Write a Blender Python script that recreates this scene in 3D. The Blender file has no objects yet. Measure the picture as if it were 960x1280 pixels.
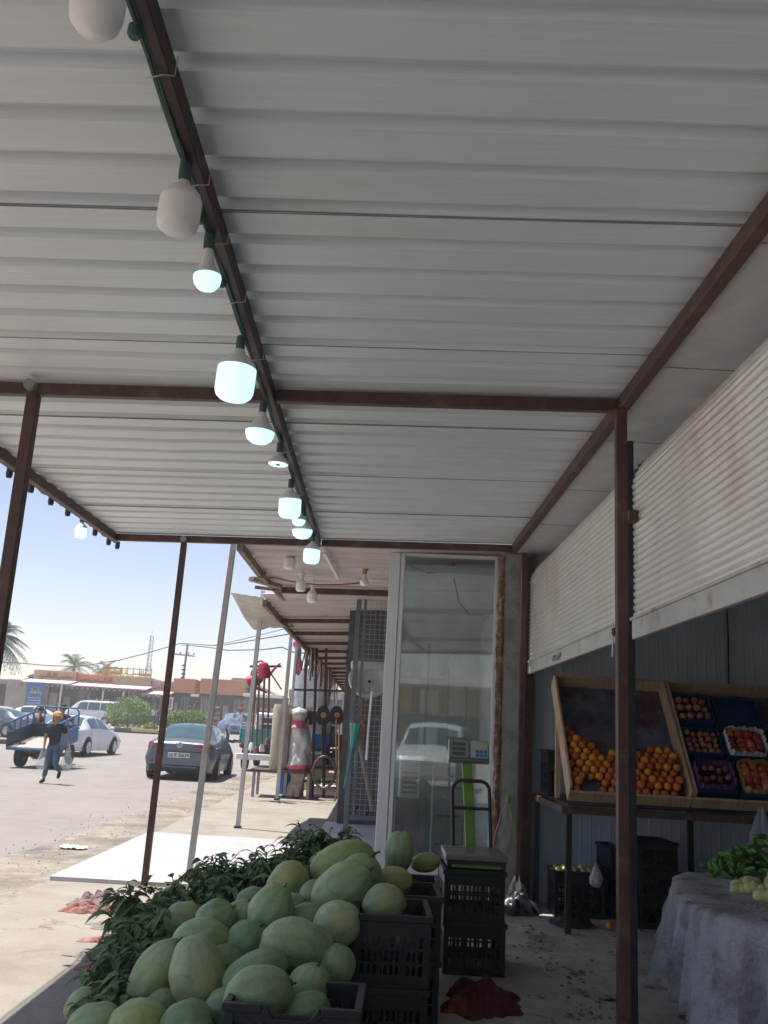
import bpy, bmesh, math, random
from mathutils import Vector as V, Matrix, noise
random.seed(11)
S = bpy.context.scene
COL = S.collection
R = math.radians
PI = math.pi

# ---------------------------------------------------------------- camera
FPX, EYE = 1150.0, 1.6                       # focal length in photo pixels, eye height
_d = V((-7, 271, 1150)).normalized()         # street direction seen by the camera (x right, y down, z forward)
_u = V((272, -4890, 1150)); _u = (_u - _d * _u.dot(_d)).normalized()
_r = _d.cross(_u)
if _r.x < 0: _r = -_r

def at(px, py, x=None, y=None, z=None):
    """World point seen at photo pixel (px, py) at a known world x, y or z."""
    v = V((px - 480, py - 640, FPX)); w = V((v.dot(_r), v.dot(_d), v.dot(_u)))
    t = x / w.x if x is not None else y / w.y if y is not None else (z - EYE) / w.z
    return V((0, 0, EYE)) + w * t

cd = bpy.data.cameras.new('camera'); cam = bpy.data.objects.new('camera', cd); COL.objects.link(cam)
cx = V((_r.x, _d.x, _u.x)); cy = -V((_r.y, _d.y, _u.y)); cz = -V((_r.z, _d.z, _u.z))
cam.matrix_world = Matrix(((cx.x, cy.x, cz.x, 0), (cx.y, cy.y, cz.y, 0), (cx.z, cy.z, cz.z, EYE), (0, 0, 0, 1)))
cd.sensor_fit = 'VERTICAL'; cd.sensor_height = 24; cd.lens = FPX / 1280 * 24
cd.clip_start = .05; cd.clip_end = 6000
S.camera = cam

# ---------------------------------------------------------------- light
SUN = V((-.30, .10, 1)).normalized()
sl = bpy.data.lights.new('sun', 'SUN'); so = bpy.data.objects.new('sun', sl); COL.objects.link(so)
sl.energy = 3.9; sl.angle = R(.5); sl.color = (1, .955, .88)
so.rotation_euler = (-SUN).to_track_quat('-Z', 'Y').to_euler(); so.location = (0, 0, 60)
W = bpy.data.worlds.new('World'); S.world = W; W.use_nodes = True
nt = W.node_tree; bg = nt.nodes['Background']
sk = nt.nodes.new('ShaderNodeTexSky'); sk.sky_type = 'NISHITA'; sk.sun_disc = False
sk.sun_elevation = math.asin(SUN.z); sk.sun_rotation = math.atan2(SUN.x, SUN.y)
sk.air_density = 1.0; sk.dust_density = .5; sk.ozone_density = 2.0; sk.altitude = 0
skm = nt.nodes.new('ShaderNodeMix'); skm.data_type = 'RGBA'; skm.blend_type = 'MULTIPLY'; skm.inputs[0].default_value = 1; skm.inputs[7].default_value = (1.10, .945, .93, 1)
nt.links.new(sk.outputs[0], skm.inputs[6]); nt.links.new(skm.outputs[2], bg.inputs[0]); bg.inputs[1].default_value = .09
S.view_settings.view_transform = 'Standard'; S.view_settings.look = 'None'
S.view_settings.exposure = .90; S.view_settings.gamma = 1
S.cycles.max_bounces = 10; S.cycles.diffuse_bounces = 6; S.cycles.transparent_max_bounces = 16
S.cycles.use_denoising = True
S.cycles.sample_clamp_indirect = 6

# ---------------------------------------------------------------- materials
MATS = {}
def mat(name, c, rough=.6, metal=0, var=.18, scale=6, c2=None, bump=0, bscale=None, stretch=(1, 1, 1), spec=.4,
        emit=0, rnd=0, hue=0, coord='Object', sub=0, contrast=(.3, .7), detail=5, alpha=1):
    if name in MATS: return MATS[name]
    m = bpy.data.materials.new(name); m.use_nodes = True; t = m.node_tree; N = t.nodes; L = t.links
    b = N['Principled BSDF']
    tc = N.new('ShaderNodeTexCoord'); mp = N.new('ShaderNodeMapping'); mp.inputs['Scale'].default_value = stretch
    L.new(tc.outputs[coord], mp.inputs['Vector'])
    nz = N.new('ShaderNodeTexNoise'); nz.inputs['Scale'].default_value = scale; nz.inputs['Detail'].default_value = detail
    nz.inputs['Roughness'].default_value = .6
    L.new(mp.outputs[0], nz.inputs['Vector'])
    cr = N.new('ShaderNodeValToRGB'); cr.color_ramp.elements[0].position, cr.color_ramp.elements[1].position = contrast
    a = [max(0, x * (1 - var)) for x in c]; bb = list(c2) if c2 else [min(1, x * (1 + var)) for x in c]
    if c2: a = list(c)
    cr.color_ramp.elements[0].color = (*a, 1); cr.color_ramp.elements[1].color = (*bb, 1)
    L.new(nz.outputs['Fac'], cr.inputs[0]); out = cr.outputs[0]
    if rnd or hue:
        oi = N.new('ShaderNodeObjectInfo'); hs = N.new('ShaderNodeHueSaturation')
        m1 = N.new('ShaderNodeMapRange'); m1.inputs[3].default_value = 1 - rnd; m1.inputs[4].default_value = 1 + rnd
        m2 = N.new('ShaderNodeMapRange'); m2.inputs[3].default_value = .5 - hue; m2.inputs[4].default_value = .5 + hue
        L.new(oi.outputs['Random'], m1.inputs[0]); L.new(oi.outputs['Random'], m2.inputs[0])
        L.new(m1.outputs[0], hs.inputs['Value']); L.new(m2.outputs[0], hs.inputs['Hue']); L.new(out, hs.inputs['Color']); out = hs.outputs[0]
    L.new(out, b.inputs['Base Color'])
    b.inputs['Roughness'].default_value = rough; b.inputs['Metallic'].default_value = metal
    b.inputs['Specular IOR Level'].default_value = spec
    if sub: b.inputs['Subsurface Weight'].default_value = sub; b.inputs['Subsurface Radius'].default_value = (.02, .02, .01)
    if emit: b.inputs['Emission Color'].default_value = (*c, 1); b.inputs['Emission Strength'].default_value = emit
    if alpha < 1: b.inputs['Alpha'].default_value = alpha
    if bump:
        n2 = N.new('ShaderNodeTexNoise'); n2.inputs['Scale'].default_value = bscale or scale * 4; n2.inputs['Detail'].default_value = 6
        L.new(mp.outputs[0], n2.inputs['Vector'])
        bp = N.new('ShaderNodeBump'); bp.inputs['Strength'].default_value = bump; bp.inputs['Distance'].default_value = .02
        L.new(n2.outputs['Fac'], bp.inputs['Height']); L.new(bp.outputs[0], b.inputs['Normal'])
    m['c'] = 1
    MATS[name] = m
    return m

def two_tone(name, c1, c2, c3, s1, s2, rough=.8, bump=.3, th=(.5, .62), stretch=(1, 1, 1), metal=0, spec=.3, bscale=60):
    """base colour c1-c2 by fine noise, patches of c3 by large noise"""
    m = mat(name, c1, rough, metal, c2=c2, scale=s1, bump=bump, bscale=bscale, spec=spec)
    t = m.node_tree; N = t.nodes; L = t.links; b = N['Principled BSDF']
    tc = [n for n in N if n.type == 'TEX_COORD'][0]
    mp = N.new('ShaderNodeMapping'); mp.inputs['Scale'].default_value = stretch; L.new(tc.outputs['Object'], mp.inputs[0])
    n = N.new('ShaderNodeTexNoise'); n.inputs['Scale'].default_value = s2; n.inputs['Detail'].default_value = 7; n.inputs['Roughness'].default_value = .65
    L.new(mp.outputs[0], n.inputs['Vector'])
    cr = N.new('ShaderNodeValToRGB'); cr.color_ramp.elements[0].position, cr.color_ramp.elements[1].position = th
    L.new(n.outputs['Fac'], cr.inputs[0])
    mx = N.new('ShaderNodeMix'); mx.data_type = 'RGBA'
    src = b.inputs['Base Color'].links[0].from_socket
    L.new(cr.outputs[0], mx.inputs[0]); L.new(src, mx.inputs[6]); mx.inputs[7].default_value = (*c3, 1)
    L.new(mx.outputs[2], b.inputs['Base Color'])
    return m

def glass_mat(name, tint, refl=.12, rough=.02, dust=.22):
    if name in MATS: return MATS[name]
    m = bpy.data.materials.new(name); m.use_nodes = True; t = m.node_tree; N = t.nodes; L = t.links
    for n in list(N): N.remove(n)
    o = N.new('ShaderNodeOutputMaterial'); tr = N.new('ShaderNodeBsdfTransparent'); tr.inputs[0].default_value = (*tint, 1)
    gl = N.new('ShaderNodeBsdfGlossy'); gl.inputs['Roughness'].default_value = rough
    fr = N.new('ShaderNodeLayerWeight'); fr.inputs[0].default_value = .25
    nz = N.new('ShaderNodeTexNoise'); nz.inputs['Scale'].default_value = 2.2; nz.inputs['Detail'].default_value = 4
    ad = N.new('ShaderNodeMath'); ad.operation = 'ADD'; ad.inputs[1].default_value = refl
    L.new(fr.outputs['Fresnel'], ad.inputs[0])
    mx = N.new('ShaderNodeMixShader'); L.new(ad.outputs[0], mx.inputs[0]); L.new(tr.outputs[0], mx.inputs[1]); L.new(gl.outputs[0], mx.inputs[2])
    # a film of dust, wiped in places
    df = N.new('ShaderNodeBsdfDiffuse'); df.inputs[0].default_value = (.52, .54, .53, 1)
    mr = N.new('ShaderNodeMapRange'); mr.inputs[1].default_value = .3; mr.inputs[2].default_value = .7; mr.inputs[3].default_value = dust * .5; mr.inputs[4].default_value = dust * 1.5
    tcg = N.new('ShaderNodeTexCoord'); L.new(tcg.outputs['Object'], nz.inputs['Vector']); L.new(nz.outputs['Fac'], mr.inputs[0])
    m2 = N.new('ShaderNodeMixShader'); L.new(mr.outputs[0], m2.inputs[0]); L.new(mx.outputs[0], m2.inputs[1]); L.new(df.outputs[0], m2.inputs[2])
    L.new(m2.outputs[0], o.inputs[0]); MATS[name] = m
    return m

def cracks(m, scale, col, width, amount=.8, stretch=(1, 1, 1)):
    """thin irregular lines of another colour (cracks, veins) laid over a material"""
    t = m.node_tree; N = t.nodes; L = t.links; b = N['Principled BSDF']
    tc = [n for n in N if n.type == 'TEX_COORD'][0]
    nz = N.new('ShaderNodeTexNoise'); nz.inputs['Scale'].default_value = scale * 2.5; nz.inputs['Detail'].default_value = 5; L.new(tc.outputs['Object'], nz.inputs['Vector'])
    va = N.new('ShaderNodeVectorMath'); va.operation = 'MULTIPLY_ADD'; va.inputs[1].default_value = (.5 / scale,) * 3
    L.new(nz.outputs['Color'], va.inputs[0]); L.new(tc.outputs['Object'], va.inputs[2])
    mp = N.new('ShaderNodeMapping'); mp.inputs['Scale'].default_value = stretch; L.new(va.outputs[0], mp.inputs[0])
    vo = N.new('ShaderNodeTexVoronoi'); vo.feature = 'DISTANCE_TO_EDGE'; vo.inputs['Scale'].default_value = scale; L.new(mp.outputs[0], vo.inputs['Vector'])
    n2 = N.new('ShaderNodeTexNoise'); n2.inputs['Scale'].default_value = scale * .8; L.new(tc.outputs['Object'], n2.inputs['Vector'])
    mr = N.new('ShaderNodeMapRange'); mr.inputs[1].default_value = 0; mr.inputs[2].default_value = width; mr.inputs[3].default_value = amount; mr.inputs[4].default_value = 0
    L.new(vo.outputs['Distance'], mr.inputs[0])
    m3 = N.new('ShaderNodeMapRange'); m3.inputs[1].default_value = .42; m3.inputs[2].default_value = .62; L.new(n2.outputs['Fac'], m3.inputs[0])
    mu = N.new('ShaderNodeMath'); mu.operation = 'MULTIPLY'; L.new(mr.outputs[0], mu.inputs[0]); L.new(m3.outputs[0], mu.inputs[1])
    mx = N.new('ShaderNodeMix'); mx.data_type = 'RGBA'; src = b.inputs['Base Color'].links[0].from_socket
    L.new(mu.outputs[0], mx.inputs[0]); L.new(src, mx.inputs[6]); mx.inputs[7].default_value = (*col, 1); L.new(mx.outputs[2], b.inputs['Base Color'])
    return m

# ---------------------------------------------------------------- mesh builder
class MB:
    def __init__(s): s.v = []; s.f = []
    def add(s, vs, fs):
        k = len(s.v); s.v += [tuple(v) for v in vs]; s.f += [tuple(k + i for i in f) for f in fs]; return s
    def box(s, x0, x1, y0, y1, z0, z1, M=None):
        vs = [V((x, y, z)) for z in (z0, z1) for y in (y0, y1) for x in (x0, x1)]
        if M: vs = [M @ v for v in vs]
        return s.add(vs, [(0, 2, 3, 1), (4, 5, 7, 6), (0, 1, 5, 4), (2, 6, 7, 3), (0, 4, 6, 2), (1, 3, 7, 5)])
    def bar(s, p, q, w, h, up=V((0, 0, 1))):
        p = V(p); q = V(q); d = (q - p).normalized(); a = d.cross(up)
        if a.length < 1e-4: a = d.cross(V((0, 1, 0)))
        a.normalize(); b = a.cross(d)
        vs = [e + a * (sx * w / 2) + b * (sy * h / 2) for e in (p, q) for sx, sy in ((-1, -1), (1, -1), (1, 1), (-1, 1))]
        return s.add(vs, [(3, 2, 1, 0), (4, 5, 6, 7), (0, 1, 5, 4), (1, 2, 6, 5), (2, 3, 7, 6), (3, 0, 4, 7)])
    def tube(s, pts, r, n=8, r2=None, cap=True):
        pts = [V(p) for p in pts]; rings = []; prev = None; k0 = len(s.v); m = len(pts)
        for i, p in enumerate(pts):
            d = (pts[min(i + 1, m - 1)] - pts[max(i - 1, 0)]).normalized()
            if prev is None:
                a = d.cross(V((0, 0, 1)))
                if a.length < 1e-3: a = d.cross(V((0, 1, 0)))
            else: a = prev - d * prev.dot(d)
            a.normalize(); prev = a; b = d.cross(a)
            rr = r if r2 is None else r + (r2 - r) * i / (m - 1)
            if isinstance(r, (list, tuple)): rr = r[i]
            rings.append([p + (a * math.cos(2 * PI * j / n) + b * math.sin(2 * PI * j / n)) * rr for j in range(n)])
        vs = [v for g in rings for v in g]
        fs = [(i * n + j, i * n + (j + 1) % n, (i + 1) * n + (j + 1) % n, (i + 1) * n + j) for i in range(m - 1) for j in range(n)]
        if cap: fs += [tuple(range(n - 1, -1, -1)), tuple((m - 1) * n + j for j in range(n))]
        return s.add(vs, fs)
    def lathe(s, prof, c=(0, 0, 0), n=20, M=None):
        c = V(c); vs = []
        for r, z in prof:
            for j in range(n):
                v = V((r * math.cos(2 * PI * j / n), r * math.sin(2 * PI * j / n), z))
                vs.append((M @ v if M else v) + c)
        m = len(prof)
        fs = [(i * n + j, i * n + (j + 1) % n, (i + 1) * n + (j + 1) % n, (i + 1) * n + j) for i in range(m - 1) for j in range(n)]
        fs += [tuple(range(n - 1, -1, -1)), tuple((m - 1) * n + j for j in range(n))]
        return s.add(vs, fs)
    def ball(s, c, rx, ry=None, rz=None, M=None, n=14, m=9, bumpy=0, seed=0):
        ry = ry or rx; rz = rz or rx; c = V(c); vs = []; fs = []
        for i in range(m + 1):
            th = PI * i / m
            for j in range(n):
                ph = 2 * PI * j / n
                u = V((math.sin(th) * math.cos(ph), math.sin(th) * math.sin(ph), math.cos(th)))
                k = 1 + (bumpy * noise.noise(u * 1.6 + V((seed * 7.3, seed * 3.1, seed))) if bumpy else 0)
                v = V((u.x * rx * k, u.y * ry * k, u.z * rz * k))
                vs.append((M @ v if M else v) + c)
        for i in range(m):
            for j in range(n): fs.append((i * n + j, (i + 1) * n + j, (i + 1) * n + (j + 1) % n, i * n + (j + 1) % n))
        return s.add(vs, fs)
    def grid(s, fn, nu, nv, close_u=False):
        vs = [fn(i / nu, j / nv) for i in range(nu + (0 if close_u else 1)) for j in range(nv + 1)]
        fs = []
        for i in range(nu):
            i2 = (i + 1) % nu if close_u else i + 1
            for j in range(nv): fs.append((i * (nv + 1) + j, i2 * (nv + 1) + j, i2 * (nv + 1) + j + 1, i * (nv + 1) + j + 1))
        return s.add(vs, fs)
    def prism(s, pts, off):
        """closed outline (3D points, planar) extruded by vector off"""
        n = len(pts); off = V(off); vs = [V(p) for p in pts] + [V(p) + off for p in pts]
        return s.add(vs, [tuple(range(n - 1, -1, -1)), tuple(range(n, 2 * n))] + [(i, (i + 1) % n, n + (i + 1) % n, n + i) for i in range(n)])
    def build(s, name, m, parent=None, smooth=30, bevel=0, world=True, thick=0):
        """world: vertex coordinates are world ones, moved into the parent's frame"""
        me = bpy.data.meshes.new(name)
        vs = s.v
        o = bpy.data.objects.new(name, me); COL.objects.link(o)
        if parent is not None:
            o.parent = parent
            if world:
                org = V(parent.location); p = parent.parent
                while p: org += V(p.location); p = p.parent
                vs = [tuple(V(v) - org) for v in vs]
        elif world:
            c = V((0, 0, 0))
            if vs:
                lo = [min(v[i] for v in vs) for i in range(3)]; hi = [max(v[i] for v in vs) for i in range(3)]
                c = V(((lo[0] + hi[0]) / 2, (lo[1] + hi[1]) / 2, lo[2]))
            o.location = c; vs = [tuple(V(v) - c) for v in vs]
        me.from_pydata(vs, [], s.f); me.materials.append(m)
        bm = bmesh.new(); bm.from_mesh(me); bmesh.ops.recalc_face_normals(bm, faces=bm.faces); bm.to_mesh(me); bm.free()
        if smooth:
            me.shade_smooth(); me.set_sharp_from_angle(angle=R(smooth))
        if bevel:
            b = o.modifiers.new('bevel', 'BEVEL'); b.width = bevel; b.segments = 2; b.limit_method = 'ANGLE'
        if thick:
            k = o.modifiers.new('solid', 'SOLIDIFY'); k.thickness = thick; k.offset = 0
        return o

def tag(o, label=None, cat=None, group=None, kind=None):
    if label: o['label'] = label
    if cat: o['category'] = cat
    if group: o['group'] = group
    if kind: o['kind'] = kind
    return o
def thing(name, loc, label, cat, group=None, rz=0):
    o = bpy.data.objects.new(name, None); COL.objects.link(o); o.location = V(loc); o.rotation_euler = (0, 0, rz)
    o.empty_display_size = .1
    return tag(o, label, cat, group)
def kids(o): return [c for c in bpy.data.objects if c.parent == o]
def dup(o, loc=None, rz=None, label=None, group=None, parent=None):
    c = o.copy(); COL.objects.link(c)
    if parent is not None: c.parent = parent
    if loc is not None: c.location = V(loc)
    if rz is not None: c.rotation_euler = (0, 0, rz)
    if label: c['label'] = label
    if group: c['group'] = group
    for k in kids(o): dup(k, parent=c)
    return c
def gz(x, y):
    """height of the ground: the street rises a little far away"""
    t = min(1, max(0, (y - 30) / 70)); t = t * t * (3 - 2 * t)
    return .75 * t
def gat(px, y):
    """ground point under photo column px at depth y"""
    p = at(px, 900, y=y); return V((p.x, y, gz(p.x, y)))
def skin(bones, sub=1):
    """bones: list of chains [(pos, radius), ...]; points at the same place weld. Returns verts, faces of one continuous surface"""
    vs, es, rs, idx = [], [], [], {}
    for ch in bones:
        prev = None
        for p, r in ch:
            k = tuple(round(c, 4) for c in p)
            if k not in idx: idx[k] = len(vs); vs.append(V(p)); rs.append(r)
            if prev is not None and prev != idx[k]: es.append((prev, idx[k]))
            prev = idx[k]
    me = bpy.data.meshes.new('skin_tmp'); me.from_pydata(vs, es, [])
    o = bpy.data.objects.new('skin_tmp', me); COL.objects.link(o)
    o.modifiers.new('s', 'SKIN')
    for i, sv in enumerate(me.skin_vertices[0].data):
        sv.radius = (rs[i], rs[i]) if not isinstance(rs[i], tuple) else rs[i]; sv.use_root = (i == 0)
    if sub: sb = o.modifiers.new('u', 'SUBSURF'); sb.levels = sub; sb.render_levels = sub
    dg = bpy.context.evaluated_depsgraph_get(); e = o.evaluated_get(dg); m2 = e.to_mesh()
    r = MB().add([v.co.copy() for v in m2.vertices], [tuple(p.vertices) for p in m2.polygons])
    e.to_mesh_clear(); bpy.data.objects.remove(o); bpy.data.meshes.remove(me)
    return r
def text_mesh(txt, size, extrude=.004):
    cu = bpy.data.curves.new('text_tmp', 'FONT'); cu.body = txt; cu.size = size; cu.extrude = extrude; cu.align_x = 'CENTER'; cu.align_y = 'CENTER'
    o = bpy.data.objects.new('text_tmp', cu); COL.objects.link(o)
    dg = bpy.context.evaluated_depsgraph_get(); e = o.evaluated_get(dg); m2 = e.to_mesh()
    r = MB().add([v.co.copy() for v in m2.vertices], [tuple(p.vertices) for p in m2.polygons])
    e.to_mesh_clear(); bpy.data.objects.remove(o); bpy.data.curves.remove(cu)
    return r
def xf(mb, M):
    mb.v = [tuple(M @ V(v)) for v in mb.v]; return mb
# ---------------------------------------------------------------- palette
BROWN = two_tone('brown_paint', (.085, .048, .044), (.12, .068, .062), (.19, .12, .09), 5, 7, rough=.5, bump=.25, th=(.52, .72))
SHEET = two_tone('roof_sheet_paint', (.75, .785, .81), (.83, .86, .88), (.69, .70, .69), 4, 1.3, rough=.40, bump=.10, th=(.5, .8), stretch=(.4, 1.6, 1), bscale=5, spec=.5)
for n_ in SHEET.node_tree.nodes:
    if n_.type == 'MAPPING' and n_.inputs['Scale'].default_value[1] == 1: n_.inputs['Scale'].default_value = (.10, 14, 14)
SOFFIT = mat('soffit_paint', (.70, .70, .70), .55, 0, .12, 4, bump=.05)
SHUT = two_tone('shutter_zinc', (.72, .705, .68), (.80, .785, .765), (.56, .47, .36), 4, 1.5, rough=.30, bump=.10, th=(.54, .78), stretch=(1, 1, .45), metal=.25, spec=.6, bscale=40)
BOTBAR = two_tone('bottom_bar_paint', (.47, .46, .44), (.56, .55, .53), (.30, .26, .22), 5, 6, rough=.5, bump=.1, th=(.55, .75))
PANEL = mat('partition_panel', (.55, .63, .71), .5, 0, .16, 2.5, bump=.05, stretch=(1, 1, .4))
CONC = two_tone('floor_concrete', (.38, .355, .325), (.52, .49, .46), (.26, .24, .22), 3, 1.6, rough=.9, bump=.5, th=(.48, .7))
PILLAR = two_tone('pillar_render', (.33, .32, .31), (.42, .41, .39), (.27, .25, .23), 5, 3, rough=.85, bump=.3)
RUST = two_tone('rust_foam', (.20, .11, .075), (.28, .19, .14), (.40, .34, .29), 9, 14, rough=.9, bump=.9, th=(.5, .6), bscale=30)
ALU = mat('white_aluminium', (.72, .73, .76), .35, 0, .05, 3, bump=.02)
GREYST = mat('grey_steel', (.30, .29, .29), .5, .3, .15, 8, bump=.1)
GALV = two_tone('galvanised_pole', (.50, .48, .46), (.58, .56, .54), (.36, .29, .24), 8, 7, rough=.55, bump=.1, th=(.58, .75))
DIRT = two_tone('beige_dirt', (.36, .305, .245), (.44, .38, .31), (.30, .25, .20), 1.3, .55, rough=.95, bump=.6, th=(.45, .68), bscale=18)
ROADM = two_tone('dusty_asphalt', (.245, .222, .207), (.295, .27, .252), (.31, .28, .247), 2.2, .22, rough=.9, bump=.25, th=(.48, .70), bscale=70)
SHOULD = two_tone('gravel_shoulder', (.23, .20, .165), (.40, .35, .29), (.17, .15, .125), 6, .9, rough=.95, bump=1.0, th=(.45, .65), bscale=22)
PAVE = two_tone('pavement_concrete', (.30, .267, .228), (.36, .325, .28), (.24, .208, .172), 2.0, .8, rough=.93, bump=.35, th=(.48, .7), bscale=40)
BLACKP = mat('black_plastic', (.013, .017, .024), .42, 0, .25, 20, spec=.5)
DARKST = mat('dark_steel', (.045, .045, .05), .5, .2, .2, 10)
GREENW = mat('green_cable', (.055, .11, .105), .6)
WOOD = two_tone('pale_wood', (.46, .33, .20), (.58, .43, .28), (.36, .25, .15), 3, 5, rough=.7, bump=.2, stretch=(8, 1, 1), th=(.5, .7))
WHITEP = mat('white_plastic', (.74, .74, .73), .45, 0, .06, 6)
BULBOFF = mat('bulb_diffuser_off', (.88, .87, .87), .35, 0, .04, 5, sub=.2)
BULBON = mat('bulb_diffuser_lit', (.60, .95, 1.0), .3, 0, 0, 5, emit=.62)
HOUSE = mat('bulb_housing', (.76, .76, .77), .45, 0, .08, 6)

def tiles(name, c1, c2, grout, sx, sy, veins=True):
    m = mat(name, c1, .35, c2=c2, scale=1.6, spec=.5, stretch=(1, 2.5, 1), contrast=(.35, .75))
    t = m.node_tree; N = t.nodes; L = t.links; b = N['Principled BSDF']
    tc = [n for n in N if n.type == 'TEX_COORD'][0]
    br = N.new('ShaderNodeTexBrick'); br.offset = 0; br.inputs['Scale'].default_value = 1
    br.inputs['Brick Width'].default_value = sx; br.inputs['Row Height'].default_value = sy
    br.inputs['Mortar Size'].default_value = .006; br.inputs['Mortar Smooth'].default_value = .3
    L.new(tc.outputs['Object'], br.inputs['Vector'])
    mx = N.new('ShaderNodeMix'); mx.data_type = 'RGBA'; src = b.inputs['Base Color'].links[0].from_socket
    L.new(br.outputs['Fac'], mx.inputs[0]); L.new(src, mx.inputs[6]); mx.inputs[7].default_value = (*grout, 1)
    L.new(mx.outputs[2], b.inputs['Base Color'])
    return m
PAVE = cracks(PAVE, 1.1, (.15, .125, .10), .012, .75); cracks(CONC, 1.6, (.07, .065, .06), .012, .8); cracks(ROADM, .5, (.16, .15, .145), .010, .6)
TILE = tiles('white_marble_tile', (.45, .443, .435), (.57, .565, .555), (.35, .34, .32), .6, .6)
cracks(TILE, 1.7, (.36, .36, .38), .03, .35, (.5, 1.6, 1))
MARB = tiles('shaded_marble', (.58, .585, .60), (.70, .71, .72), (.42, .42, .42), .6, .6)

# ---------------------------------------------------------------- the ground, road, pavement
def sheet(x0, x1, y0, y1, dz, nx, ny, jit=0, amp=0):
    """a sheet that follows the ground height; long edges wander by jit"""
    def fn(u, v):
        y = y0 + (y1 - y0) * v
        a = x0 + jit * noise.noise(V((3.3, y * .55, 1))) + .3 * jit * noise.noise(V((9.1, y * 2.6, 4)))
        b = x1 + jit * noise.noise(V((7.7, y * .55, 2))) + .3 * jit * noise.noise(V((5.2, y * 2.6, 8)))
        x = a + (b - a) * u
        z = gz(x, y) + dz + (amp * noise.noise(V((x * 1.4, y * 1.4, 0))) if amp else 0)
        return V((x, y, z))
    return MB().grid(fn, nx, ny)
def rows(lo, hi): return lo
g = MB().grid(lambda u, v: V(((u - .5) * 2600, -400 + 1700 * v ** 2.2, gz(0, -400 + 1700 * v ** 2.2) - .016)), 24, 240)
tag(g.build('ground', DIRT, smooth=60), kind='structure')
tag(sheet(-60, -3.75, -40, 80, -.008, 60, 240, .22).build('road', ROADM, smooth=60), kind='structure')
tag(sheet(-4.05, -2.98, -40, 48, .000, 10, 420, .16, .016).build('road_shoulder', SHOULD, smooth=60), kind='structure')
tag(sheet(-3.08, 1.2, -6, 40, .008, 20, 180, .05, .004).build('pavement', PAVE, smooth=60), kind='structure')
# cobbled, dirty strip under the edge of the canopy and the concrete floor of the shop
tag(MB().grid(lambda u, v: V((-1.35 + 7.35 * u, -4 + 13.8 * v, .014 + .006 * noise.noise(V((u * 18, v * 22, 0))))), 60, 70).build('shop_floor', CONC, smooth=60), kind='structure')
tag(MB().box(-3.09, -.78, 9.47, 13.35, .0, .05).build('tiled_platform', TILE, bevel=.006), kind='structure')
tag(MB().box(-.74, 1.22, 9.87, 15.0, .0, .16).build('marble_step', MARB, bevel=.006), kind='structure')
# far side kerbs and islands
def kerb_block(x0, x1, y, col):
    z = gz(0, y); return MB().box(x0, x1, y, y + .3, z - .05, z + .16)
KY = mat('kerb_yellow', (.55, .42, .12), .8); KB = mat('kerb_black', (.10, .10, .10), .8); KS = mat('kerb_stone', (.46, .42, .36), .9)
def island(x0, x1, y0, y1):
    z = gz(0, (y0 + y1) / 2)
    tag(MB().box(x0, x1, y0 + .3, y1, z - .1, z + .12).build('traffic_island', SHOULD, bevel=.02), kind='structure')
    n = int((x1 - x0) / 2.0)
    for i in range(n):
        xa = x0 + i * (x1 - x0) / n
        o = MB().box(xa, xa + (x1 - x0) / n - .02, y0, y0 + .28, z - .05, z + .17).build('painted_kerb', KY if i % 2 else KB, bevel=.02)
        tag(o, kind='structure')
def isl(pa, pb, y0, y1): island(gat(pa, y0).x, gat(pb, y0).x, y0, y1)
isl(128, 240, 66, 84)
isl(-60, 38, 42, 46)

# ---------------------------------------------------------------- the canopy overhead
def zb(x): return 3.46 + (x - 1.3) * .0265       # underside of its beams; it falls towards the street
CX0, CX1, CY0, CY1 = -2.88, 1.34, -2.6, 9.42
canopy = thing('metal_canopy', (-2.1, 5.06, 0), 'long corrugated metal canopy with brown steel frame above the fruit stand', 'canopy')
def rib_profile(y0, y1, pitch=.25, lip=0):
    pr = []; y = y0
    n = int(round((y1 - y0) / pitch))
    for i in range(n):
        a = y0 + i * pitch
        pr += [(a, 0), (a + .05, 0), (a + .10, 0), (a + .162, 0), (a + .169, .044), (a + .237, .044), (a + .245, 0)]
    pr.append((y0 + n * pitch, 0))
    return pr
nsh = 10; y = CY1 - .02; edges = []
sheet_y = 9.41
# joints fall where the photograph shows them (about every 1.25 m)
i = 0
while sheet_y > CY0:
    y0 = sheet_y - 1.25
    pr = rib_profile(y0, sheet_y)
    lift = .006 * (i % 2)
    sag = [random.uniform(-.004, .004) for _ in range(7)]
    mb = MB()
    n = len(pr)
    def fn(u, v, pr=pr, sag=sag, n=n, lift=lift):
        k = min(n - 1, int(round(v * (n - 1)))); yy, zz = pr[k]
        x = CX0 + (1.74 - CX0) * u
        s_ = sag[min(6, int(u * 6))] * math.sin(k / n * PI) + .003 * noise.noise(V((x * 1.2, yy * 2.2, i)))
        return V((x, yy + .004 * noise.noise(V((x * .7, i * 3.1, 0))), zb(x) + .084 + zz + lift + s_))
    mb.grid(fn, 24, n - 1)
    mb.build('roof_sheet', SHEET, canopy, smooth=12, thick=0)
    # the lapped edge: a folded strip hanging 8 mm below the joint
    MB().bar((CX0, y0 + .004, zb(CX0) + .090), (CX1, y0 + .004, zb(CX1) + .090), .005, .018).build('lap_edge', GREYST, canopy)
    MB().bar((CX0, y0, zb(CX0) + .145), (1.74, y0, zb(1.74) + .145), .16, .006).build('joint_sun_block', GREYST, canopy)  # unseen strip above the joint, added to stop sun leaking through
    sheet_y = y0; i += 1
def beamx(x0, x1, y, w=.06, h=.075, dz=0):
    return MB().bar((x0, y, zb(x0) + h / 2 + dz), (x1, y, zb(x1) + h / 2 + dz), w, h)
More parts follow.
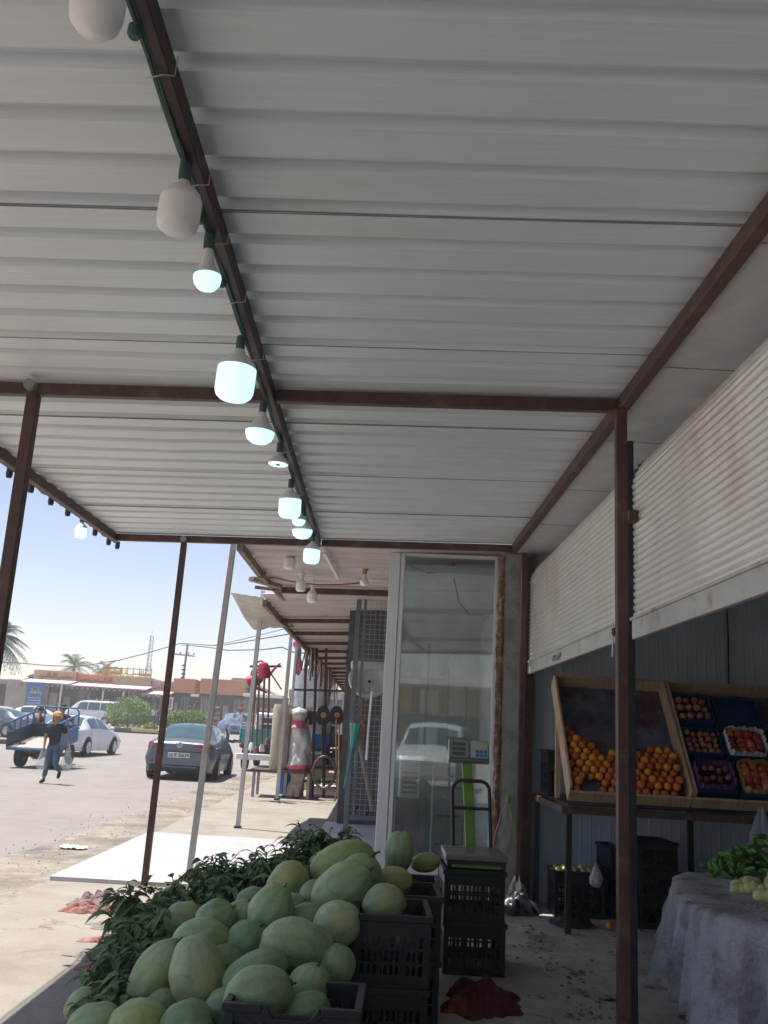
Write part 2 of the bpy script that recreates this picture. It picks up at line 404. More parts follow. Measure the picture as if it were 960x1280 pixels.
def beamy(x, w=.06, h=.08, y0=CY0, y1=CY1, dz=0):
    return MB().box(x - w / 2, x + w / 2, y0, y1, zb(x) + dz, zb(x) + h + dz)
beamy(-.722, .040, .08, dz=-.002).build('beam', mat('dark_brown_paint', (.055, .036, .036), .5, 0, .3, 7, bump=.2), canopy, bevel=.004)
beamy(CX0 + .03, .06, .08, dz=-.003).build('beam', BROWN, canopy, bevel=.004)
beamy(1.31, .06, .08, dz=-.004).build('beam', BROWN, canopy, bevel=.004)
for yy, hh in ((-2.55, .07), (.6, .07), (5.06, .072), (9.39, .07)):
    for a, b in ((CX0 + .062, -.749), (-.695, 1.278)):
        beamx(a, b, yy, .055, hh, .003).build('crossbeam', BROWN, canopy, bevel=.004)
def canopy_post(x, y, w=.09, m=BROWN, x_top=None):
    zt = zb(x)
    xt = x if x_top is None else x_top
    p = MB().bar((x, y, -.02), (xt, y, zt - .001), w, w, up=V((0, 1, 0))).build('post', m, canopy, bevel=.005)
    MB().box(x - w * .9, x + w * .9, y - w * .9, y + w * .9, .0, .018).build('base_plate', DARKST, p)
    return p
canopy_post(-2.09, 5.03, .066); canopy_post(-2.155, 9.39, .058, x_top=-2.12); canopy_post(1.29, 5.0, .060)
canopy_post(-2.09, .6); canopy_post(1.28, .6)
canopy_post(1.42, 9.42, .05)
for (x, y) in ((-2.115, 9.33), (-2.09, 4.955),):       # round conduit boxes at the joints
    MB().lathe([(.001, -.02), (.032, -.02), (.032, .02), (.001, .02)], (x, y, zb(x) + .03), 16, Matrix.Rotation(PI / 2, 3, 'X')).build('joint_cap', GREYST, canopy)
# soffit strip between the canopy and the shop wall
MB().box(1.345, 2.3, -2.6, 9.94, 3.50, 3.53).build('soffit_sheet', SOFFIT, canopy)
for yy in (8.2, 6.95, 5.7, 4.45, 3.2, 1.9):
    MB().box(1.345, 1.9, yy, yy + .004, 3.496, 3.499).build('soffit_joint', GREYST, canopy)

# ---------------------------------------------------------------- string of bulbs
ZS = zb(-.7) - .03
cab = thing('bulb_cable', (-.71, 3.5, ZS), 'green cable with dark bulb sockets tied along the middle beam of the canopy', 'cable')
bulb_spec = [  # socket column/row, centre, width in photo px, kind, lit
    ((140, -60), 85, 'dome', 0, 'large unlit round lamp cut by the top edge, nearest on the green cable'),
    ((232, 213), 53, 'drum', 0, 'large unlit drum bulb between a round lamp and a lit cone bulb'),
    ((262, 300), 35, 'cone', 1, 'lit cone necked bulb directly behind the unlit drum bulb on the beam'),
    ((301, 428), 47, 'drum', 1, 'largest lit drum bulb, glowing just in front of the brown crossbeam'),
    ((329, 508), 35, 'bell', 1, 'lit bell shaped bulb hanging just past the brown crossbeam'),
    ((350, 559), 25, 'ring', 1, 'small flat lamp with a ring of lit dots, past the bell shaped bulb'),
    ((364, 604), 26, 'drum', 1, 'lit drum bulb past the flat ring lamp, third from the far end of the cable'),
    ((375, 633), 16, 'bell', 1, 'smallest lit bulb half hidden between two larger lit bulbs near the far end'),
    ((379, 640), 24, 'bell', 1, 'wide lit bowl bulb just before the last bulb on the cable'),
    ((392, 672), 19, 'drum', 1, 'last lit drum bulb at the far beam of the canopy'),
]
def lamp_profiles(kind):
    # (housing, diffuser) as (radius, z) in units of the bulb's diameter, z downwards from the socket
    if kind == 'drum': return ([(.13, 0), (.15, -.10), (.30, -.22), (.44, -.36), (.50, -.52)],
                               [(.50, -.522), (.505, -.75), (.50, -1.12), (.46, -1.25), (.36, -1.34), (.02, -1.38)])
    if kind == 'cone': return ([(.17, 0), (.20, -.25), (.27, -.6), (.42, -.92), (.49, -1.02)],
                               [(.49, -1.022), (.50, -1.12), (.46, -1.32), (.32, -1.5), (.02, -1.58)])
    if kind == 'bell': return ([(.15, 0), (.18, -.16), (.32, -.38), (.45, -.55), (.50, -.66)],
                               [(.50, -.662), (.49, -.78), (.42, -.95), (.26, -1.07), (.02, -1.12)])
    if kind == 'ring': return ([(.15, 0), (.18, -.12), (.38, -.3), (.5, -.5), (.50, -.56)],
                               [(.47, -.545), (.46, -.57), (.3, -.58), (.02, -.58)])
    return ([(.14, 0), (.18, -.14), (.40, -.3), (.50, -.48)],
            [(.50, -.482), (.5, -.8), (.46, -1.0), (.34, -1.15), (.02, -1.22)])
BULBS = []
RINGM = mat('ring_lamp_lens', (.75, .95, 1.0), .3, 0, 0, 5, emit=.5)
def bulb(p, dia, kind, lit, label, group, h=HOUSE):
    t = thing('light_bulb', p, label, 'light bulb', group, rz=random.uniform(0, 6))
    a, b = lamp_profiles(kind)
    MB().lathe([(r * dia, z * dia) for r, z in a], n=24).build('housing', h, t, world=False, smooth=40)
    d = MB().lathe([(r * dia, z * dia) for r, z in b], n=24).build('diffuser', (BULBON if lit else BULBOFF), t, world=False, smooth=40)
    if kind == 'ring':
        for k in range(8):
            q = V((math.cos(k * PI / 4) * .33 * dia, math.sin(k * PI / 4) * .33 * dia, -.585 * dia))
            MB().ball(q, .05 * dia, n=8, m=5).build('lamp_dot', RINGM, d, world=False)
        MB().lathe([(.12 * dia, -.581 * dia), (.12 * dia, -.60 * dia), (.01, -.60 * dia)], n=12).build('lens_hub', DARKST, d, world=False)
    return t
cpts = []
for (sp, wpx, kind, lit, lab) in bulb_spec:
    p = at(*sp, z=ZS); p.x = min(p.x, -.735); dia = wpx * p.y * 1.10 / FPX
    if kind == 'dome': dia = .128; p = at(125, 8, z=ZS - .12); p.z = ZS
    so_ = MB().lathe([(.001, .03), (.020, .03), (.022, .0), (.022, -.03), (.018, -.045), (.001, -.045)], p, 14).build('socket', GREENW, cab)
    b_ = bulb(p + V((0, 0, -.04)), dia, kind, lit, lab, 'bulbs on the green cable'); b_.rotation_euler.x = random.uniform(-.05, .05); b_.rotation_euler.y = random.uniform(-.08, .02)
    cpts.append(p)
for p0 in ((-.757, 2.12), (-.757, 3.05), (-.757, 3.55), (-.757, 6.1), (-.757, 7.4), (-.757, 8.9)):
    MB().lathe([(.001, .03), (.018, .03), (.020, .005), (.014, -.006), (.001, -.006)], (p0[0], p0[1], ZS), 12).build('socket', GREENW, cab)
path = []; yy = -2.4; k = 0
while yy < 9.4:
    path.append(V((-.751 + .003 * math.sin(k * 1.9), yy, ZS + .026 + .004 * math.sin(k * 2.7)))); yy += .22; k += 1
MB().tube(path, .008, 6).build('wire', GREENW, cab)
MB().tube([p + V((.009, 0, .006 * math.sin(i * 1.3))) for i, p in enumerate(path)], .006, 6).build('wire', GREENW, cab)
TIE = mat('tie_string', (.55, .52, .47), .8)
for yy in (1.93, 2.3, 2.85, 3.25, 3.75, 4.4, 6.0, 7.2):
    z0 = zb(-.655)
    MB().tube([(-.77, yy, ZS + .01), (-.722, yy - .01, z0 - .014), (-.692, yy + .01, z0 + .0), (-.692, yy + .02, z0 + .075)], .0022, 5).build('tie', TIE, cab)
# edge string on the street side
ZE = zb(-2.85) - .02
cab2 = thing('bulb_cable', (-2.88, 6, ZE), 'dark cable with empty sockets along the street edge of the canopy', 'cable')
epts = []
for px, py in ((12, 590), (39, 609), (64, 625), (85, 639), (119, 664), (136, 676), (147, 681)):
    p = at(px, py, x=-2.92)
    MB().lathe([(.001, .035), (.024, .035), (.026, -.02), (.02, -.045), (.001, -.045)], p, 12).build('socket', DARKST, cab2); epts.append(p)
p = at(103, 651, x=-2.92); MB().lathe([(.001, .04), (.024, .04), (.026, -.01), (.001, -.02)], p, 12).build('socket', DARKST, cab2); epts.insert(4, p)
bulb(p + V((0, 0, -.015)), .11, 'drum', 1, 'single lit bulb under the street edge of the canopy against the sky', 'bulb on the edge cable')
ep = [V((-2.905, -2, epts[0].z))] + [q + V((.01, 0, .03)) for q in epts]
ep2 = []
for a, b in zip(ep, ep[1:]): ep2 += [a, (a + b) / 2 + V((0, 0, -.025))]
MB().tube(ep2 + [ep[-1]], .007, 6).build('wire', DARKST, cab2)
# ---------------------------------------------------------------- the shop: walls, pillar, shutters
BACKW = mat('shop_back_wall', (.40, .42, .45), .8, 0, .2, 2)
shop = thing('fruit_shop', (3.2, 5.5, 0), 'open shop room with blue grey panel walls behind the roller shutters', 'shop')
def ribbed(x0, x1, y, z0, z1):
    pts = []; x = x0
    while x < x1: pts += [(x, 0), (x + .075, 0), (x + .08, .0025), (x + .095, .0025), (x + .1, 0)]; x += .1
    n = len(pts)
    return MB().grid(lambda u, v: V((pts[min(n - 1, int(round(u * (n - 1))))][0], y - pts[min(n - 1, int(round(u * (n - 1))))][1], z0 + (z1 - z0) * v)), n - 1, 2)
ribbed(1.6, 6.0, 9.74, 0.0, 3.55).build('wall', PANEL, shop, smooth=20)
MB().box(1.55, 6.05, 9.76, 9.9, 0, 3.6).build('wall', PANEL, shop)
MB().box(6.0, 6.15, -4.2, 9.9, 0, 3.6).build('wall', BACKW, shop)
MB().box(1.55, 6.0, -4.2, -4.0, 0, 3.6).build('wall', BACKW, shop)
MB().box(1.62, 6.2, -4.2, 9.9, 3.6, 3.75).build('ceiling', SOFFIT, shop)
MB().box(1.78, 1.86, -4.0, 9.7, 3.38, 3.595).build('lintel', BACKW, shop)
MB().box(1.235, 1.535, 9.62, 9.94, 0, 3.49).build('pillar', PILLAR, shop, bevel=.008)
for a, b in ((3.62, 9.69), (2.55, 9.70), (4.4, 9.71)):            # cables on the panel wall
    MB().tube([(a, 9.715, 3.5), (a + .01, 9.72, 2.7), (a - .01, 9.715, 2.0), (a, 9.72, 1.3)], .008, 6).build('wall_cable', DARKST, shop)
def edge(u, v):
    z = 3.46 * v; k = .018 * noise.noise(V((z * 5, 2, u * 3))) + .012 * noise.noise(V((z * 16, 5, u * 6)))
    a = u * PI
    return V((1.212 + .035 * math.cos(a) + k, 9.62 - .03 * math.sin(a) + k, z))
MB().grid(edge, 8, 160).build('rusty_edge', RUST, shop, smooth=60)
# guide rails
for y0, h in ((9.50, 3.45), (5.53, 3.45)):
    MB().box(1.462, 1.508 if y0 < 6 else 1.545, y0, y0 + .06, .016, h).build('guide_rail', DARKST if y0 < 6 else BROWN, shop, bevel=.004)
def shutter(name, y0, y1, label, zbot):
    t = thing(name, (1.5, (y0 + y1) / 2, zbot), label, 'roller shutter', 'roller shutters of the fruit shop')
    # vertical profile: bottom bar, half round slats, then over the drum
    pr = []; z = zbot + .13; pitch = .042
    n = int((3.16 - z) / pitch)
    for i in range(n):
        for k in range(6):
            a = k / 6 * PI
            pr.append((1.5 - .0085 * math.sin(a) + .002, z + i * pitch + pitch * .92 * k / 6))
        pr.append((1.506, z + i * pitch + pitch * .95))
    zt = z + n * pitch; Rr = .24; arc = 0
    m = int(Rr * 1.5 / pitch)
    for i in range(m):
        for k in range(6):
            th = (i + .92 * k / 6) * pitch / Rr; b = .011 * math.sin(k / 6 * PI)
            pr.append((1.5 + Rr - (Rr + b) * math.cos(th), zt + (Rr + b) * math.sin(th)))
    N = len(pr)
    def fn(u, v):
        x, zz = pr[min(N - 1, int(round(v * (N - 1))))]; yv = y0 + (y1 - y0) * u
        d = .005 * noise.noise(V((yv * 1.1, zz * 2.0, y0)))
        return V((x + d, yv, zz + .003 * noise.noise(V((yv * .8, zz, 3)))))
    MB().grid(fn, 40, N - 1).build('slat_curtain', SHUT, t, smooth=50)
    bb = MB()
    bb.box(1.482, 1.515, y0 + .01, y1 - .01, zbot, zbot + .125)
    bo = bb.build('bottom_bar', BOTBAR, t, bevel=.004)
    MB().box(1.470, 1.481, y0 + .01, y1 - .01, zbot + .112, zbot + .128).build('bar_lip', BOTBAR, bo)
    return t
s1 = shutter('roller_shutter', 5.62, 9.49, 'far roller shutter, half raised, dusty zinc slats with beige stains beside the pillar', 2.22)
s2 = shutter('roller_shutter', 1.2, 5.52, 'near roller shutter, half raised, shiny zinc slats on the side of the camera', 2.20)
lk = at(697, 820, x=1.478)
MB().tube([lk + V((0, -.12, .01)), lk + V((-.03, -.06, -.025)), lk + V((-.03, .06, -.025)), lk + V((0, .12, .01))], .012, 8).build('lock_handle', GREYST, s1)
lk = at(768, 790, x=1.478)
MB().lathe([(.028, -.012), (.028, .012), (.016, .012), (.016, -.012)], lk, 14, Matrix.Rotation(PI / 2, 3, 'Y')).build('lock_ring', DARKST, s1)
MB().tube([lk + V((-.01, 0, -.02)), lk + V((-.012, .004, -.16))], .006, 6).build('padlock', ALU, s1)
MB().box(1.44, 1.50, 5.40, 5.47, 2.90, 2.97).build('bracket', BROWN, s2, bevel=.004)

# ---------------------------------------------------------------- fruit stand
TILT = math.atan2(.98, .80)
FB = V((1.60, 7.98, 1.115))                           # lower left front corner of the sloping bins
ES = V((0, math.cos(TILT), math.sin(TILT))); EN = V((0, -math.sin(TILT), math.cos(TILT)))
def slope(x, s, n): return FB + V((x, 0, 0)) + ES * s + EN * n
def SM(x=0, s=0, n=0, rz=0, rx=0):
    M = Matrix.Identity(4)
    o = slope(x, s, n)
    for i, a in enumerate((V((1, 0, 0)), ES, EN)):
        for j in range(3): M[j][i] = a[j]
    for j in range(3): M[j][3] = o[j]
    return M @ Matrix.Rotation(rz, 4, 'Z') @ Matrix.Rotation(rx, 4, 'X')
stand = thing('fruit_stand_table', (2.7, 8.7, 0), 'dark angle iron table frame carrying the sloping fruit bins', 'table')
for y in (8.02, 9.5):
    MB().box(1.56, 4.6, y - .02, y + .02, 1.0, 1.06).build('rail', BROWN, stand, bevel=.003)
for x in (1.58, 3.1, 4.58):
    MB().box(x - .02, x + .02, 8.04, 9.48, 1.003, 1.057).build('side_rail', BROWN, stand, bevel=.003)
for (x, y) in ((1.68, 8.32), (1.60, 9.46), (3.1, 9.46), (4.58, 8.3), (4.58, 9.46), (3.3, 8.32)):
    MB().box(x - .025, x + .025, y - .025, y + .025, .016, 1.0).build('leg', DARKST, stand, bevel=.003)
MB().box(1.62, 4.56, 8.06, 9.46, 1.062, 1.075).build('top_board', DARKST, stand)
SHEETP = two_tone('plastic_liner', (.085, .09, .13), (.15, .155, .21), (.10, .055, .075), 6, 4, rough=.25, bump=.6, th=(.45, .6), bscale=9)
def bin_(x0, x1, label, back=.12):
    L = 1.26; o = slope((x0 + x1) / 2, 0, 0)
    t = thing('wooden_fruit_bin', o, label, 'fruit bin', 'sloping wooden fruit bins')
    M = SM()
    h = .15
    MB().box(x0, x1, .0, .022, -.02, h - .05, M).build('front_board', WOOD, t, bevel=.003)
    MB().box(x0, x1, L - .022, L, -.02, h - .01, M).build('back_board', WOOD, t, bevel=.003)
    MB().box(x0, x0 + .022, .023, L - .023, -.02, h + .012, M).build('side_board', WOOD, t, bevel=.003)
    MB().box(x1 - .022, x1, .023, L - .023, -.02, h + .012, M).build('side_board', WOOD, t, bevel=.003)
    MB().box(x0 + .022, x1 - .022, .023, L - .023, -.018, -.006, M).build('base', WOOD, t)
    def fn(u, v):
        x = x0 + .025 + (x1 - x0 - .05) * u; s = .03 + (L - .06) * v
        return M @ V((x, s, .012 + .014 * noise.noise(V((x * 9, s * 7, x0))) + .006 * noise.noise(V((x * 30, s * 12, x0)))))
    MB().grid(fn, 30, 36).build('plastic_liner', SHEETP, t, smooth=70)
    return t
bin_(0, 1.02, 'left wooden fruit bin, sloping, heaped with oranges over a crinkled plastic liner')
bin_(1.03, 2.35, 'right wooden fruit bin, sloping, holding blue trays of tomatoes and apples')
# back props that hold the slope up
for x in (.06, .96, 1.1, 2.28):
    a = slope(x, 1.18, -.025); MB().bar((a.x, a.y + .0, 1.076), (a.x, a.y, a.z), .04, .04).build('prop', WOOD, stand)

ORG = mat('orange_skin', (.60, .19, .025), .42, 0, .15, 14, bump=.25, bscale=140, rnd=.22, hue=.024, spec=.4)
TOM = mat('tomato_skin', (.46, .10, .045), .3, 0, .2, 7, rnd=.3, hue=.025, spec=.5)
APP = mat('apple_skin', (.26, .06, .045), .35, 0, .4, 6, c2=(.36, .15, .08), rnd=.25, hue=.02)
YAP = mat('yellow_apple_skin', (.50, .50, .16), .4, 0, .2, 8, rnd=.2, hue=.03)
BLUEP = mat('blue_tray_plastic', (.010, .038, .11), .4, 0, .2, 8)
PURPLE = mat('purple_liner', (.15, .045, .19), .6, 0, .2, 12)
LACE = mat('white_lace_paper', (.62, .62, .62), .8, 0, .05, 8)
YELP = mat('yellow_netting', (.42, .36, .10), .6)
STEM = mat('fruit_stem', (.07, .10, .03), .7)
def fruit_mesh(name, m, r, flat=1, n=16):
    prof = [(.001, -.86), (.25, -.95), (.55, -.82), (.86, -.45), (1, 0), (.90, .42), (.62, .78), (.28, .95), (.10, .93), (.001, .86)]
    mb = MB().lathe([(a * r, b * r * flat) for a, b in prof], n=n)
    return mb
def fruit(name, m, r, pos, label, group, cat, flat=1):
    o = fruit_mesh(name, m, r, flat).build(name, m, None, smooth=80, world=False)
    o.location = V(pos); o.rotation_euler = [random.uniform(-1.2, 1.2) for _ in range(3)]
    return tag(o, label, cat, group)
def scatter(src, pos):
    c = src.copy(); COL.objects.link(c); c.location = V(pos); c.rotation_euler = [random.uniform(-1.4, 1.4) for _ in range(3)]
    s = random.uniform(.9, 1.08); c.scale = (s, s, s)
    return c
r = .036
spots = []
for layer in range(2):
    row = 0; s = .03 + r + layer * .03
    while s < .86:
        x = .03 + r + (row % 2) * r + layer * .02
        while x < .985 - r:
            f = x / 1.0
            top = .80 - .62 * min(f, .42) / .42 * .72 if f < .42 else .45 + .13 * max(0, (f - .5) / .5)
            top += .05 * noise.noise(V((x * 9, layer, 2))) - layer * .12
            hole = (x < .22 and .13 < s < .2 and layer == 1) or (.10 < x < .26 and .06 < s < .16)
            if s < top and not hole and random.random() > (.02 if layer == 0 else .12):
                spots.append((x + random.uniform(-.006, .006), s + random.uniform(-.006, .006), .03 + r + layer * .056))
            x += 2 * r + .002
        s += 1.74 * r; row += 1
o0 = None
for sp in spots:
    p = slope(*sp)
    if o0 is None:
        o0 = fruit('orange', ORG, r, p, 'orange heaped in the left wooden fruit bin', 'oranges in the left wooden bin', 'orange', .96)
        st = MB().lathe([(.001, .0), (.006, .0), (.005, .004), (.001, .005)], n=8).build('navel', STEM, o0, world=False); st.location = (0, 0, r * .82)

    else: scatter(o0, p)
# blue trays
def tray(x, s, w, l, label, liner, fm, fr, nx, ny, flab, fgroup, fcat, name, tilt=.0, skip=()):
    M = SM(x, s, .05, 0, tilt)
    t = thing('blue_produce_tray', slope(x + w / 2, s, .05), label, 'tray', 'blue trays in the right wooden bin')
    h = .10
    for b in ((0, w, 0, .012), (0, w, l - .012, l), (0, .012, .0125, l - .0125), (w - .012, w, .0125, l - .0125)):
        MB().box(b[0], b[1], b[2], b[3], 0, h, M).build('side', BLUEP, t, bevel=.003)
    MB().box(.0125, w - .0125, .0125, l - .0125, 0, .01, M).build('base', BLUEP, t)
    if liner:
        def fn(u, v):
            a = u * 2 * PI; cx_, cy_ = w / 2 + (w / 2 - .015) * max(-1, min(1, 1.3 * math.cos(a))), l / 2 + (l / 2 - .015) * max(-1, min(1, 1.3 * math.sin(a)))
            k = .006 * math.sin(u * 2 * PI * 26) * v
            return M @ V((cx_ + k, cy_ + k, .02 + (h + .035) * v + .010 * math.sin(u * 2 * PI * 13) * v))
        MB().grid(fn, 104, 3, True).build('liner', liner, t, smooth=60)
    src = None; out = []
    for i in range(nx):
        for j in range(ny):
            if (i, j) in skip: continue
            p = M @ V((.02 + fr + (w - .04 - 2 * fr) * (i / max(1, nx - 1)) + random.uniform(-.006, .006), .02 + fr + (l - .04 - 2 * fr) * (j / max(1, ny - 1)) + random.uniform(-.006, .006), .012 + fr + random.uniform(.02, .05)))
            if src is None: src = fruit(name, fm, fr, p, flab, fgroup, fcat, .9)
            else: scatter(src, p)
    return t
x0 = 1.08
tray(x0 - .02, .80, .33, .30, 'dark blue tray of red apples at the top left of the right bin', None, APP, .036, 4, 3, 'red apple in the top left tray of the right bin', 'apples in the top left blue tray', 'apple', 'apple')
tray(x0 - .02, .44, .33, .27, 'blue tray of small blushed apples in the middle left of the right bin', None, APP, .028, 5, 4, 'small blushed apple in the middle left blue tray', 'apples in the middle left blue tray', 'apple', 'apple')
tray(x0 - .02, .06, .34, .28, 'blue tray with a purple liner at the bottom left of the right bin', PURPLE, APP, .028, 5, 3, 'small dark apple in the purple lined tray', 'apples in the purple lined tray', 'apple', 'apple')
tray(x0 + .33, .42, .36, .30, 'blue tray with a white lace liner heaped with tomatoes', LACE, TOM, .043, 4, 4, 'tomato in the white lace lined tray', 'tomatoes in the lace lined tray', 'tomato', 'tomato')
tray(x0 + .71, .42, .36, .30, 'blue tray of tomatoes beside the lace lined one, at the right edge', None, TOM, .043, 4, 4, 'tomato in the unlined tray at the right edge', 'tomatoes in the right edge tray', 'tomato', 'tomato')
tray(x0 + .35, .04, .44, .33, 'large blue tray with yellow netting heaped with big tomatoes, low in the right bin', YELP, TOM, .048, 5, 4, 'big tomato in the bottom tray with yellow netting', 'big tomatoes in the bottom tray', 'tomato', 'tomato')
tray(x0 + .82, .05, .30, .30, 'narrow blue tray of dark apples in the bottom right corner of the right bin', PURPLE, APP, .032, 3, 3, 'dark apple in the narrow corner tray', 'apples in the corner tray', 'apple', 'apple')
tray(x0 + .34, .80, .40, .28, 'empty blue tray at the top of the right bin', None, APP, .03, 0, 0, '', '', '', 'apple')

# ---------------------------------------------------------------- crates
def crate_mb(w, d, h, notch=False):
    m = MB(); t = .012
    m.box(0, w, 0, d, 0, .015)
    for (x, y) in ((0, 0), (w - .035, 0), (0, d - .035), (w - .035, d - .035)): m.box(x, x + .035, y, y + .035, .016, h - .033)
    def wall(n0, ln, f):
        # lattice: bands at bottom, middle and top, ribs between
        bands = ((.016, .055), (h * .30, h * .34), (h * .50, h * .54), (h * .70, h - .033))
        for a, b in bands: f(.036, ln - .036, a, b)
        nr = int(ln / .034)
        for i in range(1, nr):
            c = .036 + (ln - .072) * i / nr
            for (a, b), (a2, b2) in zip(bands, bands[1:]): f(c - .006, c + .006, b + .0005, a2 - .0005)
        f(ln * .32, ln * .36, .056, h * .69); f(ln * .64, ln * .68, .056, h * .69)
    wall(0, w, lambda a, b, z0, z1: m.box(a, b, .004, .004 + t, z0, z1))
    wall(0, w, lambda a, b, z0, z1: m.box(a, b, d - .004 - t, d - .004, z0, z1))
    wall(0, d, lambda a, b, z0, z1: m.box(.004, .004 + t, a, b, z0, z1))
    wall(0, d, lambda a, b, z0, z1: m.box(w - .004 - t, w - .004, a, b, z0, z1))
    return m
def rim_mb(w, d, h, notch=False):
    m = MB(); o = .012
    if notch:
        m.box(-o, w * .28, -o, .02, h - .032, h); m.box(w * .72, w + o, -o, .02, h - .032, h)
        m.bar((w * .28, .004, h - .016), (w * .36, .004, h - .062), .030, .03); m.bar((w * .72, .004, h - .016), (w * .64, .004, h - .062), .030, .03)
        m.box(w * .36, w * .64, -o, .02, h - .078, h - .046)
    else: m.box(-o, w + o, -o, .02, h - .032, h)
    m.box(-o, w + o, d - .02, d + o, h - .032, h)
    m.box(-o, .02, .0205, d - .0205, h - .032, h); m.box(w - .02, w + o, .0205, d - .0205, h - .032, h)
    return m
def crate(x, y, z, w, d, h, label, rz=0, notch=False, group='black plastic crates', m=BLACKP, cat='crate'):
    t = thing('plastic_crate', (x, y, z), label, cat, group, rz=rz)
    crate_mb(w, d, h, notch).build('basket', m, t, world=False)
    rim_mb(w, d, h, notch).build('rim', m, t, world=False, bevel=.004)
    return t
CR = [
    (-.07, 5.00, .014, .385, .50, .335, 'lower black crate under the two melons, its stack at the right of the pile', 0),
    (-.065, 5.01, .350, .385, .50, .335, 'upper black crate with two melons showing over its rim, right of the pile', .01),
    (.03, 5.60, .014, .385, .50, .335, 'lower crate of the second stack behind the front one, right of the pile', .03),
    (.03, 5.61, .350, .385, .50, .335, 'upper crate of the second stack, with the pink patched melon in it', .02),
    (.03, 6.25, .014, .42, .52, .30, 'lower crate of the third stack, below the upright melon', 0),
    (.03, 6.26, .315, .42, .52, .32, 'upper crate of the third stack, carrying the upright melon', -.02),
    (.52, 6.75, .014, .42, .55, .335, 'lower crate of the stack that carries the scale', 0),
    (.51, 6.74, .350, .42, .55, .335, 'upper crate directly beneath the weighing scale', .02),
]
for c in CR: crate(*c[:7], rz=c[7])
crate(-.545, 3.98, .30, .53, .40, .22, 'black crate with a dipped front rim, nearest the camera, holding melons', rz=-.03, notch=True)
crate(-.545, 3.99, .014, .53, .40, .28, 'lowest black crate below the dipped one, at the bottom of the frame', rz=.0)
# crates under and beside the stand
crate(1.70, 9.02, .016, .46, .36, .40, 'black crate of yellow apples on the floor below the fruit stand', rz=.0)
for k in range(3): crate(2.38 + .012 * (k % 2), 8.70, .016 + .245 * k, .36, .50, .24, ('lowest', 'middle', 'topmost')[k] + ' crate of the black stack behind the brown post', rz=.02 * k)
crate(2.24, 9.1, .016, .13, .5, .62, 'narrow black crate standing on end beside the stack under the stand', rz=.05)
crate(1.615, 8.98, 1.076, .10, .40, .42, 'tall black crate standing at the left end of the fruit stand', rz=0)
p0 = None; k = 0
for i in range(6):
    for j in range(4):
        p = V((1.76 + i * .068 + random.uniform(-.008, .008), 9.07 + j * .075, .395 + random.uniform(0, .03) + .015 * (j == 1)))
        if p0 is None: p0 = fruit('yellow_apple', YAP, .034, p, 'yellow apple in the crate below the fruit stand', 'yellow apples below the stand', 'apple', .9)
        else: scatter(p0, p)
q = at(762, 1158, z=.05)
o = fruit('orange', ORG, .037, q, 'single orange lying on the concrete floor under the stand', None, 'orange', .96)
BAGM = mat('white_plastic_bag', (.62, .63, .65), .35, 0, .1, 10, alpha=.85)
def bag(name, c, w, h, label, m, seed, cat='plastic bag', knot=True):
    def fn(u, v):
        a = u * 2 * PI; t = v
        rr = (math.sin(min(1, t * 1.5) * PI / 2) ** .5) * (1 - max(0, t - .55) / .45 * .82)
        k = 1 + .28 * noise.noise(V((math.cos(a) * 2 + seed, math.sin(a) * 2, t * 3))) + .12 * noise.noise(V((math.cos(a) * 6 + seed, math.sin(a) * 6, t * 7)))
        return V(c) + V((math.cos(a) * w * .5 * rr * k, math.sin(a) * w * .35 * rr * k, h * t ** 1.7 * (1 + .06 * math.sin(a * 3 + seed)) + .02 * noise.noise(V((a, t * 4, seed)))))
    mb = MB().grid(fn, 36, 18, True)
    o = mb.build(name, m, None, smooth=75, thick=0)
    return tag(o, label, cat)
bag('plastic_bag', (2.07, 8.98, .30), .13, .20, 'small white plastic bag hanging over the corner of the apple crate', BAGM, 2)
THINBAG = mat('thin_clear_bag', (.5, .55, .6), .2, 0, .1, 10, alpha=.42)
hb = slope(1.93, .0, .06)
bag('plastic_bag', (3.16, 7.86, .78), .20, .36, 'clear plastic bag hanging from the front board of the right bin', THINBAG, 5)

# ---------------------------------------------------------------- cloth covered table with cucumbers and squash
CLOTH = two_tone('grey_cloth', (.32, .33, .345), (.40, .41, .42), (.19, .19, .195), 4, 5, rough=.85, bump=.8, th=(.48, .66), bscale=45)
TZ = .80
OUT = [(2.02, 6.3), (1.82, 5.86), (1.71, 5.55), (1.69, 5.2), (1.70, 4.86), (1.88, 4.55), (2.3, 4.26), (2.9, 4.1), (3.5, 4.1), (3.6, 5.2), (3.5, 6.5), (2.7, 6.6)]
tb = thing('produce_table', (2.6, 5.3, 0), 'wooden market table hidden under the grey cloth', 'table')
MB().prism([(x * .94 + .16, y * .94 + .32, TZ - .035) for x, y in OUT], (0, 0, .025)).build('tabletop', WOOD, tb)
for (x, y) in ((1.95, 4.98), (3.3, 4.5), (3.3, 6.2), (2.15, 6.0)):
    MB().box(x - .025, x + .025, y - .025, y + .025, .014, TZ - .036).build('leg', GREYST, tb)
def loop(u):
    n = len(OUT); t = u * n; i = int(t) % n; f = t - int(t)
    P = [V((*OUT[(i + k) % n], 0)) for k in (-1, 0, 1, 2)]
    return .5 * ((2 * P[1]) + (-P[0] + P[2]) * f + (2 * P[0] - 5 * P[1] + 4 * P[2] - P[3]) * f * f + (-P[0] + 3 * P[1] - 3 * P[2] + P[3]) * f ** 3)
CC = V((2.65, 5.35, 0))
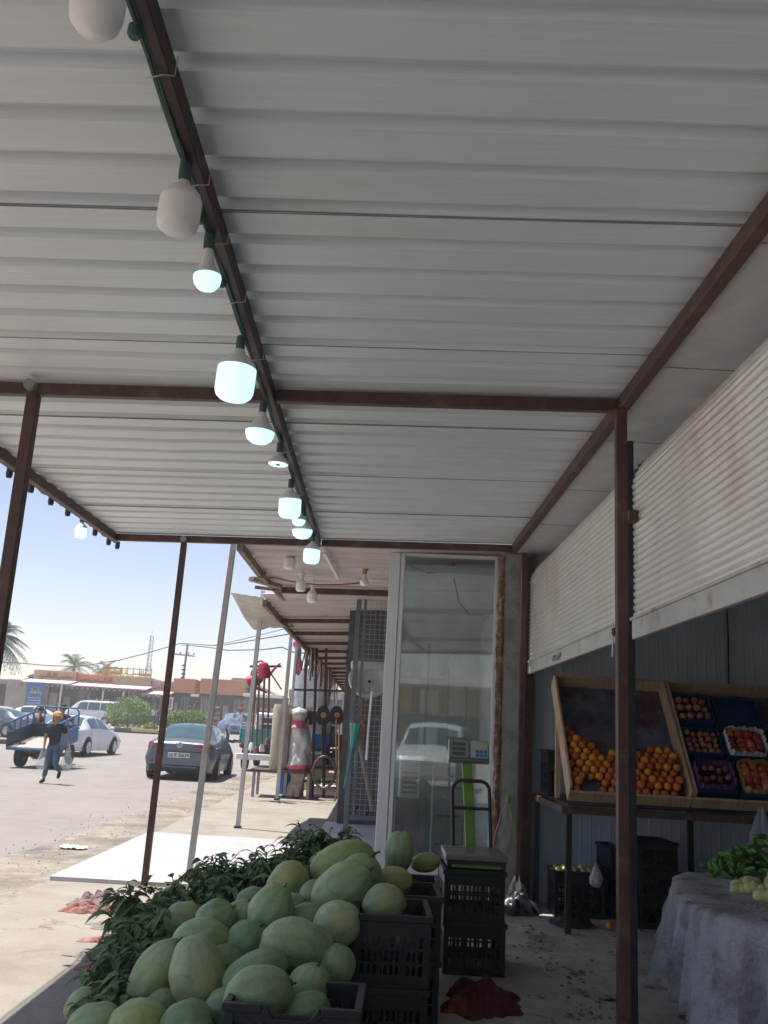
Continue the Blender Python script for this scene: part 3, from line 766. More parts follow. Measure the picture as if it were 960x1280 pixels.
def cloth(u, v):
    p = loop(u % 1.0)
    if v < .4:
        t = v / .4; q = CC + (p - CC) * t
        z = TZ + .010 + .022 * noise.noise(V((q.x * 4.5, q.y * 4.5, 2))) + .022 * (.4 - abs(noise.noise(V((q.x * 6, q.y * 8, 2))))) + .008 * noise.noise(V((q.x * 15, q.y * 15, 2))) - .012 * t ** 8
        return V((q.x, q.y, z))
    t = (v - .4) / .6
    drop = .50 + .10 * noise.noise(V((p.x * 2.2, p.y * 2.2, 7))) + .05 * noise.noise(V((p.x * 9, p.y * 9, 3)))
    nrm = (p - CC).normalized(); nrm.z = 0
    qx, qy = math.cos(u * 2 * PI) * 1.3, math.sin(u * 2 * PI) * 1.3
    ph = 1.1 * noise.noise(V((qx * 3.5, qy * 3.5, 5 + t * .35))) + .9 * (.5 - abs(noise.noise(V((qx * 7, qy * 7, t * .5))) * 2)) + .35 * noise.noise(V((qx * 17, qy * 17, t * .9)))
    out = .010 + (.02 + .085 * t) * (ph + .25) * min(1, t * 3) + .02 * t
    return V((p.x, p.y, TZ - .002)) + nrm * out + V((0, 0, -drop * (t ** 1.05) - .01 * min(1, t * 8)))
tag(MB().grid(cloth, 220, 44, True).build('table_cloth', CLOTH, None, smooth=80, thick=.003), 'grey cloth draped to near the floor over the produce table', 'cloth')
CUC = mat('cucumber_skin', (.085, .20, .04), .4, 0, .35, 9, rnd=.35, hue=.015, bump=.2, bscale=60)
SQ = mat('pale_squash_skin', (.48, .50, .22), .45, 0, .18, 8, rnd=.2, hue=.02)
def cuke_mb(l, r):
    return MB().tube([(-l / 2 + l * i / 8, .018 * math.cos((i - 4) / 4 * 1.3) - .018, 0) for i in range(9)], [r * k for k in (.28, .72, .92, 1, 1.0, 1, .94, .76, .35)], 10)
c0 = None
for i in range(170):
    a = random.uniform(0, 2 * PI); q = random.random() ** .55
    cx_, cy_ = 2.62 + .50 * q * math.cos(a), 6.16 + .32 * q * math.sin(a)
    lvl = max(0, 1 - q); z = TZ + .045 + .32 * lvl * random.uniform(.35, 1)
    if c0 is None:
        c0 = cuke_mb(.17, .021).build('cucumber', CUC, None, world=False, smooth=80)
        tag(c0, 'cucumber in the green heap on the grey cloth', 'cucumber', 'cucumbers on the cloth table'); c = c0
        e = MB().lathe([(.001, 0), (.005, 0), (.004, .012), (.001, .013)], n=6).build('stem', STEM, c0, world=False); e.location = (.086, -.012, 0); e.rotation_euler = (0, PI / 2, 0)
    else: c = c0.copy(); COL.objects.link(c)
    c.location = (cx_, cy_, z)
    c.rotation_euler = (random.uniform(-.4, .4), (random.uniform(-.35, .35) if i % 5 else random.uniform(.7, 1.4)), random.uniform(0, PI * 2))
    s = random.uniform(.7, 1.0); c.scale = (s, s, s)
s0 = None
for i in range(150):
    a = random.uniform(0, 2 * PI); q = random.random() ** .5
    cx_, cy_ = 2.42 + .38 * q * math.cos(a), 5.45 + .33 * q * math.sin(a)
    z = TZ + .036 + .15 * (1 - q) * random.uniform(.4, 1)
    if s0 is None:
        s0 = fruit('pale_squash', SQ, .036, (cx_, cy_, z), 'small pale green squash heaped at the front of the grey cloth', 'pale squashes on the cloth table', 'squash', 1.15)
        e = MB().lathe([(.001, 0), (.006, 0), (.005, .012), (.001, .013)], n=6).build('stem', STEM, s0, world=False); e.location = (0, 0, .034)
    else: scatter(s0, (cx_, cy_, z))

# ---------------------------------------------------------------- weighing scale on its crates
LIME = mat('lime_green_paint', (.15, .30, .035), .4, 0, .1, 6)
SCREEN = mat('display_face', (.22, .24, .24), .3, 0, .08, 5)
LCD = mat('display_window', (.09, .10, .10), .2); KEYB = mat('keypad_blue', (.03, .13, .42), .4); KEYG = mat('keypad_grey', (.42, .42, .36), .5)
STEELP = mat('steel_plate', (.22, .22, .23), .4, .5, .12, 9)
zc = .685
sc = thing('weighing_scale', (.73, 7.0, zc), 'platform weighing scale with lime green column and dark tube handle on black crates', 'scale')
MB().box(.515, .945, 6.76, 7.27, zc + .055, zc + .10).build('platform', STEELP, sc, bevel=.008)
MB().box(.525, .935, 6.77, 7.26, zc + .012, zc + .054).build('base_frame', DARKST, sc, bevel=.004)
MB().box(.56, .90, 6.764, 6.769, zc + .012, zc + .03).build('green_stripe', LIME, sc)
col = MB().bar((.745, 7.30, zc + .03), (.690, 7.30, zc + .71), .075, .05, up=V((0, 1, 0))).build('column', LIME, sc, bevel=.006)
hp = [(.605, 7.255, zc + .10), (.585, 7.26, zc + .46), (.588, 7.26, zc + .52), (.61, 7.26, zc + .555), (.65, 7.26, zc + .57), (.80, 7.26, zc + .57), (.84, 7.26, zc + .555), (.862, 7.26, zc + .52), (.866, 7.26, zc + .46), (.885, 7.255, zc + .10)]
hd = MB().tube(hp, .014, 8).build('handle', DARKST, sc, smooth=60)
MB().tube([(.588, 7.26, zc + .37), (.87, 7.26, zc + .37)], .012, 8).build('handle_bar', DARKST, hd)
Md = Matrix.Translation((.70, 7.27, zc + .79)) @ Matrix.Rotation(R(-18), 4, 'X')
hd2 = MB().box(-.15, .15, -.03, .035, -.075, .075, Md).build('display_head', mat('dark_grey_case', (.13, .135, .14), .5), sc, bevel=.012)
MB().box(-.155, .155, -.036, .04, -.09, -.076, Md).build('lower_rim', STEELP, hd2, bevel=.004)
MB().box(-.155, -.151, -.03, .03, -.074, .074, Md).build('side_trim', ALU, hd2)
fp = MB().box(-.142, -.004, -.034, -.0305, -.064, .066, Md).build('screen_panel', SCREEN, hd2)
for z in (-.036, .001, .038): MB().box(-.128, -.03, -.0365, -.0345, z - .012, z + .012, Md).build('display_window', LCD, fp)
kp = MB().box(.010, .142, -.034, -.0305, -.064, .066, Md).build('keypad', KEYG, hd2)
for i in range(4):
    for j in range(4):
        MB().box(.020 + i * .030, .044 + i * .030, -.0365, -.0345, -.056 + j * .030, -.033 + j * .030, Md).build('key', KEYB if j < 2 and i > 0 else KEYG, kp)
# hanging strap with the green clip, crumpled bag and tools by the pillar
PINK = mat('pink_strap', (.45, .20, .22), .7)
st = thing('hanging_bag', at(636, 1000, y=9.58), 'clear plastic bag with pink and yellow edges hanging from a green clip on the pillar', 'plastic bag')
MB().lathe([(.001, -.03), (.022, -.03), (.028, .0), (.02, .035), (.001, .04)], at(635, 1000, y=9.54), 12).build('clip', LIME, st)
MB().tube([at(*q, y=9.52) for q in ((633, 1004), (627, 1018), (620, 1040), (615, 1066), (612, 1092))], .011, 6).build('cord', PINK, st)
MB().tube([at(*q, y=9.52) for q in ((637, 1004), (642, 1025), (645, 1060), (646, 1100))], .009, 6).build('cord', mat('yellow_cord', (.35, .36, .12), .7), st)
FILM = mat('clear_film', (.55, .56, .55), .15, 0, .1, 6, bump=.6, alpha=.30, spec=.8)
def film(u, v):
    L_ = at(633 - 20 * min(1, v * 1.15) ** .7, 1004 + 104 * v, y=9.50); R_ = at(637 + 10 * min(1, v * 1.3) ** .6, 1004 + 104 * v, y=9.52)
    p = L_.lerp(R_, u); p.y -= .05 * math.sin(PI * u) * v + .025 * noise.noise(V((u * 5, v * 7, 2))); return p
MB().grid(film, 12, 22).build('film', FILM, st, smooth=80)
# red crate / sack on the floor
REDP = mat('red_net', (.085, .010, .013), .7, 0, .4, 14, bump=.8, bscale=30)
def heap(name, c, rx, ry, h, m, label, cat, seed, nu=34, nv=14, rough=.5):
    def fn(u, v):
        a = u * 2 * PI; t = v
        k = 1 + rough * noise.noise(V((math.cos(a) * 1.5 + seed, math.sin(a) * 1.5, t))) + rough * .5 * noise.noise(V((math.cos(a) * 4 * t + seed, math.sin(a) * 4 * t, 2)))
        z = h * (1 - t ** 2.2) * (1 + rough * noise.noise(V((math.cos(a) * 3 * t + seed, math.sin(a) * 3 * t, 9)))) + .25 * h * noise.noise(V((math.cos(a) * 6 * t, math.sin(a) * 6 * t, seed))) * (1 - t)
        return V(c) + V((math.cos(a) * rx * t * k, math.sin(a) * ry * t * k, max(0, z)))
    return tag(MB().grid(fn, nu, nv, True).build(name, m, None, smooth=70), label, cat)
heap('crumpled_bag', (1.40, 9.38, .016), .13, .16, .22, mat('crumpled_bag', (.5, .45, .43), .8, 0, .15, 7, bump=.8, bscale=20), 'crumpled pinkish white bag stuffed at the foot of the pillar', 'bag', 8, 40, 20, .7)
heap('net_sack', (.72, 6.12, .016), .22, .30, .12, REDP, 'dark red net sack lying on the concrete in front of the crates', 'sack', 3, 70, 26, .55)
heap('net_sack', (.56, 5.95, .016), .10, .12, .07, mat('orange_red_net', (.22, .035, .015), .7, 0, .3, 14), 'small orange red scrap of netting beside the dark red sack', 'sack', 6)
def litter(name, c, s, m, label, cat, seed):
    random.seed(seed); fs = []
    def fn(u, v):
        x = (u - .5) * s; y = (v - .5) * s * .7
        return V(c) + V((x * (1 + .4 * noise.noise(V((v * 3, seed, 1)))), y * (1 + .4 * noise.noise(V((u * 3, seed, 5)))), .006 + .16 * s * abs(noise.noise(V((u * 4, v * 4, seed))))))
    return tag(MB().grid(fn, 12, 9).build(name, m, None, smooth=70), label, cat)
BLK = mat('black_film', (.03, .03, .035), .35)
# ---------------------------------------------------------------- watermelons
def melon_mat(name, base, light, rnd=.14):
    m = mat(name, base, .48, c2=light, scale=3.2, bump=.10, bscale=90, rnd=rnd, hue=.012, spec=.35, contrast=(.35, .68), detail=6)
    t = m.node_tree; N = t.nodes; L = t.links; b = N['Principled BSDF']; tc = [n for n in N if n.type == 'TEX_COORD'][0]
    # faint darker meridian bands with ragged edges, fine netting
    sep = N.new('ShaderNodeSeparateXYZ'); L.new(tc.outputs['Object'], sep.inputs[0])
    an = N.new('ShaderNodeMath'); an.operation = 'ARCTAN2'; L.new(sep.outputs[1], an.inputs[0]); L.new(sep.outputs[2], an.inputs[1])
    nz = N.new('ShaderNodeTexNoise'); nz.inputs['Scale'].default_value = 22; nz.inputs['Detail'].default_value = 4; L.new(tc.outputs['Object'], nz.inputs['Vector'])
    ad = N.new('ShaderNodeMath'); ad.operation = 'MULTIPLY_ADD'; L.new(nz.outputs['Fac'], ad.inputs[0]); ad.inputs[1].default_value = .5; L.new(an.outputs[0], ad.inputs[2])
    mu = N.new('ShaderNodeMath'); mu.operation = 'MULTIPLY'; L.new(ad.outputs[0], mu.inputs[0]); mu.inputs[1].default_value = 11
    sn = N.new('ShaderNodeMath'); sn.operation = 'SINE'; L.new(mu.outputs[0], sn.inputs[0])
    mr = N.new('ShaderNodeMapRange'); mr.inputs[1].default_value = -.2; mr.inputs[2].default_value = 1; mr.inputs[3].default_value = 0; mr.inputs[4].default_value = .26
    L.new(sn.outputs[0], mr.inputs[0])
    mx = N.new('ShaderNodeMix'); mx.data_type = 'RGBA'; src = b.inputs['Base Color'].links[0].from_socket
    L.new(mr.outputs[0], mx.inputs[0]); L.new(src, mx.inputs[6]); mx.inputs[7].default_value = (base[0] * .55, base[1] * .62, base[2] * .6, 1)
    # the pale ground spot every melon has on the side it lay on
    gs = N.new('ShaderNodeVectorMath'); gs.operation = 'DISTANCE'; L.new(tc.outputs['Object'], gs.inputs[0]); gs.inputs[1].default_value = (.03, -.10, -.09)
    ds = N.new('ShaderNodeMath'); ds.operation = 'MULTIPLY_ADD'; L.new(nz.outputs['Fac'], ds.inputs[0]); ds.inputs[1].default_value = .05; L.new(gs.outputs['Value'], ds.inputs[2])
    m3 = N.new('ShaderNodeMapRange'); m3.inputs[1].default_value = .07; m3.inputs[2].default_value = .12; m3.inputs[3].default_value = .5; m3.inputs[4].default_value = 0; L.new(ds.outputs[0], m3.inputs[0])
    m4 = N.new('ShaderNodeMix'); m4.data_type = 'RGBA'; L.new(m3.outputs[0], m4.inputs[0]); L.new(mx.outputs[2], m4.inputs[6]); m4.inputs[7].default_value = (.42, .40, .17, 1)
    L.new(m4.outputs[2], b.inputs['Base Color'])
    cracks(m, 34, (min(1, light[0] * 1.35), min(1, light[1] * 1.3), min(1, light[2] * 1.4)), .10, .30)   # fine pale netting
    cracks(m, 6, (.17, .15, .09), .03, .34)      # scuffs and dry soil
    return m
MG = melon_mat('melon_grey_green', (.215, .31, .15), (.33, .42, .24))
MD = melon_mat('melon_dark_green', (.15, .24, .115), (.25, .345, .19))
MP = melon_mat('melon_pale_green', (.28, .375, .19), (.39, .475, .285))
MY = melon_mat('melon_yellow_green', (.24, .325, .115), (.38, .44, .19))
MELON_MESH = {}
def melon(px, py, y, wpx, hpx, ang, m, label, turn=0, tip=0):
    """long axis wpx, short axis hpx in photo pixels, ang = slope of the long axis in the picture (degrees, counter-clockwise)"""
    p = at(px, py, y=y); k = y / FPX * 1.04
    a, b = wpx * k / 2, hpx * k / 2
    key = m.name + str(len(bpy.data.objects) % 3)
    if key not in MELON_MESH:
        mb = MB().ball((0, 0, 0), .16, .13, .13, n=32, m=22, bumpy=.075, seed=len(MELON_MESH) * 1.7)
        # a small dimple and stem scar at each end
        vs = []
        for v in mb.v:
            x, yy, z = v; q = math.hypot(yy, z)
            d = max(0, 1 - q / .035)
            vs.append((x - math.copysign(.010 * d, x), yy, z))
        mb.v = vs
        o = mb.build('watermelon', m, None, world=False, smooth=85)
        sc_ = MB().lathe([(.001, 0), (.016, 0), (.010, .004), (.006, .012), (.005, .030), (.001, .032)], n=8).build('stem', STEM, o, world=False, smooth=50)
        sc_.location = (.148, 0, 0); sc_.rotation_euler = (0, PI / 2, 0)
        MELON_MESH[key] = o
    else: o = dup(MELON_MESH[key])
    o.location = p
    o.scale = (a / .16, b / .13, b / .13)
    o.rotation_euler = (random.uniform(0, 6.28) if turn == 0 else turn, -R(ang), R(tip))
    tag(o, label, 'watermelon', 'watermelons of the roadside heap')
    return o
ML = [
    (430, 1081, 5.95, 78, 52, 22, MY, 'long yellowish green watermelon at the top of the heap, before the white frame'),
    (452, 1092, 5.72, 44, 46, 60, MP, 'pale round watermelon wedged behind the big tilted one near the top of the heap'),
    (428, 1113, 5.45, 78, 56, 38, MG, 'big oblong watermelon tilted up to the right, below the yellowish top one'),
    (394, 1120, 5.62, 36, 38, 80, MG, 'watermelon half covered by the big tilted one, on its left'),
    (421, 1155, 4.98, 55, 50, 20, MP, 'pale round watermelon resting against the upper black crate'),
    (383, 1150, 5.15, 46, 36, 10, MD, 'dark watermelon in the hollow left of the pale round one'),
    (338, 1139, 5.10, 62, 50, 62, MG, 'upright egg shaped watermelon in the middle of the heap, standing out against the leaves'),
    (371, 1184, 4.72, 84, 62, -8, MG, 'largest watermelon, lying crosswise above the dipped crate'),
    (305, 1180, 4.90, 54, 46, 48, MD, 'dark bluish watermelon left of the largest crosswise one'),
    (302, 1147, 5.25, 40, 38, 70, MG, 'watermelon peeping out left of the upright egg shaped one'),
    (319, 1217, 4.48, 78, 46, 28, MD, 'grey watermelon behind the front one in the dipped crate'),
    (322, 1246, 4.18, 80, 62, 22, MG, 'front watermelon in the dipped crate, nearest the camera'),
    (386, 1236, 4.40, 54, 48, 70, MG, 'watermelon standing in the right half of the dipped crate'),
    (383, 1266, 4.18, 54, 42, 30, MD, 'low watermelon in the front right of the dipped crate'),
    (421, 1206, 4.68, 44, 42, 80, MD, 'shaded watermelon between the largest one and the lower black crate'),
    (195, 1218, 4.72, 84, 50, 58, MG, 'oblong watermelon leaning right at the left flank of the heap, against the leaves'),
    (247, 1220, 4.58, 86, 62, -78, MP, 'big pale watermelon standing on end at the left front of the heap'),
    (250, 1176, 4.88, 66, 48, 12, MG, 'watermelon lying behind the big pale upright one'),
    (270, 1151, 5.15, 48, 46, 40, MD, 'round watermelon under the leaves, above the one lying behind the pale upright one'),
    (172, 1284, 4.30, 66, 58, 15, MY, 'watermelon cut by the bottom edge, second from the left'),
    (234, 1283, 4.25, 60, 54, 20, MD, 'watermelon cut by the bottom edge below the big pale upright one'),
    (101, 1257, 4.70, 40, 32, 60, MP, 'small pale watermelon at the leftmost foot of the heap among the leaves'),
    (116, 1280, 4.42, 60, 42, 22, MG, 'bluish watermelon on the ground at the bottom left corner of the heap'),
    (212, 1126, 6.55, 44, 30, 20, MD, 'watermelon almost hidden in the leaves behind the heap, before the brown pole'),
    (361, 1104, 5.85, 54, 46, 55, MY, 'watermelon with a yellow patch in the shade of the leaves'),
    (404, 1077, 6.30, 36, 24, 20, MP, 'small pale watermelon peeping from the leaves beside the yellowish top one'),
    (314, 1124, 5.65, 36, 26, 20, MD, 'small watermelon just behind the tip of the upright egg shaped one'),
    (364, 1134, 5.45, 34, 30, 30, MG, 'small watermelon in the gap right of the upright egg shaped one'),
    (499, 1065, 6.42, 46, 34, 86, MG, 'watermelon standing on end on the rear crate against the white frame'),
    (532, 1078, 6.55, 34, 22, 10, MY, 'yellow green watermelon just showing over the rim of the rear crate'),
    (490, 1103, 5.86, 50, 34, 8, MY, 'watermelon with a pinkish patch lying in the middle crate'),
    (480, 1130, 5.26, 50, 44, 20, MG, 'watermelon rising from the front upper crate right of the heap'),
    (470, 1166, 5.22, 44, 40, 10, MY, 'yellow green watermelon seen through the slots of the front upper crate'),
    (510, 1168, 5.26, 40, 40, 50, MY, 'second watermelon seen through the slots of the front upper crate, on the right'),
    (280, 1208, 4.80, 48, 46, 30, MD, 'watermelon in the dark gap right of the big pale upright one'),
    (206, 1262, 4.55, 46, 44, 30, MD, 'watermelon in the dark hollow below the oblong leaning one'),
    (345, 1165, 5.12, 44, 40, 15, MD, 'watermelon in the gap behind the largest crosswise one'),
    (282, 1262, 4.42, 48, 46, 0, MD, 'watermelon beside the dipped crate, on its left'),
    (398, 1190, 5.05, 50, 46, 0, MD, 'watermelon below the pale round one, behind the largest'),
    (230, 1150, 5.5, 46, 40, 0, MD, 'watermelon deep in the leaves at the left of the heap'),
]
for q in ML: melon(*q)
# low crates the heap is built on (they show between the melons)
for k, (x, y, z, w, d, h, lab) in enumerate([
    (-1.12, 4.35, .012, .50, .42, .12, 'flat black crate under the left front of the heap'),
    (-1.05, 4.90, .012, .50, .42, .26, 'black crate under the left flank of the heap, in the dark below the melons'),
    (-.52, 4.45, .012, .42, .50, .34, 'black crate under the largest crosswise watermelon'),
    (-.75, 5.45, .012, .50, .42, .42, 'black crate under the leaves in the middle of the heap'),
    (-.24, 5.55, .012, .25, .50, .50, 'black crate under the big tilted watermelon'),
    (-.40, 6.10, .012, .40, .42, .50, 'black crate under the topmost yellowish watermelon')]):
    crate(x, y, z, w, d, h, lab)

# ---------------------------------------------------------------- leafy branches on and behind the heap
LEAF = mat('drooping_leaf', (.085, .16, .07), .8, c2=(.17, .25, .12), scale=9, spec=.3, sub=0)
TWIG = mat('twig', (.09, .07, .04), .8)
lpts = [(140, 1255, 4.75, .05), (150, 1238, 4.9, .06), (158, 1215, 5.1, .08), (176, 1185, 5.4, .09), (170, 1150, 5.9, .09), (178, 1170, 5.6, .2), (200, 1160, 5.75, .2), (160, 1240, 4.95, .12),
        (215, 1150, 6.0, .2), (240, 1135, 6.15, .2), (265, 1126, 6.25, .2), (290, 1118, 6.25, .2), (315, 1110, 6.3, .18), (290, 1102, 6.5, .12), (270, 1100, 6.55, .12), (340, 1100, 6.3, .16),
        (350, 1085, 6.5, .12), (365, 1090, 6.35, .15), (385, 1074, 6.5, .13), (400, 1064, 6.6, .10), (415, 1061, 6.6, .07), (380, 1105, 6.05, .12), (235, 1165, 5.65, .15), (190, 1190, 5.3, .15), (330, 1090, 6.5, .1), (160, 1135, 6.1, .06), (262, 1140, 5.9, .15), (150, 1262, 4.65, .08)]
lm = MB(); tw = MB()
random.seed(5)
def leaf(c, d, l, w):
    """one long drooping blade, curved, with a fold along its middle"""
    d = d.normalized(); side = d.cross(V((random.uniform(-.5, .5), random.uniform(-.5, .5), 1))).normalized(); up = side.cross(d)
    vs = []; n = 4
    for i in range(n + 1):
        t = i / n; ww = w * math.sin(PI * min(1, .08 + t * .92)) ** .8
        ctr = c + d * l * t + V((0, 0, -.6 * l * t * t))
        vs += [ctr - side * ww + up * ww * .35, ctr, ctr + side * ww + up * ww * .35]
    fs = []
    for i in range(n):
        for j in range(2): fs.append((i * 3 + j, i * 3 + j + 1, (i + 1) * 3 + j + 1, (i + 1) * 3 + j))
    lm.add(vs, fs)
for (px, py, y, r_) in lpts:
    c = at(px, py, y=y)
    for s_ in range(int(12 + r_ * 70)):
        b0 = c + V((random.uniform(-1, 1) * r_, random.uniform(-1, 1) * r_, random.uniform(-.7, .45) * r_))
        dirv = V((random.uniform(-1, 1), random.uniform(-1, .6), random.uniform(.0, .9))).normalized()
        b1 = b0 + dirv * random.uniform(.08, .2)
        b0.z = max(.03, b0.z); b1.z = max(.03, b1.z)
        tw.tube([b0, (b0 + b1) / 2 + V((0, 0, .015)), b1], .003, 4)
        for q in range(8):
            t = q / 7; pp = b0.lerp(b1, t)
            leaf(pp, dirv * .5 + V((random.uniform(-1, 1), random.uniform(-1, 1), random.uniform(-.5, .3))), random.uniform(.05, .14), random.uniform(.011, .026))
br = thing('leafy_branches', at(230, 1150, y=5.6), 'dark green leafy branches drooping over the left and back of the watermelon heap', 'branches'); br['kind'] = 'stuff'
lm.build('leaves', LEAF, br, smooth=0); tw.build('twigs', TWIG, br, smooth=0)
# dry tufts tied round the feet of the two poles
DRY = mat('dry_leaf', (.22, .13, .06), .8, c2=(.36, .27, .15), scale=12)
for (px, py, y, lab, mm) in ((184, 1117, 9.3, 'small tuft of dry weeds at the foot of the brown pole', DRY), (238, 1104, 9.62, 'dry brown tuft tied round the foot of the white pole', DRY)):
    lm = MB(); c = at(px, py, y=y)
    for q in range(70):
        leaf(c + V((random.uniform(-.11, .11), random.uniform(-.1, .1), random.uniform(-.06, .05))), V((random.uniform(-1, 1), random.uniform(-1, 1), random.uniform(0, 1.2))), random.uniform(.06, .12), .014)
    tag(lm.build('dry_tuft', mm, None, smooth=0), lab, 'weeds')
# red nets and rags on the pavement
RNET = mat('faded_red_net', (.30, .085, .08), .8, c2=(.40, .25, .22), scale=14, bump=.9, bscale=50)
GNET = mat('grey_pink_net', (.20, .14, .135), .8, c2=(.30, .25, .24), scale=14, bump=.9, bscale=50)
GRN = mat('grey_green_net', (.17, .165, .15), .8, c2=(.33, .30, .26), scale=14, bump=.9, bscale=50)
for (px, py, rx, ry, h, m, lab, sd) in (
    (103, 1139, .17, .08, .07, RNET, 'flattened red net bag on the sunlit pavement, leftmost of the red nets', 1),
    (112, 1131, .20, .10, .08, GNET, 'greyish pink net bag behind the flattened red one on the pavement', 2),
    (132, 1131, .18, .12, .11, GNET, 'dusty red net bag bunched up beside the greyish pink one', 3),
    (147, 1139, .15, .14, .10, RNET, 'bright red net bag nearest the leaves on the pavement', 4),
    (142, 1157, .20, .14, .03, GRN, 'flat grey green net spread below the bright red bag', 5),
    (138, 1176, .20, .10, .03, RNET, 'flat red net spread at the edge of the canopy shade', 6),
    (126, 1195, .20, .12, .025, GRN, 'faded flat net crossing the shade line on the pavement', 7),
    (116, 1210, .12, .09, .02, RNET, 'small faded red scrap of net beside the shade line', 8)):
    c = at(px, py, z=.012); heap('net_bag', (c.x, c.y, .010), rx, ry, h, m, lab, 'net bag', sd, 48, 20, .55)
# bits of litter and dark grit on the shop floor and pavement (uncountable)
lt = MB(); random.seed(9)
for i in range(420):
    x = random.uniform(-1.2, 3.0); y = random.choice((random.uniform(4.6, 9.4), random.uniform(7, 9.3)))
    s = random.uniform(.006, .028) * random.choice((.6, 1, 1.6))
    if x < .95 and y > 4.9 and x > -.1: continue
    a = random.uniform(0, 6.3); M = Matrix.Translation((x, y, .022)) @ Matrix.Rotation(a, 4, 'Z')
    lt.add([M @ V((-s, -s * .4, 0)), M @ V((s, -s * .3, .003)), M @ V((s * .8, s * .5, .006)), M @ V((-s * .7, s * .4, .002))], [(0, 1, 2, 3)])
tag(lt.build('floor_litter', mat('litter_dark', (.15, .135, .12), .9), None, smooth=0), 'dark specks and scraps of litter on the shop floor', 'litter', kind='stuff')
sg = MB()
for i in range(900):
    y = random.uniform(5.5, 30); x = random.uniform(-4.3, -2.7) + random.uniform(-.4, .4)
    s = random.uniform(.004, .014)
    M = Matrix.Translation((x, y, s * .3)) @ Matrix.Rotation(random.uniform(0, 6), 4, (random.uniform(-1, 1), random.uniform(-1, 1), 1))
    sg.add([M @ V(q) * 1 for q in ((s, 0, 0), (0, s * .8, 0), (-s, 0, 0), (0, -s, 0), (0, 0, s * .7), (0, 0, -s * .7))], [(0, 1, 4), (1, 2, 4), (2, 3, 4), (3, 0, 4), (1, 0, 5), (2, 1, 5), (3, 2, 5), (0, 3, 5)])
tag(sg.build('loose_gravel', mat('gravel_stone', (.30, .25, .20), .95, 0, .4, 5), None, smooth=0), 'loose stones along the edge of the road', 'gravel', kind='stuff')
# thin marks on the pavement and a strip along the shop floor
dk = MB(); random.seed(31)
pth = [at(645, 1150, z=.02), at(672, 1185, z=.02), at(700, 1215, z=.02), at(735, 1255, z=.02), at(760, 1300, z=.02)]
for i in range(150):
    k = random.randrange(len(pth) - 1); p = pth[k].lerp(pth[k + 1], random.random()) + V((random.gauss(0, .09), random.gauss(0, .07), 0))
    s = abs(random.gauss(.006, .010)) + .003; M = Matrix.Translation((p.x, p.y, .022)) @ Matrix.Rotation(random.uniform(0, 6.3), 4, 'Z')
    dk.add([M @ V(q) for q in ((s, 0, 0), (0, s * .7, 0), (-s, 0, 0), (0, -s * .6, 0), (0, 0, s * .6))], [(0, 1, 4), (1, 2, 4), (2, 3, 4), (3, 0, 4), (3, 2, 1, 0)])
tag(dk.build('dark_crumbs', mat('dark_crumb', (.17, .155, .14), .95, 0, .4, 9), None, smooth=0), 'trail of dark crumbs and dirt across the shop floor beside the brown post', 'dirt', kind='stuff')
heap('dark_rag', at(715, 1155, z=.02), .22, .16, .10, BLK, 'dark crumpled rag at the foot of the stand leg', 'rag', 12)
heap('dark_rag', at(648, 1140, z=.02), .2, .22, .14, BLK, 'black crumpled plastic film at the foot of the guide rail', 'plastic film', 14)
litter('paper_scrap', at(765, 1248, z=.02), .16, mat('grey_paper', (.33, .33, .33), .8), 'crumpled grey scrap of paper on the concrete beside the brown post', 'paper', 4)
litter('paper_scrap', at(92, 1060, z=.01), .3, mat('pale_paper', (.62, .6, .57), .8), 'pale paper scrap lying on the road shoulder left of the white platform', 'paper', 5)
def rod(name, a, b, r, m, label, cat, r2=None, n=8):
    o = MB().tube([a, (V(a) + V(b)) / 2, b], r, n, r2=r2).build(name, m, None, smooth=60)
    return tag(o, label, cat)
# ---------------------------------------------------------------- glass showcase of the next shop
PANE = glass_mat('shop_glass', (.80, .87, .86), .12)
TEAL = mat('teal_paint', (.05, .30, .28), .4, 0, .12, 5)
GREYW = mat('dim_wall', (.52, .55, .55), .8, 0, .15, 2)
ANG = R(-4.0)
shw = thing('glass_showcase', (.03, 9.80, .0), 'tall glass showcase in a white aluminium frame beside the rusty pillar edge', 'showcase', rz=-ANG * 0)
def SWM(): return Matrix.Translation((.03, 9.86, 0)) @ Matrix.Rotation(ANG, 4, 'Z')
A = SWM()
MB().box(0, .115, -.05, .06, .0, 3.47, A).build('frame_post', ALU, shw, bevel=.006)
MB().box(.118, .165, -.04, .05, .0, 3.47, A).build('frame_post', ALU, shw, bevel=.006)
MB().box(1.135, 1.165, -.04, .05, .0, 3.47, A).build('frame_post', ALU, shw, bevel=.004)
MB().box(.166, 1.134, -.04, .05, 3.44, 3.47, A).build('top_rail', ALU, shw); MB().box(.166, 1.134, -.04, .05, .16, .36, A).build('bottom_rail', ALU, shw, bevel=.005)
MB().box(.167, 1.133, .0, .006, .361, 3.439, A).build('pane', PANE, shw, smooth=0)
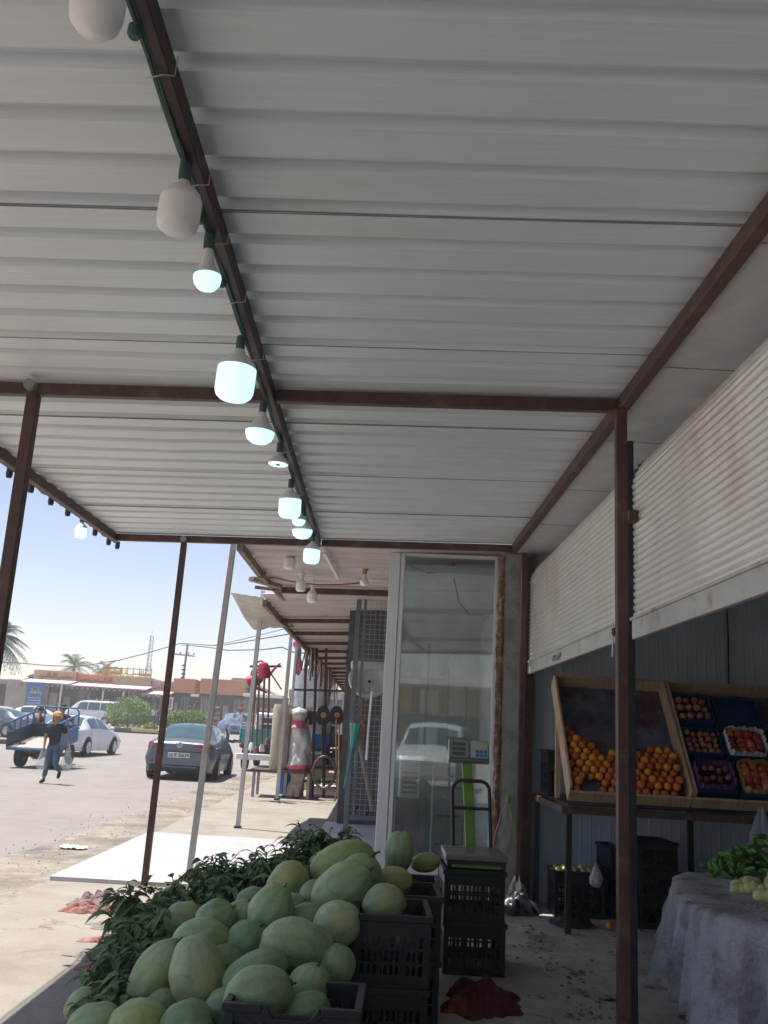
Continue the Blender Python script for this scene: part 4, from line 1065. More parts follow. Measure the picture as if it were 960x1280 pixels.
# what stands inside
room = thing('hardware_shop', (1.0, 13, .16), 'dim hardware shop room behind the glass showcase', 'shop')
MB().box(.10, 1.7, 14.8, 14.9, .161, 3.5).build('wall', GREYW, room); MB().box(-.56, .098, 14.8, 14.9, .161, 3.6).build('wall', mat('dim_painted_wall', (.10, .095, .10), .85, 0, .3, 3), room); MB().box(1.55, 1.7, 9.96, 14.79, .161, 3.5).build('wall', GREYW, room)  # cage backing: wall piece painted dark in place of the dim interior
MB().box(.12, 1.54, 9.98, 14.79, 3.30, 3.38).build('ceiling', GREYW, room)
tc_ = thing('teal_cabinet', (.35, 10.6, .165), 'teal metal cabinet standing inside the glass showcase', 'cabinet')
MB().box(.26, .62, 10.5, 10.9, .165, 1.36).build('body', TEAL, tc_, bevel=.01)
MB().box(.66, .98, 10.62, 10.95, .165, 1.22).build('side_unit', mat('pale_cabinet', (.38, .42, .42), .5), tc_, bevel=.01)
for z in (.4, .7, 1.0): MB().box(.68, .96, 10.605, 10.618, z, z + .02).build('drawer_gap', DARKST, tc_)
hw = thing('white_appliance', (.30, 10.35, .165), 'white slotted appliance on the left inside the showcase', 'appliance')
MB().box(.25, .47, 10.2, 10.42, .9, 1.28).build('body', WHITEP, hw, bevel=.02)
for k in range(5): MB().box(.28, .44, 10.19, 10.199, .95 + k * .05, .975 + k * .05).build('slot', DARKST, hw)
MB().box(.23, .49, 10.2, 10.45, .165, .895).build('stand', DARKST, hw)
ws = thing('wall_shelf', (.8, 14.6, 1.8), 'grey shelf boards with pale boxes at the back of the hardware shop', 'shelf')
for z in (1.3, 1.85, 2.4): MB().box(.15, 1.5, 14.4, 14.78, z, z + .03).build('shelf_board', GREYST, ws)
for i in range(9):
    x = .2 + (i % 3) * .42; z = 1.331 + (i // 3) * .55
    MB().box(x, x + .28, 14.45, 14.7, z, z + random.uniform(.2, .4)).build('box', mat(('box_tan', 'box_pale', 'box_grey')[i % 3], ((.40, .32, .2), (.5, .5, .48), (.3, .33, .35))[i % 3], .8), ws)
for i, (x_, l_) in enumerate(((.78, 1.3), (1.0, 1.1), (.52, 1.6))):
    rod('mop_handle', (x_, 10.9, .17), (x_ + .06, 11.6, .17 + l_ + .9), .018, DARKST, ('middle', 'rightmost', 'leftmost')[i] + ' dark handle leaning inside the glass showcase', 'handle')
cb = thing('loose_cable', (.7, 9.97, 3.2), 'black cables drooping behind the top of the showcase glass', 'cable')
MB().tube([(.25, 9.98, 3.36), (.45, 9.99, 3.29), (.68, 9.99, 3.33), (.74, 9.99, 3.42)], .01, 6).build('wire', DARKST, cb)
MB().tube([(.74, 10.0, 3.25), (.80, 10.0, 3.0), (.92, 10.0, 2.86), (1.10, 10.0, 2.87)], .008, 6).build('wire', DARKST, cb)

# ---------------------------------------------------------------- the wire cage with a wash basin
CAGE = mat('cage_grey', (.155, .16, .175), .5, .2, .12, 8)
WIREM = mat('cage_wire', (.42, .42, .43), .4, .4)
zc0 = .165; yC = 13.45
cage = thing('wire_cage', (-.2, yC, zc0), 'tall grey wire mesh cage door standing on the marble step left of the showcase', 'cage')
xa, xb = at(437, 900, y=yC).x, at(478, 900, y=yC).x + .12
ztop = at(440, 737, y=yC).z; zbm = .35
for x, w in ((xa, .07), (xb, .05)): MB().box(x, x + w, yC - .03, yC + .03, zc0, ztop).build('post', CAGE, cage, bevel=.004)
for z in (zbm, 1.70, ztop - .06): MB().box(xa + .071, xb - .001, yC - .025, yC + .025, z, z + .06).build('rail', CAGE, cage, bevel=.004)
MB().box(xa + .11, xa + .15, yC - .02, yC + .02, zbm + .061, 1.699).build('inner_post', CAGE, cage); MB().box(xa + .11, xa + .15, yC - .02, yC + .02, 1.761, ztop - .061).build('inner_post', CAGE, cage)
wm = MB(); s = .072
x = xa + .07
while x < xb: wm.box(x - .0026, x + .0026, yC - .004, yC, zbm, ztop); x += s
z = zbm + .06
while z < ztop - .05: wm.box(xa + .05, xb, yC + .0005, yC + .0045, z - .0026, z + .0026); z += s
wm.build('wire_mesh', WIREM, cage, smooth=0)
MB().tube([at(465, 864, y=yC - .07), at(460, 918, y=yC - .07), at(458, 950, y=yC - .07)], .018, 8).build('pull_handle', ALU, cage)
# wash basin hung inside
bc = at(461, 852, y=yC + .30)
wb = thing('wash_basin', bc, 'white ceramic wash basin hanging tilted inside the wire cage', 'wash basin')
CER = mat('white_ceramic', (.58, .57, .56), .25, 0, .05, 4)
prof = [(.02, -.03), (.13, -.03), (.19, .02), (.235, .08), (.29, .085), (.30, .06), (.27, -.02), (.18, -.12), (.02, -.14)]
Mb = Matrix.Rotation(R(62), 3, 'X')
MB().lathe(prof, bc, 30, Mb).build('bowl', CER, wb, smooth=60)
MB().box(bc.x - .28, bc.x + .30, bc.y + .02, bc.y + .16, bc.z + .17, bc.z + .30).build('back_ledge', CER, wb, bevel=.03)
MB().ball(bc + V((.01, -.03, .0)), .022).build('drain', DARKST, wb)
# things stored inside the cage
rod('wooden_plank', at(447, 915, y=yC + .25), at(466, 1014, y=yC + .15), .035, mat('grey_timber', (.30, .25, .22), .8), 'grey brown plank leaning inside the wire cage', 'plank')
TEALB = mat('teal_plastic', (.05, .30, .25), .5)
bro = thing('teal_broom', at(430, 990, y=13.2), 'teal broom leaning against the outside of the wire cage', 'broom')
MB().tube([at(430, 985, y=13.2), at(440, 935, y=13.3)], .012, 8).build('handle', TEALB, bro)
MB().tube([at(440, 935, y=13.3), at(443, 918, y=13.3), at(445, 905, y=13.32)], .03, 8, r2=.085).build('bristles', TEALB, bro)
rod('teal_pipe', at(446, 940, y=yC + .3), at(445, 972, y=yC + .3), .03, TEALB, 'short teal pipe standing inside the wire cage', 'pipe')
rod('orange_board', at(453, 875, y=yC + .35), at(455, 935, y=yC + .35), .06, mat('rusty_board', (.28, .12, .07), .8), 'rust brown board standing behind the wash basin', 'board')
for i, (a, b) in enumerate((((456, 1022), (466, 1005)), ((440, 1018), (447, 1008)))):
    rod('metal_bar', at(*a, y=yC + .1), at(*b, y=yC + .2), .02, DARKST, ('dark bar lying at the foot of the plank in the cage', 'short dark bar lying at the left foot of the cage')[i], 'bar')
MB().box(0, .1, 0, .1, 0, .1)
tag(MB().box(.0, .05, 9.9, 9.97, .35, .38).build('door_stop', DARKST), 'dark latch at the lower edge of the white frame', 'latch')

# ---------------------------------------------------------------- neighbouring canopies along the street
OLDSH = two_tone('old_roof_sheet', (.52, .47, .45), (.60, .55, .53), (.38, .30, .26), 3, 2.2, rough=.6, bump=.1, th=(.5, .75), stretch=(.4, 5, 5))
OLDWD = two_tone('old_timber', (.24, .17, .13), (.33, .26, .21), (.15, .10, .08), 4, 6, rough=.85, bump=.4, th=(.5, .7))
c2 = thing('shop_canopy', (-.7, 12, 3.4), 'worn pinkish sheet canopy of the hardware shop, with rough timber edge', 'canopy', 'neighbouring canopies along the street')
def simple_roof(t, x0, x1, y0, y1, z0, z1, pitch, m, beams=True):
    def fn(u, v):
        yy = y0 + (y1 - y0) * v; k = (yy / pitch) % 1.0
        zz = .03 if .62 < k < .9 else 0
        return V((x0 + (x1 - x0) * u + .02 * noise.noise(V((yy, 1, 1))), yy, z0 + (z1 - z0) * u + zz + .015 * noise.noise(V((u * 2, yy * .6, 3)))))
    MB().grid(fn, 4, int((y1 - y0) / pitch * 8)).build('roof_sheet', m, t, smooth=15)
simple_roof(c2, -1.55, 2.2, 9.5, 13.6, 3.43, 3.53, .42, OLDSH)
MB().bar((-1.56, 9.5, 3.39), (-1.57, 11.6, 3.39), .06, .09).build('edge_beam', OLDWD, c2); MB().bar((-1.54, 11.2, 3.36), (-1.50, 13.6, 3.40), .05, .07).build('edge_beam', OLDWD, c2)
MB().bar((-1.72, 11.6, 3.37), (-1.38, 11.9, 3.33), .12, .05).build('broken_board', OLDWD, c2); MB().bar((-1.75, 12.2, 3.35), (-1.40, 12.3, 3.34), .04, .04).build('broken_board', OLDWD, c2)
MB().bar((-1.5, 12.5, 3.37), (1.4, 12.5, 3.44), .07, .08).build('crossbeam', BROWN, c2)
MB().bar((-.68, 9.7, 3.40), (-.60, 11.4, 3.40), .035, .03).build('lamp_batten', WHITEP, c2)
c3 = thing('shop_canopy', (-.8, 20, 3.4), 'long ribbed canopy over the far part of the pavement, behind the white awning', 'canopy', 'neighbouring canopies along the street')
simple_roof(c3, -1.75, 1.0, 12.9, 48, 3.36, 3.5, .55, OLDSH)
MB().bar((-1.76, 13.4, 3.30), (-1.76, 48, 3.30), .06, .10).build('edge_beam', OLDWD, c3)
for k in range(14): MB().bar((-1.72, 15.6 + k * 2.1, 3.29), (.9, 15.6 + k * 2.1, 3.42), .07, .07).build('crossbeam', BROWN, c3)
for k, y in enumerate((26.5, 32, 38, 45)): MB().bar((-1.78, y, 0), (-1.76, y, 3.25), .07, .07, up=V((0, 1, 0))).build('post', GALV, c3)
row = thing('shop_row', (1.0, 32, 0), 'dim row of shop fronts receding along the pavement beyond the cage', 'shops')
MB().box(.75, 1.2, 15.1, 48, 0, 3.6).build('wall', mat('row_wall', (.22, .20, .19), .85, 0, .2, 1), row)
for k in range(7): MB().box(.70, .749, 16 + k * 4.4, 19 + k * 4.4, .1, 2.6).build('door', (GREYST, DARKST, BROWN)[k % 3], row)
# white cloth awning that sags off the corner pole
AWN = mat('white_awning', (.62, .60, .57), .7, 0, .08, 5, c2=(.50, .45, .39))
def awn(u, v):
    y = 13.2 + 4.2 * v; x = -2.24 + .46 * u + .10 * v
    z = 3.40 - .05 * u - .30 * (v ** .7) * (1 - u) * .9 * math.sin(PI * min(1, v * 1.15)) - .12 * math.sin(PI * v) + .03 * noise.noise(V((u * 4, v * 6, 1)))
    return V((x, y, z))
tag(MB().grid(awn, 14, 22).build('cloth_awning', AWN, None, smooth=80, thick=.006), 'sagging white cloth awning on the corner pole, against the sky', 'awning')
# poles
def pole(base, top, w, m, label, group=None, cap=False):
    t = thing('metal_pole', base, label, 'pole', group)
    MB().bar(base, top, w, w, up=V((0, 1, 0))).build('shaft', m, t, bevel=.004)
    MB().box(base[0] - w * .8, base[0] + w * .8, base[1] - w * .8, base[1] + w * .8, base[2], base[2] + .03).build('foot', DARKST, t)
    return t
b = at(235, 1105, y=9.66); pole((b.x, b.y, .05), tuple(at(292, 680, y=9.70)), .058, GALV, 'pale galvanised pole leaning slightly, rising from the white tiles beside the brown post')
b = at(297, 1035, z=.01); pole(tuple(b), tuple(at(329, 738, y=b.y)), .065, GALV, 'pale pole that holds the corner of the white awning')
b = at(346, 1000, z=.01); pole(tuple(b), tuple(at(365, 783, y=b.y)), .075, GALV, 'left pole of the close pair beside the plastic wrapped roll')
b = at(355, 996, z=.01); pole(tuple(b), tuple(at(373, 783, y=b.y)), .06, GALV, 'right pole of the close pair beside the plastic wrapped roll')
# neighbour's bulbs and wires
nb = 'bulbs under the hardware shop canopy'
def hung(px, py, y, wpx, kind, label, drop, mm=WHITEP):
    p = at(px, py, y=y); d = wpx * y / FPX
    t = bulb(p, d, kind, 0, label, nb, h=WHITEP)
    h = MB().lathe([(.001, .06), (.05, .06), (.05, .045), (.028, .03), (.028, -.02), (.001, -.02)], n=14); h.build('socket', mm, t, world=False)
    MB().tube([(0, 0, .06), (.01, 0, .06 + drop * .5), (.015, .02, .06 + drop)], .007, 6).build('flex', mm, t, world=False)
BRASS = mat('brass_cap', (.42, .26, .10), .4, .3)
hung(363, 692, 10.3, 15, 'drum', 'leftmost white drum bulb under the hardware shop canopy, highest of the three', .06)
hung(377, 722, 11.2, 13, 'drum', 'middle white drum bulb under the hardware shop canopy, on a white socket', .08)
hung(391, 736, 11.5, 13, 'drum', 'lowest white bulb of the three under the hardware shop canopy', .1)
hung(456, 716, 11.0, 11, 'cone', 'small round bulb with a brass cap hanging alone near the cage top', .20, BRASS)
rw = thing('red_wire', at(400, 728, y=11.4), 'thin red wire strung under the hardware shop canopy between the bulbs', 'wire')
MB().tube([at(*q, y=11.4) for q in ((342, 722), (355, 725), (375, 729), (400, 731), (425, 731), (456, 728))], .010, 6).build('wire', mat('red_wire', (.40, .08, .07), .6), rw)
ww = thing('white_wire', at(430, 722, y=11.45), 'thin white wire strung under the hardware shop canopy above the red one', 'wire')
MB().tube([at(*q, y=11.45) for q in ((388, 727), (410, 727), (435, 726), (460, 724), (482, 726))], .009, 6).build('wire', WHITEP, ww)

# ---------------------------------------------------------------- goods in front of the hardware shop
REDC = mat('red_plastic', (.40, .035, .06), .4, 0, .15, 6)
arm = thing('pole_bracket', at(335, 836, y=20.55), 'thin bracket bar jutting from the pole pair, carrying the brown rods and red cans', 'bracket')
MB().bar(at(352, 833, y=20.62), at(312, 833, y=20.55), .045, .045).build('bar', BROWN, arm); MB().bar(at(352, 862, y=20.62), at(334, 835, y=20.58), .03, .03).build('brace', BROWN, arm)
MB().bar(at(316, 833, y=20.5), at(316, 833, y=19.9), .035, .035).build('cross_bar', BROWN, arm)
RODM = mat('brown_rod', (.22, .11, .075), .6)
for i, (a, b) in enumerate((((314, 936), (321, 836)), ((320, 940), (325, 836)), ((327, 938), (331, 836)), ((334, 930), (337, 837)))):
    t = thing('broom', at(*a, y=20.1 + .1 * i), ('leftmost', 'second from left', 'third from left', 'rightmost')[i] + ' brown broom of the bundle hanging from the bracket under the red cans', 'broom', 'brown brooms hanging from the bracket')
    MB().tube([at(*a, y=20.1 + .1 * i), at(*b, y=20.1 + .1 * i)], .022, 8).build('handle', RODM, t)
    MB().lathe([(.001, 0), (.07, 0), (.06, .10), (.03, .16), (.001, .17)], at(*a, y=20.1 + .1 * i) + V((0, 0, -.03)), 12).build('brush_head', (WHITEP, RODM, WHITEP, RODM)[i], t)
def can(px, py, y, s, label, flip=1, ang=0):
    c = at(px, py, y=y)
    t = thing('watering_can', c, label, 'watering can', 'red watering cans')
    M = Matrix.Translation(c) @ Matrix.Rotation(ang, 4, 'Y') @ Matrix.Scale(s, 4)
    MB().lathe([(.001, -.5), (.30, -.5), (.36, -.42), (.36, .1), (.30, .38), (.18, .5), (.001, .5)], (0, 0, 0), 20).build
    b = MB().lathe([(.001, -.5), (.34, -.5), (.40, -.42), (.38, .15), (.28, .42), (.14, .5), (.001, .5)], (0, 0, 0), 20); xf(b, M).build('body', REDC, t)
    b = MB().tube([(flip * .30, 0, -.35), (flip * .62, 0, .0), (flip * .95, 0, .28), (flip * 1.08, 0, .34)], .09, 10, r2=.05); xf(b, M).build('spout', REDC, t)
    b = MB().tube([(-flip * .30, 0, -.2), (-flip * .62, 0, .05), (-flip * .55, 0, .5), (-flip * .15, 0, .62), (flip * .05, 0, .45)], .06, 10); xf(b, M).build('handle', REDC, t)
can(330, 838, 20.1, .34, 'red watering can with its spout to the right, above the hanging brooms', 1, R(-8))
can(319, 850, 20.3, .34, 'red watering can hanging lower left behind the awning pole', 1, R(62))
# rolled mats, bin, wrapped roll
MATM = mat('reed_mat', (.34, .31, .21), .85, c2=(.56, .52, .40), scale=3, stretch=(12, 12, 1.5), bump=.6)
pm = at(350, 945, y=21.4)
tag(MB().lathe([(.001, -.02), (.20, 0), (.22, .1), (.21, .7), (.22, 1.3), (.19, 1.42), (.001, 1.40)], (pm.x - .02, 21.4, .60), 22).build('reed_mat_roll', MATM, None), 'pale green beige reed mat rolled up and standing behind the pole pair', 'mat roll')
tb2 = thing('low_table', (pm.x, 21.4, 0), 'low rusty table under the rolled mat behind the pole pair', 'table')
MB().box(pm.x - .55, pm.x + .75, 21.0, 21.9, .54, .59).build('top', BROWN, tb2)
for dx in (-.5, .7):
    for y in (21.05, 21.85): MB().box(pm.x + dx - .03, pm.x + dx + .03, y - .03, y + .03, 0, .539).build('leg', GREYST, tb2)
bb_ = at(357, 985, y=22.3)
bn = thing('blue_bin', (bb_.x, 22.3, 0), 'deep blue plastic bin standing behind the pole pair', 'bin')
MB().lathe([(.001, 0), (.17, 0), (.21, .5), (.22, .62), (.19, .62), (.001, .6)], (bb_.x, 22.3, .0), 20).build('barrel', mat('blue_plastic', (.03, .09, .42), .4), bn)
MB().lathe([(.22, .62), (.24, .63), (.24, .66), (.001, .69)], (bb_.x, 22.3, .0), 20).build('lid', mat('blue_plastic', (.03, .09, .42), .4), bn)
wr = at(369, 985, y=21.3)
wt = thing('wrapped_roll', (wr.x, 21.3, 0), 'tall roll of blankets wrapped in clear plastic with pink cloth at its neck and foot', 'blanket roll')
WRAP = mat('plastic_wrap', (.52, .52, .52), .25, c2=(.66, .62, .62), scale=7, bump=.9, bscale=14, spec=.7)
PINKC = mat('pink_cloth', (.60, .08, .16), .7, c2=(.65, .28, .32), scale=6)
def rollf(u, v):
    a = u * 2 * PI
    prof = [(0, .02), (.02, .16), (.10, .19), (.20, .15), (.30, .20), (.34, .235), (.5, .225), (.70, .215), (.78, .19), (.82, .11), (.86, .15), (.93, .20), (.975, .15), (1, .02)]
    for (t0, r0), (t1, r1) in zip(prof, prof[1:]):
        if v <= t1: break
    r_ = r0 + (r1 - r0) * (v - t0) / (t1 - t0)
    r_ *= 1 + .32 * noise.noise(V((math.cos(a) * 1.6, math.sin(a) * 1.6, v * 7))) + .14 * noise.noise(V((math.cos(a) * 5, math.sin(a) * 5, v * 16)))
    lean = .05 * math.sin(v * 4)
    return V((wr.x + lean + r_ * math.cos(a), 21.3 + r_ * math.sin(a), 1.98 * v))
def part_roll(v0, v1, off, nm, m):
    def fn(u, v):
        p = rollf(u, v0 + (v1 - v0) * v); c = V((wr.x + .05 * math.sin((v0 + (v1 - v0) * v) * 4), 21.3, p.z)); return c + (p - c) * off
    MB().grid(fn, 30, max(6, int((v1 - v0) * 44)), True).build(nm, m, wt, smooth=60)
SACK = mat('beige_sack', (.36, .31, .25), .9, 0, .25, 8, bump=.5)
part_roll(0, .285, 1, 'base_sack', SACK); part_roll(.28, .365, 1.05, 'pink_band', PINKC); part_roll(.36, .80, 1, 'wrapped_bundle', WRAP)
part_roll(.77, .85, 1.12, 'pink_neck', PINKC); part_roll(.845, 1.0, 1, 'plastic_knot', WRAP)
# goods rack with shovels
rk = thing('goods_rack', (at(405, 990, y=22).x, 22.0, 0), 'rusty goods rack with cross bars beyond the wrapped roll', 'rack')
yR = 22.0
for px in (378, 391, 405, 432): MB().bar((at(px, 990, y=yR).x, yR, 0), (at(px + (3 if px > 400 else 5), 800, y=yR).x, yR, at(px, 800, y=yR).z), .06, .06, up=V((0, 1, 0))).build('upright', BROWN, rk)
for py in (862, 936, 958, 976): MB().bar(at(366, py, y=yR - .05), at(440, py + 2, y=yR - .05), .05, .05).build('cross_bar', BROWN, rk)
for py in (937, 960): MB().box(at(376, py, y=yR).x, at(440, py, y=yR).x, yR, yR + .8, at(400, py, y=yR).z - .03, at(400, py, y=yR).z).build('shelf_board', OLDWD, rk)
SHV = mat('black_shovel_blade', (.02, .025, .03), .4); ORS = mat('orange_sticker', (.60, .20, .08), .6); HND = mat('pale_handle', (.46, .33, .22), .6)
for i, px in enumerate((385, 403, 420)):
    y = 21.6; b = at(px, 905, y=y); w = .155
    t = thing('shovel', at(px, 985, y=y), ('left', 'middle', 'right')[i] + ' black shovel standing blade up in the row of three', 'shovel', 'three shovels standing blade up')
    h = .37 if i else .30
    out = []
    for k in range(13):
        a = PI * k / 12; out.append((b.x + w * math.cos(a), y, b.z + h - .16 + .20 * math.sin(a) if i else b.z + h - .05 + .05 * math.sin(a)))
    out += [(b.x - w, y, b.z + .05), (b.x - w * .5, y, b.z - .02), (b.x + w * .5, y, b.z - .02), (b.x + w, y, b.z + .05)]
    MB().prism(out, (0, .015, 0)).build('blade', SHV, t)
    if i: MB().lathe([(.001, 0), (.065, 0), (.065, .004), (.001, .004)], (b.x + .01, y - .004, b.z + .20), 14, Matrix.Rotation(PI / 2, 3, 'X')).build('sticker', ORS, t)
    MB().tube([b + V((0, -.02, .1)), b + V((0, -.02, -.05)), at(px + 1, 985, y=y)], .022, 8).build('handle', HND if i != 1 else BROWN, t)
bx = at(400, 940, y=22.3)
tk = thing('water_box', (bx.x, 22.3, bx.z), 'clear and bright blue plastic water box on the rack shelf', 'box')
MB().box(bx.x - .22, bx.x + .22, 22.1, 22.5, bx.z + .01, bx.z + .42).build('blue_lower', mat('bright_blue', (.03, .24, .62), .35), tk, bevel=.02)
MB().box(bx.x - .22, bx.x + .22, 22.1, 22.5, bx.z + .425, bx.z + .95).build('clear_upper', mat('clear_plastic', (.42, .50, .50), .2, alpha=.6), tk, bevel=.02)
hc = at(404, 985, y=20.6)
ring = [hc + V((.24 * math.cos(a), .03 * math.sin(a * 2), .33 + .33 * math.sin(a))) for a in [2 * PI * k / 28 for k in range(29)]]
tag(MB().tube(ring, .03, 8).build('hose_coil', mat('brown_hose', (.14, .09, .07), .5), None), 'brown hose coil standing on its edge below the shovels', 'hose')
for i, (a, b, m_) in enumerate((((423, 1000), (424, 905), HND), ((427, 1000), (432, 960), ORS), ((418, 1002), (428, 965), HND))):
    rod('tool_handle', at(*a, y=20.5), at(*b, y=20.6), .02, m_, ('upright pale handle beside the cage', 'orange handle leaning beside the cage', 'pale handle leaning below the orange one')[i], 'handle')
for i, (px, py, r_, m_, lab) in enumerate(((372, 805, .13, PINKC, 'upper pink inflatable toy hanging under the far canopy edge'), (374, 832, .12, PINKC, 'lower pink inflatable toy hanging under the far canopy edge'), (373, 818, .1, mat('grey_toy', (.2, .22, .24), .5), 'grey toy hanging between the two pink ones'))):
    c = at(px, py, y=21.5)
    MBt = MB().ball(c, r_ * .7, r_ * .5, r_ * 1.5, bumpy=.5, seed=i + 3); tag(MBt.build('hanging_toy', m_, None), lab, 'toy')
for i, px in enumerate((388, 393, 399, 404, 410, 416)):
    y = 21 + i * 1.6; c = at(px, 860 - (430 - px) * 1.6 + 10, x=-1.70)
    t = thing('hanging_bundle', c, ('first', 'second', 'third', 'fourth', 'fifth', 'farthest')[i] + ' brown bundle of ropes hanging along the far canopy edge, counted from the awning', 'bundle', 'rope bundles under the far canopy')
    for q in range(7):
        dx = (q - 3) * .035
        MB().tube([c + V((dx * .4, 0, .12)), c + V((dx, .03 * (q % 2), -.2)), c + V((dx * 1.5, 0, -.55 - .12 * (q % 3)))], .018, 6).build('rope', (OLDWD, GALV, mat('dark_rope', (.09, .06, .05), .9))[q % 3], t)
dum = thing('white_water_tank', at(385, 850, y=30), 'pale grey water tank and drum pile beyond the goods rack', 'tank')
c = at(388, 885, y=30)
MB().lathe([(.001, 0), (.55, 0), (.6, .2), (.6, 1.2), (.3, 1.5), (.001, 1.55)], (c.x, 30, c.z), 20).build('tank', mat('pale_tank', (.55, .57, .58), .5), dum)
MB().box(c.x - .7, c.x + .7, 29.5, 30.5, .0, c.z - .001).build('base', GREYST, dum)
hb_ = at(345, 965, y=25)
for i, (px, py, y, sx, sz, m_, lab) in enumerate(((436, 985, 23, .3, .35, GREYST, 'grey box on the ground behind the cage edge'), (395, 965, 22.6, .5, .25, WHITEP, 'white carton on the lower shelf of the goods rack'), (420, 955, 22.4, .3, .3, HND, 'tan carton on the lower shelf of the goods rack'), (410, 995, 23, .7, .2, WHITEP, 'flat white carton on the ground below the goods rack'))):
    c = at(px, py, y=y); t = thing('carton', (c.x, y, max(0, c.z - sz / 2)), lab, 'box')
    MB().box(c.x - sx / 2, c.x + sx / 2, y - .2, y + .2, max(0.01, c.z - sz / 2), max(0.01, c.z - sz / 2) + sz).build('body', m_, t, bevel=.01)
    MB().box(c.x - sx / 2 + .01, c.x + sx / 2 - .01, y - .203, y - .2005, max(0.01, c.z - sz / 2) + sz * .8, max(0.01, c.z - sz / 2) + sz * .86).build('tape', OLDWD, t)

random.seed(21)
CLUT = [('bucket', 'bucket'), ('carton', 'box'), ('jerrycan', 'jerrycan'), ('gas_cylinder', 'gas cylinder')]
cm = {'bucket': [('dark green', (.04, .13, .08)), ('pale grey', (.5, .5, .5)), ('dull red', (.35, .06, .05))], 'carton': [('tan', (.42, .31, .19)), ('white', (.6, .6, .58)), ('brown', (.22, .14, .09))],
      'jerrycan': [('white', (.6, .6, .6)), ('yellowish', (.5, .42, .16)), ('blue', (.06, .15, .35))], 'gas_cylinder': [('orange', (.45, .17, .05)), ('grey', (.3, .3, .32)), ('green', (.05, .18, .12))]}
slot = [('on the lower shelf of the goods rack', 957, 22.4), ('on the upper shelf of the goods rack', 934, 22.45), ('on the ground behind the goods rack', 990, 24.2), ('on the ground far behind the hose coil', 978, 26.5)]
for si, (where, py, y) in enumerate(slot):
    for k in range(4):
        nm, cat = CLUT[(k + si) % 4]; cn, cc = cm[nm][(k + si * 2) % 3]
        px = (381, 394, 411, 426)[k] + random.uniform(-2, 2); c = at(px, py, y=y); c.z = max(.01, c.z)
        t = thing(nm, c, cn + ' ' + nm.replace('_', ' ') + ' ' + where + ', ' + ('leftmost', 'second from the left', 'third from the left', 'rightmost')[k] + ' there', cat)
        m_ = mat('clutter_' + cn.replace(' ', '_') + '_' + nm, cc, .6, 0, .2, 6)
        if nm == 'bucket':
            MB().lathe([(.001, 0), (.11, 0), (.145, .27), (.155, .28), (.14, .285), (.105, .03), (.001, .03)], n=18).build('bucket_body', m_, t, world=False)
            MB().tube([(.15 * math.cos(a), -.02, .27 - .13 * math.sin(a)) for a in [PI * i / 10 for i in range(11)]], .006, 5).build('wire_handle', DARKST, t, world=False)
        elif nm == 'carton':
            MB().box(-.18, .18, -.14, .14, 0, .26).build('carton_body', m_, t, world=False, bevel=.006); MB().box(-.181, .181, -.025, .025, .2, .262).build('tape', OLDWD, t, world=False)
        elif nm == 'jerrycan':
            MB().box(-.13, .13, -.09, .09, 0, .30).build('can_body', m_, t, world=False, bevel=.03); MB().tube([(-.08, 0, .30), (-.06, 0, .36), (.04, 0, .36), (.06, 0, .30)], .016, 6).build('grip', m_, t, world=False); MB().lathe([(.001, 0), (.03, 0), (.03, .05), (.001, .05)], (.10, 0, .29), 10).build('cap', DARKST, t, world=False)
        else:
            MB().lathe([(.001, 0), (.12, .0), (.15, .05), (.15, .30), (.11, .38), (.04, .41), (.04, .45), (.001, .46)], n=18).build('cylinder_body', m_, t, world=False, smooth=50); MB().lathe([(.09, .40), (.10, .40), (.10, .50), (.09, .50)], n=16).build('collar', m_, t, world=False)
# ---------------------------------------------------------------- vehicles
CGLASS = mat('car_glass', (.05, .10, .11), .06, 0, .1, 3, spec=.9)
TYRE = mat('tyre_rubber', (.025, .025, .027), .8, 0, .2, 20); RIM = mat('alloy_rim', (.42, .43, .45), .35, .6)
TAIL = mat('tail_lamp', (.30, .015, .03), .2, 0, .2, 12, spec=.7); HEADL = mat('head_lamp', (.6, .62, .65), .15, spec=.8)
TRIM = mat('black_trim', (.022, .022, .025), .5); PLATE = mat('number_plate', (.70, .70, .68), .5); PTXT = mat('plate_letters', (.03, .03, .04), .6)
CHROME = mat('chrome', (.6, .62, .65), .2, .8)
# stations: y from rear, zb (floor), wb, zm, wm, zbelt, wbelt, zr, wr, ztop
SEDAN = [(0.00, .36, .70, .58, .80, .86, .72, .93, .60, .95), (.05, .25, .80, .56, .87, .90, .79, .98, .68, 1.00), (.22, .20, .84, .58, .90, .93, .84, 1.02, .73, 1.045), (.62, .18, .86, .60, .91, .95, .87, 1.05, .72, 1.08),
         (1.12, .18, .86, .60, .91, .955, .86, 1.31, .60, 1.355), (1.45, .18, .86, .6, .91, .955, .855, 1.40, .575, 1.44), (2.05, .18, .86, .6, .91, .95, .855, 1.425, .57, 1.47), (2.65, .18, .86, .6, .91, .94, .86, 1.37, .58, 1.42), (3.15, .18, .86, .6, .91, .93, .865, 1.15, .68, 1.19), (3.42, .18, .86, .6, .91, .91, .86, .985, .74, 1.02),
         (4.05, .18, .86, .58, .90, .83, .82, .89, .68, .92), (4.40, .22, .83, .55, .86, .74, .76, .79, .60, .82), (4.55, .30, .74, .52, .78, .64, .66, .67, .5, .70)]
